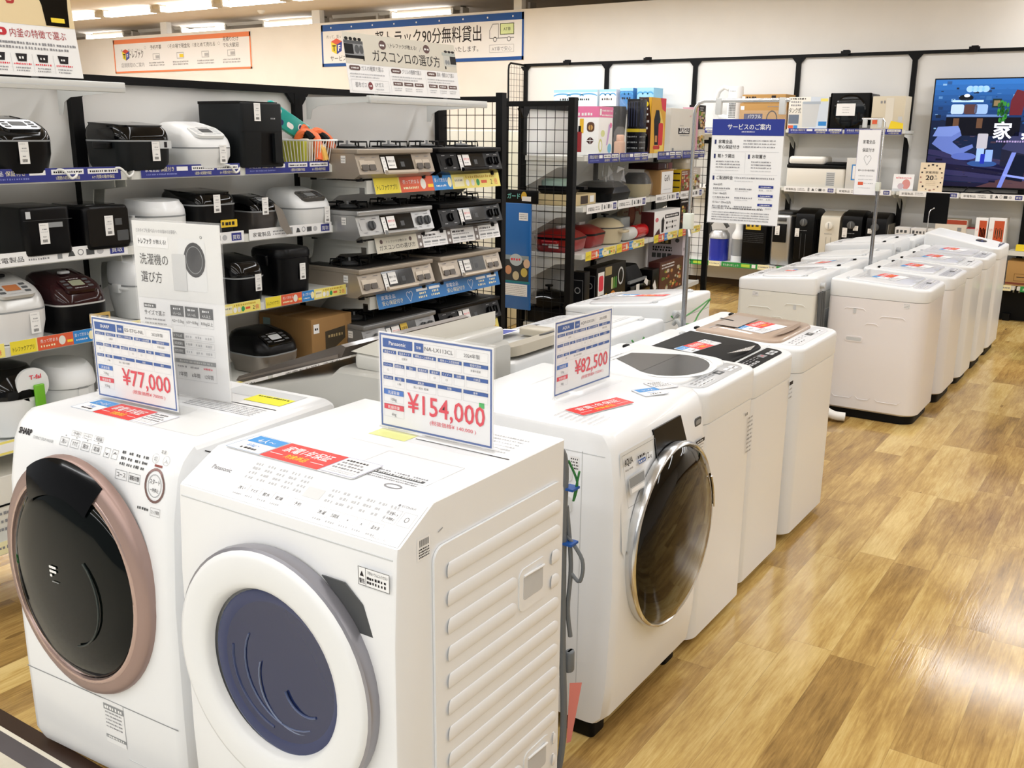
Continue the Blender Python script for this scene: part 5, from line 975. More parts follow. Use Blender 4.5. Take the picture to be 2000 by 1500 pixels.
# ---------------------------------------------------------------- gas stoves
def stove(lab, loc, c, knob='press', front=None, w=.575, d=.42, h=.155, dark=False, extra=None):
    t = thing('gas_stove', lab, 'gas stove', loc, 90, 'gas stoves on the right shelves'); fr = front or c
    b = MB(); b.loft([[(x, y, z) for y, z in ((-d / 2 + .05, .012), (-d / 2 + .012, .035), (-d / 2 + .045, h - .025), (d / 2, h - .025), (d / 2, .012))] for x in (-w / 2, w / 2)], c); bb = b
    b = MB(); b.rbox(0, .012, h - .025, w, d - .02, .022, c if not dark else BLACK, .008, .004); b.rbox(0, .02, h - .0055, w - .03, d - .05, .004, BLKM if dark else mat('#2e2c2a', .4), .006, .001); b.build('top_plate', t)
    V = Vector((0, .033, h - .06)).normalized(); O = Vector((-w / 2, -d / 2 + .0115, .036)); p_h = h - .063
    b = MB(); p = b.print(O, (1, 0, 0), V); p.rect(w * .3, .0, w * .72, p_h, BLKG if True else c, 1); p.rect(w * .52, .02, w * .7, p_h - .02, mat('#15181a', .1, coat=.6), 2); p.rect(w * .55, .03, w * .6, p_h * .6, DGREY, 3); gd = b.build('grill_door', t)
    b = MB(); b.tube([Vector((-w * .19, -d / 2 - .002, .04)), Vector((w * .21, -d / 2 - .002, .04))], .011, fr, 8); b.build('grill_handle', gd)
    for x in ((-.42, -.33, .3, .4) if knob == 'press' else (-.33, .32, .42)):
        b = MB(); q = O + Vector((w / 2 + x * w, 0, 0)) + V * (p_h * .5)
        if knob == 'press': b.prism(rrect(.045, .028, .005, 4), q + Vector((0, -.012, -.012)), (1, 0, 0), V, .016, mat('#57504a', .4) if not dark else BLACK); b.prism(rrect(.055, .038, .006, 4), q + Vector((0, -.003, -.0)), (1, 0, 0), V, .006, fr)
        else: N = Vector((1, 0, 0)).cross(V); b.cyl(q, q + N * .012, .024, DGREY if not dark else BLACK, .022, 20); b.prism(rrect(.008, .04, .003, 3), q + N * .02, (1, 0, 0), V, .01, DGREY if not dark else BLACK)
        b.build('knob', t)
    b = bb; p = b.print(O, (1, 0, 0), V)
    for u in (.06, .2, .78, .9): p.dash(w * u, p_h * .85, w * u + .03, .005, INKG if not dark else INKL); p.dash(w * u, p_h * .12, w * u + .025, .005, INKG if not dark else INKL)
    p.rr(w * .03, p_h * .3, w * .1, p_h * .75, .004, fr, 1); b.build('body', t)
    TR = BLKM
    for x in (-.27 * w, .27 * w):
        b = MB(); z = h + .0; n = 20; rr_ = .085
        b.tube([(x + rr_ * math.cos(2 * math.pi * k / n), .0 + rr_ * math.sin(2 * math.pi * k / n), z + .004) for k in range(n)], .004, TR, 6, True)
        for k in range(6):
            a = 2 * math.pi * k / 6 + .3; b.tube([(x + rr_ * 1.15 * math.cos(a), rr_ * 1.15 * math.sin(a), z), (x + rr_ * 1.12 * math.cos(a), rr_ * 1.12 * math.sin(a), z + .028), (x + rr_ * .5 * math.cos(a), rr_ * .5 * math.sin(a), z + .028)], .0045, TR, 6)
        b.build('trivet', t)
        b = MB(); b.lathe([(.045, 0), (.045, .008), (.036, .012), (.03, .016), (.001, .017)], DGREY, (x, 0, z), n=18); b.cyl((x, 0, z + .017), (x, 0, z + .034), .006, MGREY, n=8); b.build('burner', t)
    b = MB(); b.lathe([(.03, 0), (.03, .008), (.02, .012), (.001, .013)], DGREY, (0, d * .27, h), n=16); b.build('burner', t)
    N = Vector((1, 0, 0)).cross(V)
    price_tag(t, O + Vector((w * .33, 0, 0)) + V * p_h * .42 + N * .004, (1, 0, 0), V, .03, .085)
    b = MB(); p = b.print(O + Vector((w * .375, 0, 0)) + V * p_h * .25 + N * .003, (1, 0, 0), V); p.rect(0, 0, .06, .06, TAGM if not extra else TAGM); p.text('都市ガス用', .03, .03, .014, PRED if knob != 'press' else INK, fit=.048); p.dash(.008, .012, .05, .006, INKG)
    if extra: p.rect(.07, .0, .125, .065, mat('#d8b53c', .5)); p.text('お買得', .0975, .032, .018, INK, fit=.045); p.dash(.078, .015, .117, .006, INK)
    b.build('gas_type_card', t)
    b = MB(); p = b.print((-w / 2 - .0005, -d / 2 + .1, h - .07), *LEFT); p.rect(-.03, 0, .0, .035, TAGM); p.dash(-.027, .02, -.004, .005, INKG); p.dash(-.027, .008, -.004, .005, INKG); b.build('rating_label', t)
    for sx in (-1, 1):
        for sy in (-1, 1): b = MB(); b.cyl((sx * w * .42, sy * d * .36, 0), (sx * w * .42, sy * d * .36, .016), .016, BLKM, n=10); b.build('foot', t)
    return t
BEIGE = mat('#a79c8e', .35, .35); BEIGEF = mat('#c4b8a8', .35, .2); SILVR = mat('#a9aaaa', .3, .6); GRAYS = mat('#8d8e8f', .35, .5)
SX = -3.21 - .21
stove('champagne gas stove on the top gas stove shelf', (SX, 3.84, 1.512), BEIGE, front=BEIGEF)
stove('black gas stove on the top gas stove shelf', (SX, 4.465, 1.512), BLACK, 'turn', dark=True)
stove('silver gas stove on the second gas stove shelf', (SX, 3.83, 1.222), SILVR, 'turn')
stove('black gas stove on the second gas stove shelf', (SX, 4.47, 1.222), BLACK, 'turn', dark=True)
stove('champagne gas stove at the left of the third gas stove shelf', (SX, 3.83, .942), BEIGE, front=BEIGEF)
stove('champagne gas stove at the right of the third gas stove shelf', (SX, 4.47, .942), BEIGE, front=BEIGEF)
stove('grey gas stove with a yellow card on the lowest gas stove shelf', (SX, 3.85, .662), GRAYS, 'turn', extra=1)
stove('black gas stove on the lowest gas stove shelf', (SX, 4.465, .662), BLACK, 'turn', dark=True)
# ---------------------------------------------------------------- boxed goods on the middle unit
BG = 'boxed goods on the middle shelves'
def carton(lab, s0, s1, z, d, h, c, fn=None, y=.02, name='product_box', cat='box', place=None, side=None, rot=0, group=BG, lid=None):
    w = s1 - s0; loc = (*(place or mid)((s0 + s1) / 2, y + d / 2), z)
    t = thing(name, lab, cat, loc, (MR if place is None else 0) + rot, group)
    b = MB(); b.rbox(0, 0, 0, w, d, h, c, .004, .0025); p = b.print((-w / 2, -d / 2 - .0002, 0), *FRONT)
    if fn: fn(p, w, h)
    if side: p = b.print((-w / 2 - .0002, d / 2, 0), *LEFT); side(p, d, h)
    if lid: b.box(-w / 2, -d / 2, h, w / 2, -.002, h + .0012, lid); b.box(-w / 2, .002, h, w / 2, d / 2, h + .0012, lid)
    b.build('box_body', t)
    return t
def dashes(p, u0, u1, v, n, dv, h, m): [p.dash(u0, v - dv * k, u1, h, m) for k in range(n)]
PINK = mat('#e77ba8', .45); LILAC = mat('#c9a7d8', .5); SKYL = mat('#79bfe0', .5)
def f_pink_side(p, w, h):
    p.rect(0, h * .78, w, h, PINK); p.dash(w * .06, h * .81, w * .7, .02, PAPER)
    p.poly(rrect(w * .34, h * .2, .02, 3, w * .64, h * .58), mat('#5a3a2a', .5)); p.poly(rrect(w * .22, h * .12, .02, 3, w * .64, h * .57), mat('#c89a5a', .5), 2); p.poly(rrect(w * .32, h * .15, .03, 3, w * .63, h * .3), mat('#4a2a2a', .5)); p.rect(w * .62, h * .22, w * .64, h * .38, PAPER, 2); p.rect(w * .47, h * .295, w * .79, h * .31, PAPER, 2)
    p.rect(w * .14, h * .45, w * .32, h * .75, mat('#e8b830', .5)); p.rect(w * .03, h * .06, w * .24, h * .48, mat('#8c2026', .5), 2); p.rect(w * .08, h * .48, w * .2, h * .6, BLACK, 2)
def f_pink(p, w, h):
    p.rect(0, h * .78, w, h, PINK); p.rect(w * .05, h * .82, w * .17, h * .95, PAPER, 2); dashes(p, w * .22, w * .96, h * .9, 2, .03, .012, PAPER)
    p.ell(w * .15, h * .2, w * .14, h * .14, mat('#cfcf8a', .5)); p.ell(w * .15, h * .2, w * .08, h * .09, PAPER, 2); p.ell(w * .3, h * .45, w * .14, h * .07, mat('#d6dc9a', .5)); p.poly([(w * .55, h * .2), (w * .65, h * .22), (w * .85, h * .6), (w * .72, h * .65)], LILAC); p.ell(w * .86, h * .62, w * .08, h * .06, PINK); p.ell(w * .8, h * .14, w * .14, h * .1, SKYL)
carton('white box with a pink lid band and hair styling pictures', .29, .53, 1.603, .16, .315, PAPER, f_pink, side=f_pink_side)
t = thing('bagged_appliance', 'black appliance in a clear plastic bag beside the pink banded box', 'appliance', (*mid(.9, .17), 1.603), MR, BG)
b = MB(); b.stack([(0, .14, .13, .03), (.22, .17, .15, .04), (.3, .19, .16, .05), (.33, .18, .15, .05)], BLACK, 6); b.cyl((-.06, 0, .2), (-.1, 0, .2), .035, BLKM); p = b.print((-.0965, .03, .2), *LEFT); p.rect(.0, .03, .045, .09, mat('#e9b0a4', .5)); b.build('body', t)
b = MB(); b.stack([(.0, .2, .17, .04), (.2, .21, .18, .05), (.34, .2, .18, .06), (.385, .16, .1, .04), (.4, .1, .04, .015)], ACRYL, 6); b.build('plastic_bag', t)
t = thing('bagged_part', 'small salmon coloured part in a clear bag in front of the black bagged appliance', 'appliance part', (*mid(.74, .05), 1.603), MR, BG)
b = MB(); b.rbox(0, 0, 0, .09, .06, .09, mat('#cfa890', .4), .02, .01); b.rbox(.01, 0, .085, .06, .05, .05, mat('#e0b49c', .4), .02, .01); b.build('body', t); b = MB(); b.stack([(0, .11, .08, .03), (.15, .11, .07, .03), (.19, .08, .02, .008)], ACRYL, 5); b.build('plastic_bag', t)
def f_dark(p, w, h):
    p.rect(0, h * .4, w, h * .46, mat('#cdb52a', .5))
    for k in range(4): p.rect(w * (.15 + .2 * k), h * .5, w * (.2 + .2 * k), h * .95, mat('#3a405c', .3))
    dashes(p, w * .1, w * .9, h * .3, 5, .04, .012, MGREY)
carton('dark plastic wrapped box with a yellow band', 1.03, 1.17, 1.603, .1, .385, mat('#15151a', .2, coat=.5), f_dark, side=f_dark)
DBR = mat('#3a1d16', .4)
def f_brown(p, w, h):
    p.rect(0, 0, w, h, mat('#e3ac2a', .45)); p.poly([(w * .3, 0), (w * .9, 0), (w * .9, h * .5), (w * .6, h * .78), (w * .35, h * .5)], mat('#f2d76a', .45), 2); p.poly([(w * .6, h), (w, h), (w, h * .75), (w * .74, h * .8)], PRED, 2)
    p.poly([(w * .28, h * .15), (w * .55, h * .15), (w * .64, h * .62), (w * .52, h * .78), (w * .32, h * .78), (w * .2, h * .6)], BLACK, 3); p.rr(w * .52, h * .14, w * .84, h * .55, .02, mat('#d8282c', .4), 4); p.rr(w * .2, h * .07, w * .65, h * .14, .015, mat('#c93226', .4), 4); p.rr(w * .3, h * .2, w * .45, h * .32, .005, mat('#c58a4a', .4), 4)
def f_brown_side(p, w, h):
    p.ell(w * .6, h * .88, w * .16, h * .045, YEL, 2); dashes(p, w * .3, w * .8, h * .78, 2, .04, .014, PAPER); dashes(p, w * .15, w * .9, h * .55, 3, .05, .02, PAPER); p.rect(w * .1, h * .05, w * .42, h * .35, YEL, 2); p.ell(w * .26, h * .2, w * .1, h * .1, BLACK, 3); p.ell(w * .7, h * .2, w * .14, h * .16, BLACK, 2); p.poly([(w, h), (w * .75, h), (w, h * .6)], mat('#e3ac2a', .45), 2)
carton('brown and yellow box with a black and red curler picture', 1.265, 1.58, 1.603, .095, .405, DBR, f_brown, side=f_brown_side)
def f_zai(p, w, h):
    p.rect(w * .33, h * .42, w * .85, h * .56, INK); p.text('ZAIGLE', w * .59, h * .45, .06, PAPER, fit=w * .44, bold=.04); p.dash(w * .4, h * .37, w * .85, .01, INKL); p.dash(w * .38, h * .6, w * .55, .008, INKL); p.text('cool', w * .86, h * .82, .025, mat('#d88a98', .5)); p.rect(w * .08, h * .03, w * .16, h * .1, MGREY)
carton('plain white box with a black nameplate panel', 1.715, 2.26, 1.603, .06, .34, OFFW, f_zai)
def f_food(c1, c2, c3):
    def f(p, w, h):
        g = random.Random(int(w * 1000 + h * 77))
        p.rect(w * .02, h * .03, w * .98, h * .97, mat(c1, .5))
        for k in range(40):
            m = mat(g.choice((c2, c3, '#d8b25a', '#7a3a22', '#c8c0a8', '#6a8a3a')), .5); q = g.uniform(.01, .03); p.poly(rrect(q * 2.2, q, q * .4, 2, g.uniform(.1, .9) * w, g.uniform(.08, .7) * h), m, 2 + k % 3)
        dashes(p, w * .08, w * .6, h * .86, 2, h * .09, h * .05, PAPER)
    return f
carton('pink cornered box at the far end of the top middle shelf', 2.33, 2.4, 1.603, .12, .36, mat('#d9a3b2', .5), y=.02)
carton('black box with food pictures on top of the beige one at the far end', 2.44, 2.62, 1.785, .09, .2, BLACK, f_food('#2a2428', '#c8a878', '#b88a9a'), y=.03, side=f_food('#2a2428', '#c8a878', '#b88a9a'))
carton('beige box with white food prints at the far end of the top middle shelf', 2.44, 2.62, 1.603, .09, .18, mat('#d8cdb8', .5), f_food('#dcd2c0', '#e8e2d4', '#a89878'), y=.03, side=f_food('#dcd2c0', '#e8e2d4', '#a89878'))
# second middle shelf
b = MB(); b.stack([(0, .18, .2, .03), (.02, .21, .23, .03), (.05, .21, .23, .03)], BLACK, 5); b.box(-.03, -.2, .03, .03, -.11, .05, BLACK); solo(b, 'griddle_pan', 'black pan with a pale mint lid behind the mesh panel', 'pan', (*mid(.2, .26), 1.352), MR)
b = MB(); b.stack([(0, .19, .2, .04), (.03, .19, .2, .04), (.045, .15, .16, .03)], mat('#a8c4b8', .35), 5); solo(b, 'pan_lid', 'pale mint green lid on the black pan', 'lid', (*mid(.2, .26), 1.404), MR)
carton('cream box with a dark window under the pan', -.0 + .1, .44, 1.277, .32, .072, mat('#cdb98c', .6), lambda p, w, h: (p.rect(w * .25, h * .1, w * .6, h * .85, mat('#3a2a1c', .5)), p.rect(w * .7, h * .2, w * .9, h * .8, PAPER)), y=.09)
t = thing('bagged_appliance', 'large black appliance in a crinkled clear bag on the second middle shelf', 'appliance', (*mid(.77, .19), 1.277), MR, BG)
b = MB(); b.stack([(0, .42, .28, .05), (.06, .46, .32, .08), (.1, .4, .3, .1), (.135, .28, .2, .08)], BLACK, 6); b.build('body', t)
b = MB(); g = random.Random(3)
for k in range(14): x, y, z = g.uniform(-.2, .18), g.uniform(-.16, .0), g.uniform(.08, .22); b.add([(x, y, z), (x + g.uniform(.03, .09), y + g.uniform(-.03, .03), z + g.uniform(-.05, .05)), (x + g.uniform(.0, .05), y, z + g.uniform(.04, .09))], [(0, 1, 2)], mat('#c8ccd0', .08, alpha=.45))
b.stack([(.1, .42, .3, .1), (.16, .36, .26, .1), (.24, .28, .16, .06), (.28, .16, .05, .02)], ACRYL, 6); b.build('plastic_bag', t)
t = thing('bagged_appliance', 'olive and black round appliance in a clear bag before the plain carton', 'appliance', (*mid(1.3, .13), 1.277), MR, BG)
b = MB(); b.stack([(0, .18, .17, .07), (.03, .22, .21, .09), (.1, .24, .22, .1)], mat('#a89c78', .4), 6); b.stack([(.1, .24, .22, .1), (.15, .2, .19, .09), (.18, .14, .13, .06)], BLACK, 6); b.build('body', t); b = MB(); b.stack([(.0, .24, .22, .09), (.1, .26, .24, .1), (.19, .2, .17, .08), (.2, .18, .1, .04)], ACRYL, 6); b.build('plastic_bag', t)
carton('plain brown carton with a white label on its end, second middle shelf', 1.537, 1.835, 1.277, .14, .195, mat('#a98250', .7), lambda p, w, h: (p.rect(w * .06, .012, w * .96, h * .93, PAPER), p.text('GeN', w * .48, h * .55, .07, INK, fit=w * .4), p.dash(w * .25, h * .2, w * .8, .008, INKL)), y=.02)
carton('flat dark red box lying on the plain carton', 1.5, 1.83, 1.475, .25, .05, mat('#2e1716', .4), lambda p, w, h: (p.rect(w * .45, h * .2, w * .5, h * .8, MGREY), p.rect(w * .58, h * .1, w * .66, h * .9, mat('#7a5a3a', .5)), p.rect(w * .7, 0, w * .95, h, mat('#5a1a1c', .5))), y=.03)
carton('yellow sided box with food pictures on the second middle shelf', 2.02, 2.3, 1.277, .08, .185, mat('#d6b416', .5), f_food('#7a4a2a', '#d8b89a', '#a83a2a'), y=.02, side=lambda p, w, h: [p.rect(w * .1, h * q, w * .9, h * (q + .06), INK, 2) for q in (.2, .5, .8)])
b = MB(); b.stack([(0, .2, .14, .04), (.05, .22, .16, .06), (.1, .18, .12, .05), (.13, .1, .06, .02)], mat('#b8b0a0', .3), 5); solo(b, 'plastic_bag', 'crumpled pale bag on top of the yellow sided box', 'bag', (*mid(2.2, .08), 1.464), MR)
carton('pale grey box with bottle prints at the far end of the second middle shelf', 2.36, 2.6, 1.277, .12, .19, mat('#c4bcb4', .5), f_food('#cfc6bc', '#e2dcd2', '#8a7a70'), y=.04)
# third middle shelf
RPOT = mat('#8f1416', .3, coat=.4)
def hotpot(lab, s, y, sc_=1):
    t = thing('electric_pan', lab, 'electric cooker', (*mid(s, y), .967), MR, 'red electric pans'); b = MB(); b.stack([(0, .24, .24, .04), (.02, .27, .28, .06), (.085, .3, .3, .07)], RPOT, 6); p = b.print((-.151, .12, .02), (0, -1, 0), (-.12, 0, 1)); p.rect(.06, .025, .1, .055, PAPER); p.rect(.105, .01, .18, .055, PAPER); b.build('body', t)
    b = MB(); b.stack([(.086, .305, .305, .07), (.1, .305, .305, .07)], BLACK, 6); b.build('rim', t)
    b = MB(); b.stack([(.1, .3, .3, .07), (.125, .24, .24, .06), (.15, .16, .14, .05)], RPOT, 6); b.build('lid', t); b = MB(); b.rbox(0, 0, .15, .1, .03, .02, LGREY, .01, .004); b.build('lid_handle', t)
    for q in (-1, 1): b = MB(); b.rbox(q * .16, 0, .06, .05, .12, .02, RPOT, .01, .005); b.build('side_handle', t)
hotpot('red electric pan at the left end of the third middle shelf', .2, .24); hotpot('red electric pan beside the cream pot', .53, .24)
CRM = mat('#c9bd9e', .3, coat=.4)
t = thing('casserole_pot', 'cream oval casserole pot with a lid and black knob', 'pot', (*mid(.8, .17), .967), MR); b = MB(); b.lathe([(.1, 0), (.12, .01), (.13, .06), (.135, .115)], CRM, n=28, sx=1.1); b.build('body', t)
b = MB(); b.lathe([(.139, .12), (.14, .128), (.11, .16), (.06, .18), (.002, .188)], CRM, n=28, sx=1.1); b.build('lid', t); b = MB(); b.lathe([(.138, .115), (.142, .12), (.138, .126)], DGREY, n=28, sx=1.1, cap=False); b.build('rim', t); b = MB(); b.lathe([(.012, .188), (.012, .2), (.03, .203), (.03, .214), (.002, .216)], BLACK, n=14); b.build('knob', t)
for q in (-1, 1): b = MB(); b.rbox(0, q * .15, .085, .1, .06, .018, CRM, .015, .006); b.build('side_handle', t)
t = thing('glass_dish', 'clear glass lidded dish behind the cream pot', 'dish', (*mid(1.2, .26), .967), MR); b = MB(); b.rbox(0, 0, .06, .2, .2, .1, mat('#c9d2d2', .05, alpha=.55), .03, .01); b.build('cover', t); b = MB(); b.rbox(0, 0, 0, .22, .22, .06, mat('#d6d6d0', .3), .04, .01); b.build('base', t); b = MB(); b.rbox(.1, -.05, .03, .025, .05, .12, LGREY, .008, .003); b.build('clip', t)
b = MB(); b.lathe([(.02, -.09), (.045, -.085), (.05, 0), (.045, .085), (.02, .09)], mat('#dcdcd8', .3), axis='x', n=18); solo(b, 'wrapped_roll', 'white bundle wrapped in plastic on the third middle shelf', 'package', (*mid(1.04, .08), 1.02), MR)
b = MB(); b.lathe([(.03, -.11), (.05, -.1), (.052, 0), (.05, .1), (.03, .11)], mat('#c8141a', .2, coat=.6), axis='x', n=18); solo(b, 'wrapped_roll', 'shiny red roll on the third middle shelf', 'package', (*mid(1.26, .085), 1.022), MR)
def f_wbox(p, w, h):
    p.rect(w * .4, h * .66, w * .95, h * .82, INK); p.dash(w * .44, h * .7, w * .9, .016, PAPER, 2); p.poly([(w * .28, h * .1), (w * .36, h * .1), (w * .38, h * .6), (w * .33, h * .75), (w * .27, h * .6)], INK); p.poly([(w * .02, h * .02), (w * .24, h * .02), (w * .2, h * .3), (w * .12, h * .2)], mat('#4a1a1c', .5)); p.ell(w * .1, h * .66, w * .06, h * .09, mat('#d8707a', .5))
    for k in range(4): p.ell(w * (.48 + .22 * (k % 2)), h * (.25 + .22 * (k // 2)), w * .03, h * .06, INK); p.dash(w * (.54 + .22 * (k % 2)), h * (.23 + .22 * (k // 2)), w * (.64 + .22 * (k % 2)), .012, INKG)
carton('white box with a black bottle opener picture and dark red side', 1.407, 2.02, .967, .11, .19, PAPER, f_wbox, side=lambda p, w, h: p.rect(0, 0, w, h, mat('#4a1214', .5)), y=.01)
carton('pizza maker box with red round print at the back of the third middle shelf', .0 + 1.62, 2.1, .967, .05, .27, mat('#b8a890', .6), lambda p, w, h: (p.ell(w * .42, h * .5, w * .17, h * .38, mat('#8f3a2a', .5)), p.ell(w * .42, h * .5, w * .12, h * .28, mat('#b86a4a', .5), 2), p.ring(w * .82, h * .62, w * .09, h * .2, .02, mat('#a0442e', .5)), p.dash(w * .58, h * .55, w * .75, .03, mat('#a0442e', .5)), dashes(p, w * .05, w * .24, h * .7, 4, h * .14, h * .06, mat('#8f4a3a', .5))), y=.36)
carton('dark food pictured box at the far end of the third middle shelf', 2.16, 2.5, .967, .12, .28, BLACK, f_food('#231a18', '#8a5a3a', '#6a3a2a'), y=.06)
# lowest middle shelf
def f_dial(p, w, h): p.rect(w * .1, h * .4, w * .9, h * .85, mat('#0c0e14', .3)); p.frame(w * .1, h * .4, w * .9, h * .85, .002, MGREY, 2); p.ring(w * .5, h * .65, w * .22, w * .22, .006, MGREY, 2); p.rect(w * .1, h * .08, w * .9, h * .38, MGREY); dashes(p, w * .16, w * .84, h * .33, 5, h * .05, h * .025, INK)
carton('black box with a round dial picture, left of the fruit pictured box', .13, .22, .482, .1, .355, BLACK, side=f_dial, y=.02)
def f_fruit(p, w, h):
    p.rect(w * .05, h * .45, w * .25, h * .9, PAPER); p.poly(rrect(w * .15, h * .3, .02, 3, w * .15, h * .68), PRED, 2)
    for k in range(3): p.poly(rrect(w * .05, h * .24, .012, 3, w * (.52 + .07 * k), h * .62), (mat('#d6d8a8', .5), mat('#6a9a3a', .5), mat('#3f8a3a', .5))[k], 2)
    p.ring(w * .45, h * .45, w * .16, h * .26, w * .06, mat('#e0b02a', .5), 3, 14, 180, 300); p.ell(w * .55, h * .34, w * .1, h * .13, mat('#d88a2a', .5), 4); p.ell(w * .48, h * .16, w * .14, h * .1, mat('#8a5a2a', .5), 3); p.ell(w * .85, h * .25, w * .08, h * .14, mat('#c8b878', .5), 3); p.ring(w * .82, h * .72, w * .1, h * .18, .014, LGREY, 3); p.ell(w * .12, h * .1, w * .07, h * .1, mat('#a8c48a', .5), 3); p.rect(w * .28, h * .8, w * .5, h * .97, mat('#a89868', .5), 2)
carton('black juicer box with fruit and vegetable pictures', .333, .875, .482, .1, .36, mat('#0d0a08', .35), f_fruit, y=.02, side=f_dial)
t = thing('bagged_appliance', 'black grill in a plastic bag with white tags on the lowest middle shelf', 'appliance', (*mid(1.2, .2), .482), MR, BG); b = MB(); b.stack([(0, .36, .26, .04), (.1, .4, .3, .06), (.2, .38, .28, .08), (.28, .3, .2, .06)], BLKM, 6); b.box(-.18, -.16, .16, .18, -.14, .18, MGREY); b.build('body', t)
b = MB(); b.rbox(.0, -.17, .02, .44, .02, .13, BLKG, .02, .008); p = b.print((-.2, -.1805, .05), *FRONT); p.rect(.1, .03, .17, .1, TAGM); p.poly([(.26, .1), (.34, .06), (.36, .1), (.3, .13)], TAGM); b.build('plastic_bag', t)
carton('dark box with a hanging white tag on the lowest middle shelf', 1.45, 1.6, .482, .12, .22, BLACK, lambda p, w, h: p.poly([(w * .1, h * .45), (w * .4, h * .15), (w * .7, h * .3), (w * .4, h * .62)], TAGM), y=.02)
carton('brown box with grilled food pictures on the lowest middle shelf', 1.615, 2.2, .482, .1, .26, mat('#4a1c16', .45), f_food('#5a3420', '#c89a5a', '#a84a2a'), y=.02)
def f_tall(p, w, h):
    p.rect(w * .14, h * .72, w * .66, h * .81, mat('#4a4432', .5)); p.dash(w * .18, h * .735, w * .62, .03, mat('#c8b87a', .5), 2); p.dash(w * .14, h * .63, w * .74, .02, INK); p.dash(w * .14, h * .58, w * .7, .02, INK); p.poly([(w * .05, h * .86), (w * .11, h * .86), (w * .08, h * .78)], INK); p.ell(w * .84, h * .8, w * .06, h * .04, DGREY)
    for k in range(4): p.rect(w * (.12 + .15 * k), h * .45, w * (.24 + .15 * k), h * .54, DGREY)
    p.rect(w * .75, h * .1, w * .95, h * .22, mat('#6a3a5a', .5))
carton('tall lilac white appliance box at the far end of the lowest middle shelf', 2.4, 2.52, .482, .32, .45, mat('#d4ccd6', .5), lambda p, w, h: p.dash(w * .2, h * .6, w * .8, .03, INKG), y=.1, side=f_tall)
t = thing('frying_pan', 'black glass lidded pan behind the mesh panel on the lowest middle shelf', 'pan', (*mid(.12, .28), .59), MR); b = MB(); b.lathe([(.09, 0), (.12, .02), (.135, .07), (.137, .072)], BLKM, n=26); b.build('body', t); b = MB(); b.lathe([(.137, .073), (.11, .1), (.05, .115), (.002, .117)], BLKG, n=26); b.build('lid', t); b = MB(); b.lathe([(.01, .117), (.01, .135), (.028, .138), (.028, .148), (.002, .15)], BLACK, n=12); b.build('knob', t)
carton('black box with white print supporting the glass lidded pan', -.0 + .05, .25, .482, .26, .105, BLACK, lambda p, w, h: (p.frame(w * .2, h * .2, w * .6, h * .8, .006, LGREY), p.dash(w * .65, h * .4, w * .9, .02, LGREY)), y=.15)
# packaged blue mat hanging on the mesh
t = thing('packaged_mat', 'tall blue packaged mat hanging on the mesh panel beside the gas stoves', 'package', (-3.735, 5.45, .6), 0)
b = MB(); W, h = .27, .7; b.rbox(W / 2, 0, 0, W, .02, h, mat('#1763ad', .35, coat=.3), .006, .004); p = b.print((0, -.0103, 0), *FRONT)
p.rect(.01, .19, W - .01, .33, mat('#2c3236', .5)); p.poly([(.02, .36), (W - .01, .36), (W - .01, .33), (.02, .33)], mat('#8a98a0', .5)); p.ell(.16, .33, .05, .04, mat('#b8c4c8', .5), 2); p.dash(.12, .325, .2, .016, PRED, 3)
for u, v, m in ((.1, .26, '#c8906a'), (.16, .225, '#c8bc98'), (.225, .25, '#c8b45a'), (.245, .31, '#d8b89a')): p.ell(u, v, .026, .03, mat(m, .5), 3)
p.rect(0, .175, W, .19, mat('#1a7a86', .5)); p.rect(.01, .09, W - .02, .17, PAPER); dashes(p, .02, W - .03, .155, 6, .012, .004, INKG); p.rect(.18, .59, .25, .64, PAPER); dashes(p, .185, .245, .625, 3, .012, .005, INKG); b.build('mat_pack', t)
b = MB(); b.rbox(W / 2 + .02, .0, h - .0, W + .06, .014, .085, BLACK, .004, .003); p = b.print((0, -.0075, h), *FRONT); p.text('敷くガード', .1, .03, .04, mat('#7fd0c8', .5), fit=.17, bold=.03); p.ell(.215, .045, .022, .03, mat('#d8b03a', .5)); p.rect(.2, .015, .27, .045, PAPER, 2); b.build('header_card', t)
b = MB(); b.box(W, -.004, .05, W + .045, .004, h, ACRYL); b.build('clear_sleeve', t)
# appliances seen through the mesh, behind the shelving
t = thing('refrigerator', 'white refrigerator seen through the mesh panels', 'refrigerator', (-5.3, 7.35, 0), 8); b = MB(); b.rbox(0, 0, 0, .7, .65, 1.76, mat('#e9e6d8', .35), .03, .012); b.box(-.351, -.327, 1.2, .351, -.324, 1.206, MGREY); b.build('body', t); b = MB(); p = b.print((-.2, -.3262, 1.4), *FRONT); p.rect(.02, .0, .1, .12, NAVYD); p.dash(.03, .07, .09, .03, PAPER, 2); p.dash(.03, .02, .09, .02, PAPER, 2); b.build('sticker', t)
t = thing('refrigerator', 'second pale refrigerator behind the mesh, beside the boxed goods shelves', 'refrigerator', (-4.36, 7.5, 0), 5); b = MB(); b.rbox(0, 0, 0, .58, .6, 1.75, mat('#e6ead6', .35), .03, .012); b.build('body', t)
t = thing('microwave_cart', 'white cabinet with a dark topped oven behind the gas stove mesh', 'cabinet', (-5.35, 6.35, 0), 0); b = MB(); b.rbox(0, 0, 0, .55, .45, 1.72, mat('#e8eaf0', .4), .01, .005); b.rbox(0, 0, 1.722, .6, .5, .07, mat('#6a5f52', .5), .01, .004); b.box(-.3, -.25, .9, -.26, .22, 1.72, mat('#7a6a58', .5)); b.build('body', t)
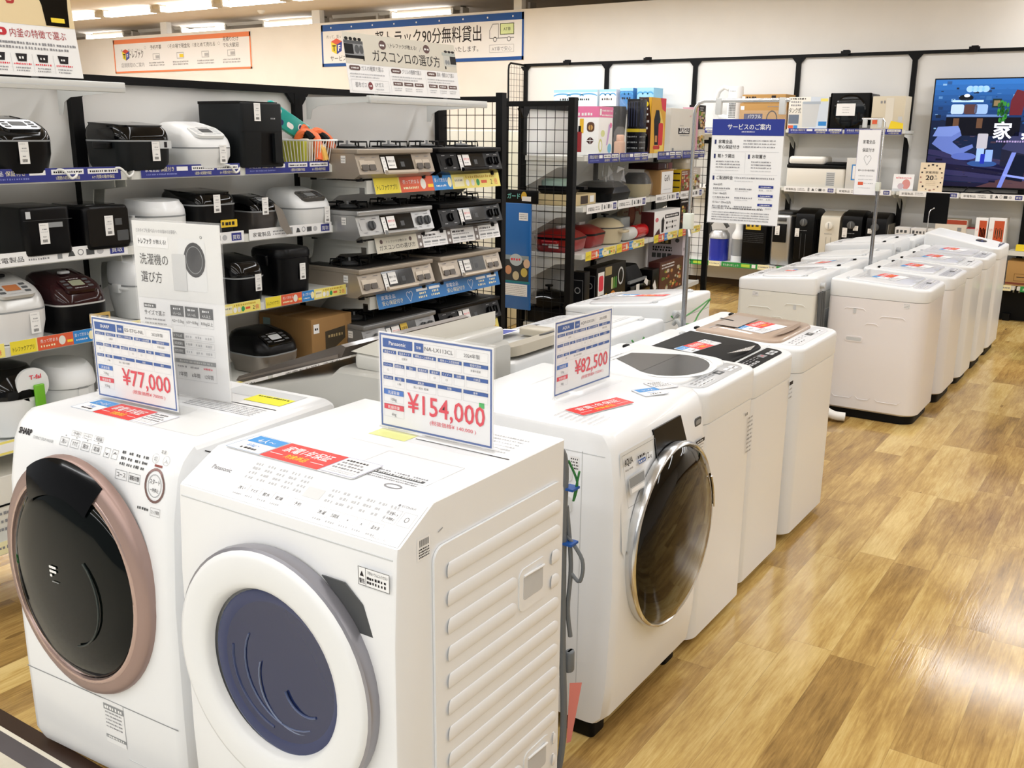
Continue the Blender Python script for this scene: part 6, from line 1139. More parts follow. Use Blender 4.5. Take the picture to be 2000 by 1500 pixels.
# ---------------------------------------------------------------- goods on the back wall run
def bk(x, y): return (x, BY + y)
KG = 'goods on the back wall shelves'
def bcarton(lab, x0, x1, z, d, h, c, fn=None, y=.03, **k): return carton(lab, x0, x1, z, d, h, c, fn, y, place=bk, group=KG, **k)
def wave(p, u0, v, w, h, m):
    for k in range(3): p.ring(u0 + w * (.2 + .3 * k), v - h * .2, w * .22, h * .5, h * .16, m, 2, 12, 20, 160)
for x0, x1, z, h, lab, c in ((-6.45, -5.85, 1.8, .44, 'pale blue flat box on the upper back shelf', '#cfe2ee'), (-5.82, -5.6, 1.8, .44, 'white box with grey waves on the upper back shelf', '#eef0f2'), (-5.55, -5.38, 1.8, .45, 'blue topped box left of the wave boxes', '#3f7fc0'), (-5.33, -5.12, 1.8, .45, 'light blue wave patterned box on the upper back shelf', '#8fc6e6')):
    bcarton(lab, x0, x1, z + .002, .25, h, mat(c, .5), lambda p, w, h: (p.rect(0, h * .93, w, h, mat('#9fd0ec', .5)), wave(p, 0, h * .85, w, h * .2, mat('#4f9fd8', .5)), p.dash(w * .15, h * .72, w * .85, .025, INK)))
t = thing('fan_heater', 'white bladeless fan heater on the upper back shelf', 'fan', (*bk(-4.2, .2), 1.802), 0, KG); b = MB(); b.stack([(0, .17, .17, .07), (.44, .16, .16, .07), (.455, .15, .15, .065)], PLAST, 6); p = b.print((-.06, -.0855, .02), *FRONT)
for r_ in range(9):
    for c_ in range(5): p.rect(.02 + .016 * c_, .1 + .018 * r_, .031 + .016 * c_, .112 + .018 * r_, DGREY)
p.dash(.02, .38, .09, .008, INKG); b.build('body', t); b = MB(); b.tube([(-.08 - .0 + .0, 0, .12), (-.17, 0, .14), (-.22, 0, .22), (-.23, 0, .32), (-.2, 0, .41), (-.14, 0, .45), (-.08, 0, .43)], .028, PLAST, 12); b.build('air_loop', t)
KR = mat('#b58c52', .75)
bcarton('lower brown carton with a fan outline on the upper back shelf', -4.08, -3.56, 1.802, .32, .27, KR, lambda p, w, h: (p.rect(w * .1, h * .2, w * .5, h * .6, NAVYD), p.text('パワフル', w * .33, h * .42, .05, PAPER, fit=w * .28), p.ring(w * .7, h * .38, w * .12, h * .34, .012, INK), p.rect(w * .02, h * .75, w * .1, h * .9, PAPER), p.dash(w * .6, h * .85, w * .9, .012, INKG)))
bcarton('upper brown carton stacked on the fan carton', -4.06, -3.58, 2.074, .32, .09, KR, lambda p, w, h: (p.dash(w * .1, h * .5, w * .35, .025, INK), p.rect(w * .68, h * .15, w * .78, h * .85, INK), p.dash(w * .83, h * .5, w * .97, .014, INKG), p.rect(w * .0, h * .2, w * .07, h * .8, PAPER)))
def f_tank(p, w, h):
    p.rect(w * .55, 0, w, h, mat('#cfd9e6', .5)); p.poly([(w * .38, h * .08), (w * .72, h * .08), (w * .78, h * .85), (w * .34, h * .85)], LGREY, 2); p.rect(w * .36, h * .78, w * .8, h * .86, mat('#aab4c0', .4), 3); p.text('タンク式', w * .17, h * .52, .06, INK, fit=w * .3); p.rect(w * .02, h * .18, w * .28, h * .46, mat('#6a7688', .5)); p.rect(w * .02, h * .04, w * .15, h * .13, ORG, 2); p.rect(w * .16, h * .04, w * .26, h * .13, SKYB, 2); p.rect(w * .8, h * .86, w * .98, h * .95, PALEY, 2); p.rect(w * .78, h * .12, w * .98, h * .25, SKYB, 2); dashes(p, w * .06, w * .3, h * .82, 2, h * .1, .02, INKG); p.dash(w * .05, h * .92, w * .45, .016, INK)
bcarton('pale grey and blue box with a bucket picture on the upper back shelf', -3.54, -3.12, 1.802, .3, .33, OFFW, f_tank)
t = thing('mini_dryer', 'black square dryer with a round window and white paper on the upper back shelf', 'dryer', (*bk(-2.9, .2), 1.802), 0, KG); b = MB(); b.rbox(0, .03, 0, .4, .36, .36, mat('#3a3c40', .4), .03, .012); b.rbox(0, -.155, 0, .41, .03, .365, BLKM, .03, .01); b.build('body', t); b = MB(); b.lathe([(.165, 0), (.165, .008), (.15, .012)], BLKG, (0, -.17, .185), 'y', 36, cap=False); b.lathe([(.15, .012), (.1, .016), (.002, .018)], mat('#14181c', .06, coat=1), (0, -.17, .185), 'y', 36); b.build('door', t); b = MB(); p = b.print((-.13, -.191, .14), *FRONT); p.rect(0, 0, .19, .12, PAPER); dashes(p, .06, .13, .08, 3, .025, .006, INKG); b.build('paper_note', t)
bcarton('cream box with a yellow corner on the upper back shelf', -2.68, -2.36, 1.802, .26, .33, mat('#d9d0ba', .5), lambda p, w, h: (p.rect(w * .42, h * .1, w * .66, h * .95, mat('#e2ddd0', .5)), p.poly([(w * .55, 0), (w, 0), (w, h * .2), (w * .62, h * .28)], YEL, 2), p.dash(w * .25, h * .78, w * .4, .03, INKG), p.rect(w * .05, h * .18, w * .2, h * .3, ORG, 2), p.rect(w * .82, h * .25, w * .95, h * .4, LGREY, 2)))
# long shelf
t = thing('ice_maker', 'white countertop ice maker with a black band on the long back shelf', 'ice maker', (*bk(-3.2, .2), 1.202), 0, KG); b = MB(); b.rbox(0, 0, 0, .62, .34, .205, mat('#e6e3da', .35), .03, .008); p = b.print((-.31, -.1705, 0), *FRONT); p.rect(.43, .03, .52, .17, LGREY)
for k in range(7): p.rect(.435, .035 + .019 * k, .515, .045 + .019 * k, MGREY, 2)
b.build('body', t); b = MB(); b.rbox(0, 0, .206, .63, .35, .035, BLKM, .03, .008); b.rbox(.2, 0, .24, .22, .3, .03, BLKM, .03, .012); b.build('band', t); b = MB(); b.rbox(-.11, 0, .242, .39, .3, .085, mat('#eceae4', .3), .04, .03); b.build('lid', t)
bcarton('white box with a grey picture behind the hanging guarantee sign', -2.88, -2.6, 1.202, .26, .32, mat('#d6d4cf', .5), lambda p, w, h: (p.frame(w * .2, h * .3, w * .6, h * .8, .012, SKYB), p.rect(w * .24, h * .36, w * .56, h * .76, PAPER, 2)))
b = MB(); b.box(-.1, -.003, 0, .1, .003, .17, PAPER); p = b.print((-.1, -.0032, 0), *FRONT); p.text('elesone', .1, .125, .03, PRED, fit=.15); p.ell(.13, .07, .04, .05, mat('#d8908a', .5)); p.ell(.08, .05, .03, .03, mat('#c8b8c0', .5), 2); p.rect(.0, 0, .2, .025, LGREY); solo(b, 'shelf_card', 'small white card with red script on the long back shelf', 'sign', (*bk(-2.31, .06), 1.205), 0, rx=-8)
b = MB(); b.box(-.115, -.003, 0, .115, .003, .29, mat('#ead9bd', .6)); p = b.print((-.115, -.0032, 0), *FRONT); p.text('家電買取', .115, .185, .025, INK, fit=.12); p.text('20', .1, .12, .065, INK, fit=.075, bold=.02); p.text('%', .155, .15, .03, INKG); p.text('UP', .158, .122, .025, INKG); g = random.Random(4)
for k in range(16): a = k * 2 * math.pi / 16; p.poly(rrect(g.uniform(.012, .026), g.uniform(.01, .018), .003, 2, .115 + .1 * math.cos(a), .145 + .125 * math.sin(a)), mat(g.choice(('#4a3430', '#7a5048', '#3a3434', '#a87868')), .6), 2)
dashes(p, .07, .16, .1, 3, .015, .005, mat('#b8a890', .6)); solo(b, 'shelf_poster', 'cream poster offering 20 percent more beside the television', 'sign', (*bk(-2.045, .05), 1.205), 0, rx=-6)
# television
t = thing('television', 'large wall television showing a blue tinted furniture shop', 'television', (-1.185, 10.9, 1.245), 0)
b = MB(); W, h = 1.96, 1.06; b.rbox(0, .02, 0, W, .05, h, BLACK, .004, .004); b.build('frame', t)
b = MB(); b.rbox(-.5, .0, -.05, .9, .2, .012, BLKM, .01, .003); b.rbox(0, .04, -.045, .2, .04, .06, BLKM, .01, .003); b.build('stand', t)
def scr(h_): return mat(h_, .15, emit=.7)
b = MB(); p = b.print((-W / 2 + .012, -.0055, .018), *FRONT); w, h = W - .024, h - .03; p.rect(0, 0, w, h, scr('#0c1a38'), 0)
for k in range(8): p.rect(0, h * (.62 + .0475 * k), w, h * (.62 + .0475 * (k + 1)), scr('#%02x%02x%02x' % (14 + 3 * k, 44 + 8 * k, 92 + 12 * k)), 1)
for k in range(6): p.poly([(0, h * .06 * k), (w * .9, 0), (w, h * .02 * k), (0, h * .06 * k + .05)], scr(('#1a1830', '#242346', '#2c2a50')[k % 3]), 1)
p.poly([(w * .25, 0), (w * .55, h * .22), (w * .9, h * .25), (w, h * .1), (w, 0)], scr('#4a3238'), 2)
g = random.Random(11)
for k in range(170): q = g.uniform(.008, .045); p.rect(x_ := g.uniform(.01, .94) * w, y_ := h * g.uniform(.5, .96), x_ + q * 1.2, y_ + q * g.uniform(.15, .9), scr(g.choice(('#1c4a86', '#4a7ab0', '#14305a', '#7aa4cc', '#0e1c34', '#10243e', '#2a5a94'))), 2 + k % 4)
for k in range(120): q = g.uniform(.008, .04); p.rect(x_ := g.uniform(.01, .94) * w, y_ := h * g.uniform(.02, .5), x_ + q * 1.6, y_ + q * g.uniform(.1, .6), scr(g.choice(('#1a1c38', '#262648', '#3a2c3a', '#141428', '#2c3468', '#4a3a44'))), 2 + k % 4)
W_ = w; w = w * .7; p.rect(w * .13, h * .79, w * .34, h * .81, scr('#a8c8e8'), 6); p.ell(w * .22, h * .83, w * .05, h * .03, scr('#10141c'), 6); p.ell(w * .225, h * .85, w * .02, h * .015, scr('#e8f0f8'), 7)
for k in range(4): p.ell(w * (.24 + .035 * k), h * .91, w * .025, h * .03, scr('#8fb8e8'), 6)
p.rect(w * .1, h * .655, w * .5, h * .675, scr('#5a7ab0'), 6)
for u, m in ((.17, '#a8c0e0'), (.26, '#4a3030'), (.33, '#88a8d8')): p.rr(w * u - .06, h * .68, w * u + .06, h * .77, .02, scr(m), 7)
p.rect(w * .1, h * .48, w * .6, h * .65, scr('#0e0f18'), 6); p.rect(w * .15, h * .55, w * .19, h * .64, scr('#5a4030'), 7); p.rect(w * .31, h * .55, w * .35, h * .64, scr('#5a4030'), 7)
p.rect(w * .5, h * .2, w * .9, h * .5, scr('#1a1c30'), 5); p.poly([(w * .5, h * .36), (w * .58, h * .52), (w * .66, h * .5), (w * .7, h * .3)], scr('#2c3056'), 6); p.rect(w * .4, h * .74, w * .46, h * .82, scr('#1a2a2a'), 8); p.rect(w * .41, h * .755, w * .45, h * .805, scr('#7a6a4a'), 9)
p.poly([(w * .52, h * .67), (w * .6, h * .67), (w * .62, h * .88), (w * .55, h * .9), (w * .52, h * .8)], scr('#5a1a24'), 8)
for k in range(30): a = g.uniform(0, 6.28); q = g.uniform(0, 1); p.ell(w * .475 + w * .045 * q * math.cos(a), h * .7 + h * .1 * q * math.sin(a), .012, .022, scr(g.choice(('#1e5a24', '#2f7a2e', '#143c1a'))), 9 + k % 3)
p.poly([(w * .02, h * .4), (w * .08, h * .52), (w * .2, h * .55), (w * .22, h * .48), (w * .16, h * .42), (w * .22, h * .36), (w * .3, h * .4), (w * .31, h * .37), (w * .2, h * .28), (w * .1, h * .33)], scr('#5a6eb4'), 9)
p.poly([(w * .02, h * .47), (w * .05, h * .56), (w * .19, h * .57), (w * .21, h * .52), (w * .15, h * .47)], scr('#6a80c4'), 10); p.ell(w * .25, h * .285, w * .085, h * .035, scr('#4f62ac'), 10)
p.rr(w * .33, h * .36, w * .4, h * .5, .01, scr('#a8a8b4'), 10); p.rect(w * .335, h * .24, w * .385, h * .36, scr('#8fb0ea'), 11); p.rect(w * .395, h * .24, w * .445, h * .35, scr('#7fa0e0'), 11); p.rr(w * .365, h * .22, w * .395, h * .31, .006, scr('#1a2aa0'), 12); p.ell(w * .38, h * .22, w * .1, h * .03, scr('#2a4a86'), 10)
p.poly([(w * .5, h * .0), (w * .53, 0), (w * .6, h * .33), (w * .57, h * .33)], scr('#6a7ac8'), 11); p.poly([(w * .55, h * .08), (w * .66, h * .06), (w * .68, h * .3), (w * .6, h * .31)], scr('#0a1024'), 10); p.poly([(w * .53, h * .13), (w * .7, h * .1), (w * .7, h * .08), (w * .53, h * .11)], scr('#7a8ad8'), 12)
[p.text(ch, .665 + .255 * k, h * .465, .175, scr('#e6ecff'), bold=.05, l=16) for k, ch in enumerate('家具家電')]; p.dash(.62, h * .42, .9, .02, scr('#9a8ab8'), 14); b.build('screen', t)
b = MB(); b.tube([(-1.72, 10.8, 1.26), (-1.75, 10.75, 1.215), (-1.66, 10.72, 1.21), (-1.6, 10.78, 1.225), (-1.52, 10.74, 1.235), (-1.46, 10.68, 1.215), (-1.5, 10.65, 1.21)], .007, BLKM, 8); solo(b, 'power_cord', 'black cord lying on the shelf under the television', 'cord')
# low shelf of the back wall run
t = thing('vacuum_cleaner', 'blue and silver canister vacuum on the low back shelf', 'vacuum', (*bk(-4.27, .16), .347), 0, KG); b = MB(); b.stack([(0, .22, .22, .1), (.25, .22, .22, .1)], mat('#1d2ea0', .25, coat=.5), 6); b.build('tank', t); b = MB(); b.stack([(.25, .23, .23, .1), (.3, .22, .22, .1), (.34, .16, .16, .07)], STEEL, 6); b.build('head', t); b = MB(); b.tube([(-.1, -.02, .3), (-.11, -.05, .4), (-.05, -.06, .46), (.05, -.05, .46), (.1, -.02, .38)], .022, DGREY, 8); b.build('hose', t)
t = thing('air_purifier', 'slim white tower air purifier on the low back shelf', 'air purifier', (*bk(-4.03, .14), .347), 0, KG); b = MB(); b.lathe([(.075, 0), (.08, .01), (.08, .07)], PLAST, n=20); b.build('base', t); b = MB(); b.lathe([(.078, .07), (.078, .26)], MGREY, n=20, cap=False); b.build('filter_mesh', t); b = MB(); b.lathe([(.08, .26), (.08, .3), (.06, .34), (.045, .37), (.045, .5), (.002, .5)], PLAST, n=20); b.build('upper_body', t)
bcarton('black coffee maker box with a gold badge on the low back shelf', -3.95, -3.68, .347, .3, .5, BLACK, lambda p, w, h: (p.poly([(w * .12, h * .76), (w * .75, h * .76), (w * .75, h * .95), (w * .12, h * .95)], mat('#d0b034', .35)), p.dash(w * .16, h * .82, w * .7, .04, INK, 2), dashes(p, w * .05, w * .9, h * .68, 6, h * .04, h * .012, DGREY)))
HT = 'oil heaters and dispensers on the low back shelf'
t = thing('kerosene_heater', 'silver and black upright heater at the left of the heaters', 'heater', (*bk(-3.53, .24), .347), 0, HT); b = MB(); b.rbox(0, .02, 0, .22, .4, .56, STEEL, .02, .03); b.build('body', t); b = MB(); b.rbox(-.01, -.185, .26, .15, .02, .2, BLKM, .01, .004); b.rbox(-.01, -.19, .49, .13, .02, .035, DGREY, .01, .004); b.build('front_panel', t); b = MB(); b.rbox(0, .04, .56, .2, .3, .03, DGREY, .02, .012); b.build('top', t); price_tag(t, (-.03, -.208, .39), w=.05, h=.1)
def oilheater(lab, x, c, dial, h=.6, side=None, dz=0):
    t = thing('oil_heater', lab, 'oil heater', (*bk(x, .25), .347), 0, HT)
    b = MB(); b.loft([[(xx, y, z) for y, z in [(-.19, .03), (-.2, .06), (-.2, h - .08), (-.185, h - .04), (-.1, h - .005), (.0, h + .015), (.12, h), (.2, h - .04), (.22, h - .08), (.22, .03)]] for xx in (-.1, -.09, .09, .1)], c)
    hb = b; b = MB()
    for k in range(6): b.rbox(0, -.1 + .055 * k, .04, .208, .03, h - .14, side or c, .012, .005)
    b.build('fins', t)
    b = MB(); b.lathe([(.042, 0), (.04, .018), (.03, .022), (.002, .023)], dial, (-.01, -.2, h - .13), 'y', 22); b.box(-.003 - .01, -.226, h - .16, .003 - .01, -.222, h - .1, MGREY); b.build('dial', t)
    b = hb; p = b.print((-.1, -.2007, 0), *FRONT); p.dash(.05, h - .22, .13, .008, MGREY); p.line(.07, .1, .07, h - .25, .004, mat('#8a8a86', .5) if c != BLACK else DGREY); p.line(.12, .1, .12, h - .25, .004, mat('#8a8a86', .5) if c != BLACK else DGREY); b.build('front_housing', t)
    for q in (-1, 1): b = MB(); b.box(-.1, q * .14 - .03, 0, .1, q * .14 + .03, .03, BLKM); b.build('foot', t)
    return t
T = oilheater('tall black oil heater left of the white one', -3.27, BLACK, DGREY, .62); price_tag(T, (-.075, -.205, .38), w=.045, h=.09)
oilheater('white oil heater with a round white dial', -3.0, mat('#d2ccbd', .4), OFFW, .6)
T = oilheater('black oil heater right of the white one', -2.77, BLACK, DGREY, .62); price_tag(T, (-.07, -.205, .41), w=.05, h=.1); price_tag(T, (.04, -.205, .46), w=.05, h=.05)
T = oilheater('black fronted oil heater with pale fins, last of the heaters', -2.525, BLACK, DGREY, .61, mat('#bdb6a8', .4)); price_tag(T, (-.05, -.205, .44), w=.06, h=.05)
for k in range(3): bcarton('small white lamp carton on the low shelf, %s of three' % ('left', 'middle', 'right')[k], -2.33 + .155 * k, -2.185 + .155 * k, .347, .2, .5, mat('#dcdad8', .5), lambda p, w, h: (p.rect(w * .1, h * .88, w * .25, h * .95, DGREY), p.dash(w * .35, h * .89, w * .9, .03, DGREY)))
bcarton('flat orange topped box behind the black sign board', -1.95, -1.66, .347, .28, .6, mat('#d8cfc0', .5), lambda p, w, h: (p.rect(0, h * .93, w, h, mat('#a8442a', .5)), p.rect(w * .72, h * .82, w * .85, h * .88, MGREY)))
b = MB(); b.rbox(0, 0, 0, .1, .14, .53, mat('#a8262a', .5), .004, .002); p = b.print((-.05, -.0705, .4), *FRONT); p.rect(.01, .06, .09, .12, LGREY); solo(b, 'product_box', 'narrow red box with a grey cap left of the orange printed boxes', 'box', (*bk(-1.62, .12), .347), 0, KG)
def f_org(p, w, h): p.rect(w * .32, h * .62, w * .92, h * .96, mat('#c8532a', .5)); [p.poly(rrect(w * .06, h * .14, .008, 2, w * (.45 + .12 * k), h * (.78 - .02 * (k % 2))), mat('#e8b08a', .5), 2) for k in range(4)]; p.text('スリムタワー', w * .16, h * .8, .03, PRED, fit=w * .2); dashes(p, w * .3, w * .75, h * .58, 4, h * .04, h * .02, INK); p.ring(w * .35, h * .16, w * .16, h * .05, .008, MGREY); p.rect(w * .25, h * .03, w * .55, h * .1, mat('#d88a2a', .5)); p.line(w * .2, h * .26, w * .7, h * .3, .006, INKG)
bcarton('left of two tall white boxes with orange pictures by the far row', -1.58, -1.47, .347, .2, .635, PAPER, f_org); bcarton('right of two tall white boxes with orange pictures by the far row', -1.46, -1.31, .347, .22, .64, PAPER, f_org)
bcarton('brown carton at the right end of the low back shelf', -1.25, -.78, .347, .3, .24, KR, lambda p, w, h: (p.rect(w * .2, h * .35, w * .5, h * .38, INK), p.rect(0, h * .06, w, h * .14, mat('#7a3a22', .6), 2), p.frame(w * .15, h * .2, w * .6, h * .5, .005, mat('#8a6636', .7))))
b = MB(); b.box(-1.26, 10.6, .655, .05, 11.0, .68, SHELF); b.box(-1.26, 10.588, .64, .05, 10.6, .684, SHELF); b.box(-1.2, 10.63, .684, -1.05, 10.7, .74, YEL); b.box(-1.14, 10.99, .655, -1.1, 11.02, .68, POSTB); solo(b, 'shelf_board', 'short extra shelf with a yellow pack at the right end of the back wall run', 'shelf')
# ---------------------------------------------------------------- signs
# rice cooker sign, top left
t = thing('header_sign', 'large cream rice cooker sign at the top left above the shelving', 'sign', (-3.245, 1.47, 1.915), 90, 'header signs above the left shelving')
W, h = .70, .55
def lean(o, a): o.rotation_euler = (R(-a), 0, o.rotation_euler.z)
b = MB(); b.box(0, -.0015, 0, W, .0015, h, PAPER); p = b.print((0, -.0017, 0), *FRONT); p.rect(0, .165, W, h, mat('#e5d0a4', .55))
p.text('炊飯器の', .3, .37, .1, mat('#b0221e', .5), 'l', fit=.34, bold=.02); p.text('選び方', .24, .235, .1, mat('#b0221e', .5), 'l', fit=.27, bold=.02)
p.poly([(.575, .28), (.69, .27), (.685, .23), (.68, .168), (.595, .168), (.59, .235)], BLKG, 2); p.poly([(.575, .275), (.69, .268), (.68, .34), (.6, .345)], mat('#2a2a2e', .2, coat=.5), 3); p.poly([(.59, .3), (.68, .295), (.675, .33), (.605, .335)], MGREY, 4); p.rect(.615, .18, .665, .195, YEL, 4); p.dash(.62, .3, .66, .008, PAPER, 5)
p.rr(.38, .125, .45, .15, .012, mat('#c01c28', .5), 2); p.dash(.39, .132, .44, .01, PAPER, 3); p.text('内釜の特徴で選ぶ', .46, .125, .03, mat('#a8202a', .5), 'l', fit=.2)
p.dash(.385, .1, .69, .009, INKG); p.dash(.385, .085, .66, .009, INKG)
for k in range(4):
    u = .41 + .075 * k; p.poly([(u - .02, .07), (u + .02, .07), (u + .015, .045), (u - .015, .045)], INK, 2); p.dash(u - .01, .053, u + .01, .008, PAPER, 3); p.dash(u - .03, .034, u + .03, .006, PRED); p.dash(u - .025, .022, u + .025, .005, INKG); p.dash(u - .025, .013, u + .02, .005, INKG)
    if k: p.line(u - .037, .01, u - .037, .07, .001, INKL)
b.build('printed_board', t); lean(t, 8)
for q in (.08, .52): b = MB(); b.rbox(q, 0, -.035, .02, .012, .05, ACRYL, .003, .002); b.build('clip', t)
# gas stove sign
t = thing('header_sign', 'grey and white gas stove guide sign standing on the header rail', 'sign', (-3.245, 3.53, 1.918), 90, 'header signs above the left shelving')
W, h = .85, .272
b = MB(); b.box(0, -.0015, 0, W, .0015, h, PAPER); p = b.print((0, -.0017, 0), *FRONT); p.rect(0, .132, W, h, mat('#d3cec0', .55)); BRW = mat('#5a3e3a', .5)
p.text('ガスコンロの選び方', .45, .155, .06, INK, fit=.52, bold=.005); p.text('トレファクが教える!', .43, .225, .022, INK, fit=.2)
for u, v in ((.27, .23), (.61, .235)): p.ell(u, v, .026, .021, BRW, 2); p.dash(u - .018, v - .006, u + .018, .01, PAPER, 3)
p.line(.31, .24, .325, .218, .002, INKG); p.line(.55, .218, .565, .24, .002, INKG)
p.rect(0, .17, .13, .228, mat('#8e9092', .4), 2); p.rect(0, .222, .13, .236, DGREY, 3); p.rect(0, .175, .06, .22, BLACK, 3); p.ell(.085, .198, .016, .02, DGREY, 3); p.ell(.115, .198, .014, .02, DGREY, 3); p.rect(.12, .148, .128, .17, BLACK, 2); p.rect(0, .156, .13, .17, BLACK, 2)
for k in range(4): p.ell(.02 + .03 * k, .243, .012, .008, BLACK, 2)
p.rect(.745, .16, W, .222, mat('#c4c4bc', .4), 2); p.rect(.735, .214, W, .228, mat('#aab0aa', .4), 3); p.rect(.8, .172, W, .212, BLACK, 3); p.ell(.765, .18, .01, .012, MGREY, 3); p.ell(.785, .18, .01, .012, MGREY, 3); p.rect(.75, .145, .76, .16, INK, 2)
for k in range(3): p.ell(.77 + .03 * k, .234, .014, .006, INK, 2)
for u0, wd, tx in ((.015, .27, 'ガスの種類で選ぶ'), (.31, .26, 'グリルの種類で選ぶ'), (.59, .25, '素材・機能などで選ぶ')):
    p.rr(u0, .103, u0 + .075, .124, .01, BRW, 2); p.dash(u0 + .012, .109, u0 + .062, .008, PAPER, 3); p.text(tx, u0 + .082, .105, .024, INKG, 'l', fit=wd * .58); p.dash(u0, .083, u0 + wd * .9, .007, INKL); p.dash(u0, .07, u0 + wd * .75, .007, INKL)
p.frame(.015, .008, .28, .062, .001, INKL, 2); p.text('都市ガス', .08, .028, .026, INKG, fit=.08); p.text('LPガス', .21, .033, .024, INKG, fit=.06); p.dash(.18, .018, .24, .006, INKL); p.ell(.145, .035, .016, .018, mat('#7a2e34', .5), 3); p.dash(.136, .031, .154, .008, PAPER, 4); p.line(.295, .01, .295, .125, .001, INKL); p.line(.575, .01, .575, .125, .001, INKL)
for q in range(2):
    for k in range(3): u = .315 + .28 * q + .082 * k; p.rect(u, .045, u + .07, .062, BRW, 2); p.dash(u + .01, .05, u + .06, .007, PAPER, 3); p.dash(u + .005, .03, u + .06, .005, INKL); p.dash(u + .005, .02, u + .055, .005, INKL)
b.build('printed_board', t); lean(t, 9)
for q in (.18, .72): b = MB(); b.rbox(q, 0, -.04, .02, .012, .055, ACRYL, .003, .002); b.build('clip', t)
# service guide on a chrome pole
t = thing('pole_sign', 'white service guide with a blue heading hanging from a tall chrome pole stand', 'sign stand', (-1.80, 4.15, 0), 0, 'hanging signs on chrome poles')
PIPE = mat('#9b9ea2', .25, .9)
b = MB(); b.stack([(0, .2, .2, .02), (.008, .2, .2, .02), (.014, .17, .17, .02)], MGREY, 3); b.build('base_plate', t)
b = MB(); b.cyl((0, 0, .01), (0, 0, 1.36), .0115, PIPE, n=14); b.build('lower_pole', t)
b = MB(); b.tube([(0, 0, 1.36), (0, 0, 1.83), (.004, 0, 1.86), (.018, 0, 1.88), (.045, 0, 1.888), (.42, 0, 1.888)], .0085, CHROME, 12); b.build('hook_pole', t)
b = MB(); b.rbox(.0, -.006, 1.335, .042, .04, .07, mat('#dfe5da', .4), .008, .004); b.cyl((.01, -.02, 1.335), (.02, -.03, 1.305), .005, PLAST); b.build('clamp', t)
b = MB()
for q in (.11, .39): b.rbox(q, 0, 1.83, .028, .02, .068, mat('#dfe2e2', .25, alpha=.85), .005, .003)
b.build('hanger_clips', t)
W, h = .318, .44
b = MB(); x0, z0 = .088, 1.372; b.box(x0 - .004, -.002, z0 - .004, x0 + W + .004, .004, z0 + h + .035, ACRYL); b.build('acrylic_sleeve', t)
b = MB(); b.box(x0, -.004, z0, x0 + W, -.0025, z0 + h, PAPER); p = b.print((x0, -.0042, z0), *FRONT); SB = mat('#22348f', .45)
p.rect(0, h - .068, W, h, SB); p.text('サービスのご案内', W / 2 + .005, h - .042, .026, PAPER, fit=.19, bold=.02); p.dash(W * .42, h - .055, W * .6, .005, PAPER)
for u, v, tx, fw in ((.02, h - .1, '家電全品', .062), (.02, h - .122, '安心保証付き', .095), (.02, h - .16, '軽トラ貸出', .075), (.175, h - .16, 'お取置き', .06), (.02, h - .252, 'ご配送料金', .075)):
    if tx != '安心保証付き': p.rect(u - .006, v - .004, u + .002, v + .014, NAVYD, 2)
    p.text(tx, u + .012, v, .017, INK, 'l', fit=fw, bold=.02)
dashes(p, .145, .285, h - .092, 3, .013, .006, INKG); dashes(p, .025, .135, h - .18, 3, .012, .006, INKG); dashes(p, .185, .275, h - .18, 3, .012, .006, INKG); p.dash(.025, h - .216, .13, .003, INKL); p.dash(.185, h - .216, .275, .003, INKL); p.dash(.115, h - .248, .29, .007, INKG); p.dash(.115, h - .26, .2, .003, INKL)
for v in (h - .135, h - .23): p.line(.015, v, W - .015, v, .0008, INKL)
p.line(.157, h - .225, .157, h - .14, .0008, INKL)
for k, tx in enumerate(('5km以内', '5.1km〜10km以内', '10.1km〜20km以内')):
    v = h - .285 - .038 * k; p.text(tx, .02, v + .006, .012, INK, 'l', fit=.04 + .022 * k); p.dash(.02, v - .01, .1, .007, INKG); p.dash(.12, v - .01, .2, .007, INKG); p.dash(.02, v - .017, .08, .003, INKL); p.dash(.12, v - .017, .18, .003, INKL); p.rect(.225, v, .29, v + .011, SB, 2); p.dash(.235, v + .003, .28, .004, PAPER, 3); p.dash(.228, v - .012, .25, .006, INKL); p.dash(.262, v - .012, .285, .006, INKL)
p.frame(.018, .058, .075, .07, .0008, INKL, 2); p.dash(.024, .061, .07, .006, INKG); p.dash(.082, .061, .25, .006, INK); dashes(p, .02, .28, .044, 4, .0105, .005, INKG)
b.build('printed_sheet', t)
# narrow guarantee sign, far cluster
t = thing('pole_sign', 'narrow white guarantee sign hanging from a chrome pole in the far washers', 'sign stand', (-1.70, 7.1, 0), 0, 'hanging signs on chrome poles')
b = MB(); b.stack([(0, .12, .2, .02), (.008, .12, .2, .02)], MGREY, 3); b.build('base_plate', t)
b = MB(); b.cyl((0, 0, .008), (0, 0, 1.4), .0125, PIPE, n=12); b.build('lower_pole', t)
b = MB(); b.tube([(0, 0, 1.4), (0, 0, 1.84), (-.012, 0, 1.858), (-.15, 0, 1.86)], .007, CHROME, 10); b.build('hook_pole', t)
b = MB(); b.rbox(.0, -.004, 1.38, .032, .032, .06, mat('#d8dccf', .4), .006, .003); b.build('clamp', t)
W, h = .148, .435; x0, z0 = -.163, 1.352
b = MB(); b.box(x0 - .003, .0, z0 - .003, x0 + W + .003, .003, z0 + h + .03, ACRYL); b.build('acrylic_sleeve', t)
b = MB(); b.rbox(-.13, 0, 1.8, .03, .02, .06, mat('#dfe2e2', .25, alpha=.8), .004, .002); b.rbox(-.03, 0, 1.8, .03, .02, .06, mat('#dfe2e2', .25, alpha=.8), .004, .002); b.build('hanger_clips', t)
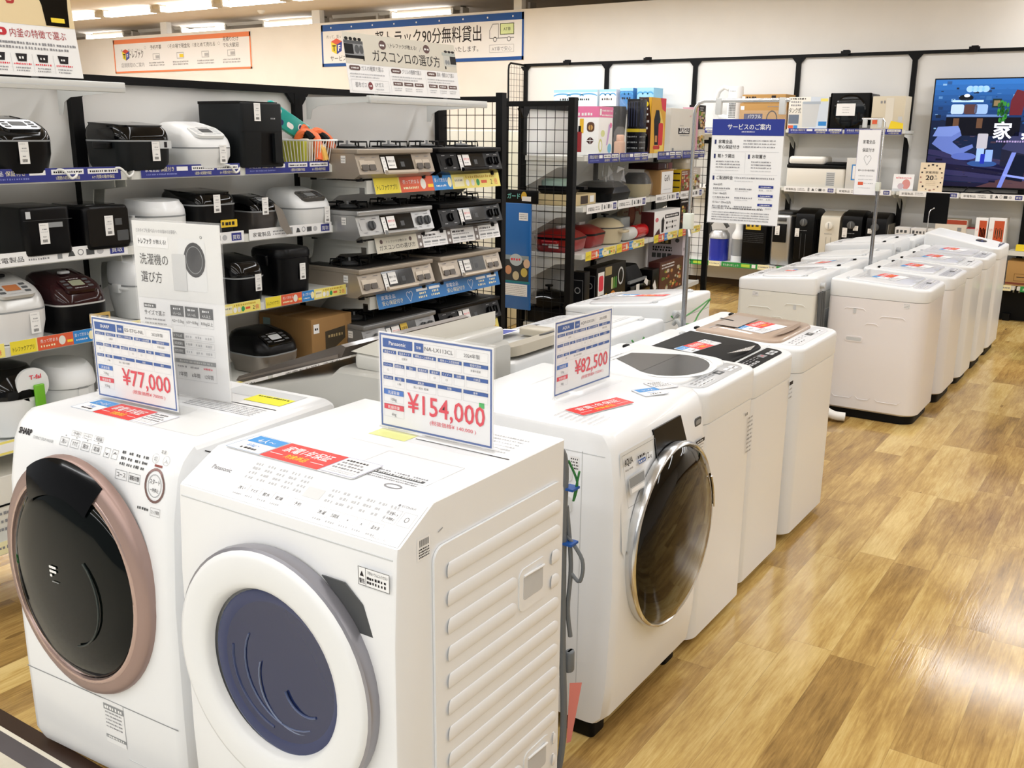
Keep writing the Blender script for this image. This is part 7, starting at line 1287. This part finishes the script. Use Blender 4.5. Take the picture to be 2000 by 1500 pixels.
b = MB(); b.box(x0, -.003, z0, x0 + W, -.001, z0 + h, PAPER); p = b.print((x0, -.0032, z0), *FRONT); p.frame(0, 0, W, h, .0015, mat('#a89cc0', .5))
p.text('家電全品', W / 2, h - .09, .028, INK, fit=.08); p.text('保証付き', W / 2, h - .145, .028, INK, fit=.08)
for q in (-1, 1): p.ring(W / 2 + q * .011, h - .19, .013, .02, .002, MGREY, 2, 14, -20 if q > 0 else 20, 160 if q > 0 else 200)
p.line(W / 2 - .023, h - .195, W / 2, h - .235, .002, MGREY); p.line(W / 2 + .023, h - .195, W / 2, h - .235, .002, MGREY)
p.text('最大12か月の動作保証', W / 2, h - .275, .014, INK, fit=.11); p.dash(.025, h - .31, .12, .007, INKL); p.dash(.025, h - .335, .12, .007, INKL); p.rect(.025, h - .368, .06, h - .348, ORG, 2); p.dash(.065, h - .36, .13, .007, INKL); p.dash(.03, h - .39, .11, .004, INKL)
b.build('printed_sheet', t)
# black board on a bent chrome stand by the tallest washer
t = thing('sign_board', 'plain black board on a bent chrome arm beyond the far washers', 'sign', (-1.74, 9.4, 0), -8)
b = MB(); b.box(-.1, .012, 1.0, .105, .018, 1.265, BLACK); b.build('board', t); b = MB(); b.tube([(-.045, -.02, 0), (-.045, -.02, 1.06), (-.042, -.02, 1.1), (-.03, -.015, 1.12), (-.012, -.0, 1.13), (-.01, .012, 1.13)], .005, CHROME, 8); b.sph((-.012, -.004, 1.132), .008, CHROME); b.build('arm', t)
b = MB(); b.stack([(0, .16, .2, .02), (.008, .16, .2, .02)], MGREY, 3); b.build('base_plate', t)
# papers and small wire clip left on the shelf tops
b = MB(); b.tube([(0, 0, 0), (0, 0, .03), (.06, 0, .03), (.06, 0, 0)], .003, STEEL, 6); b.tube([(.02, .01, 0), (.02, .01, .035), (.08, .01, .035), (.08, .01, 0)], .003, STEEL, 6); solo(b, 'wire_clip', 'small bent wire clip on the black top rail beside the gas stove sign', 'clip', (-3.69, 4.05, 1.956), 90)
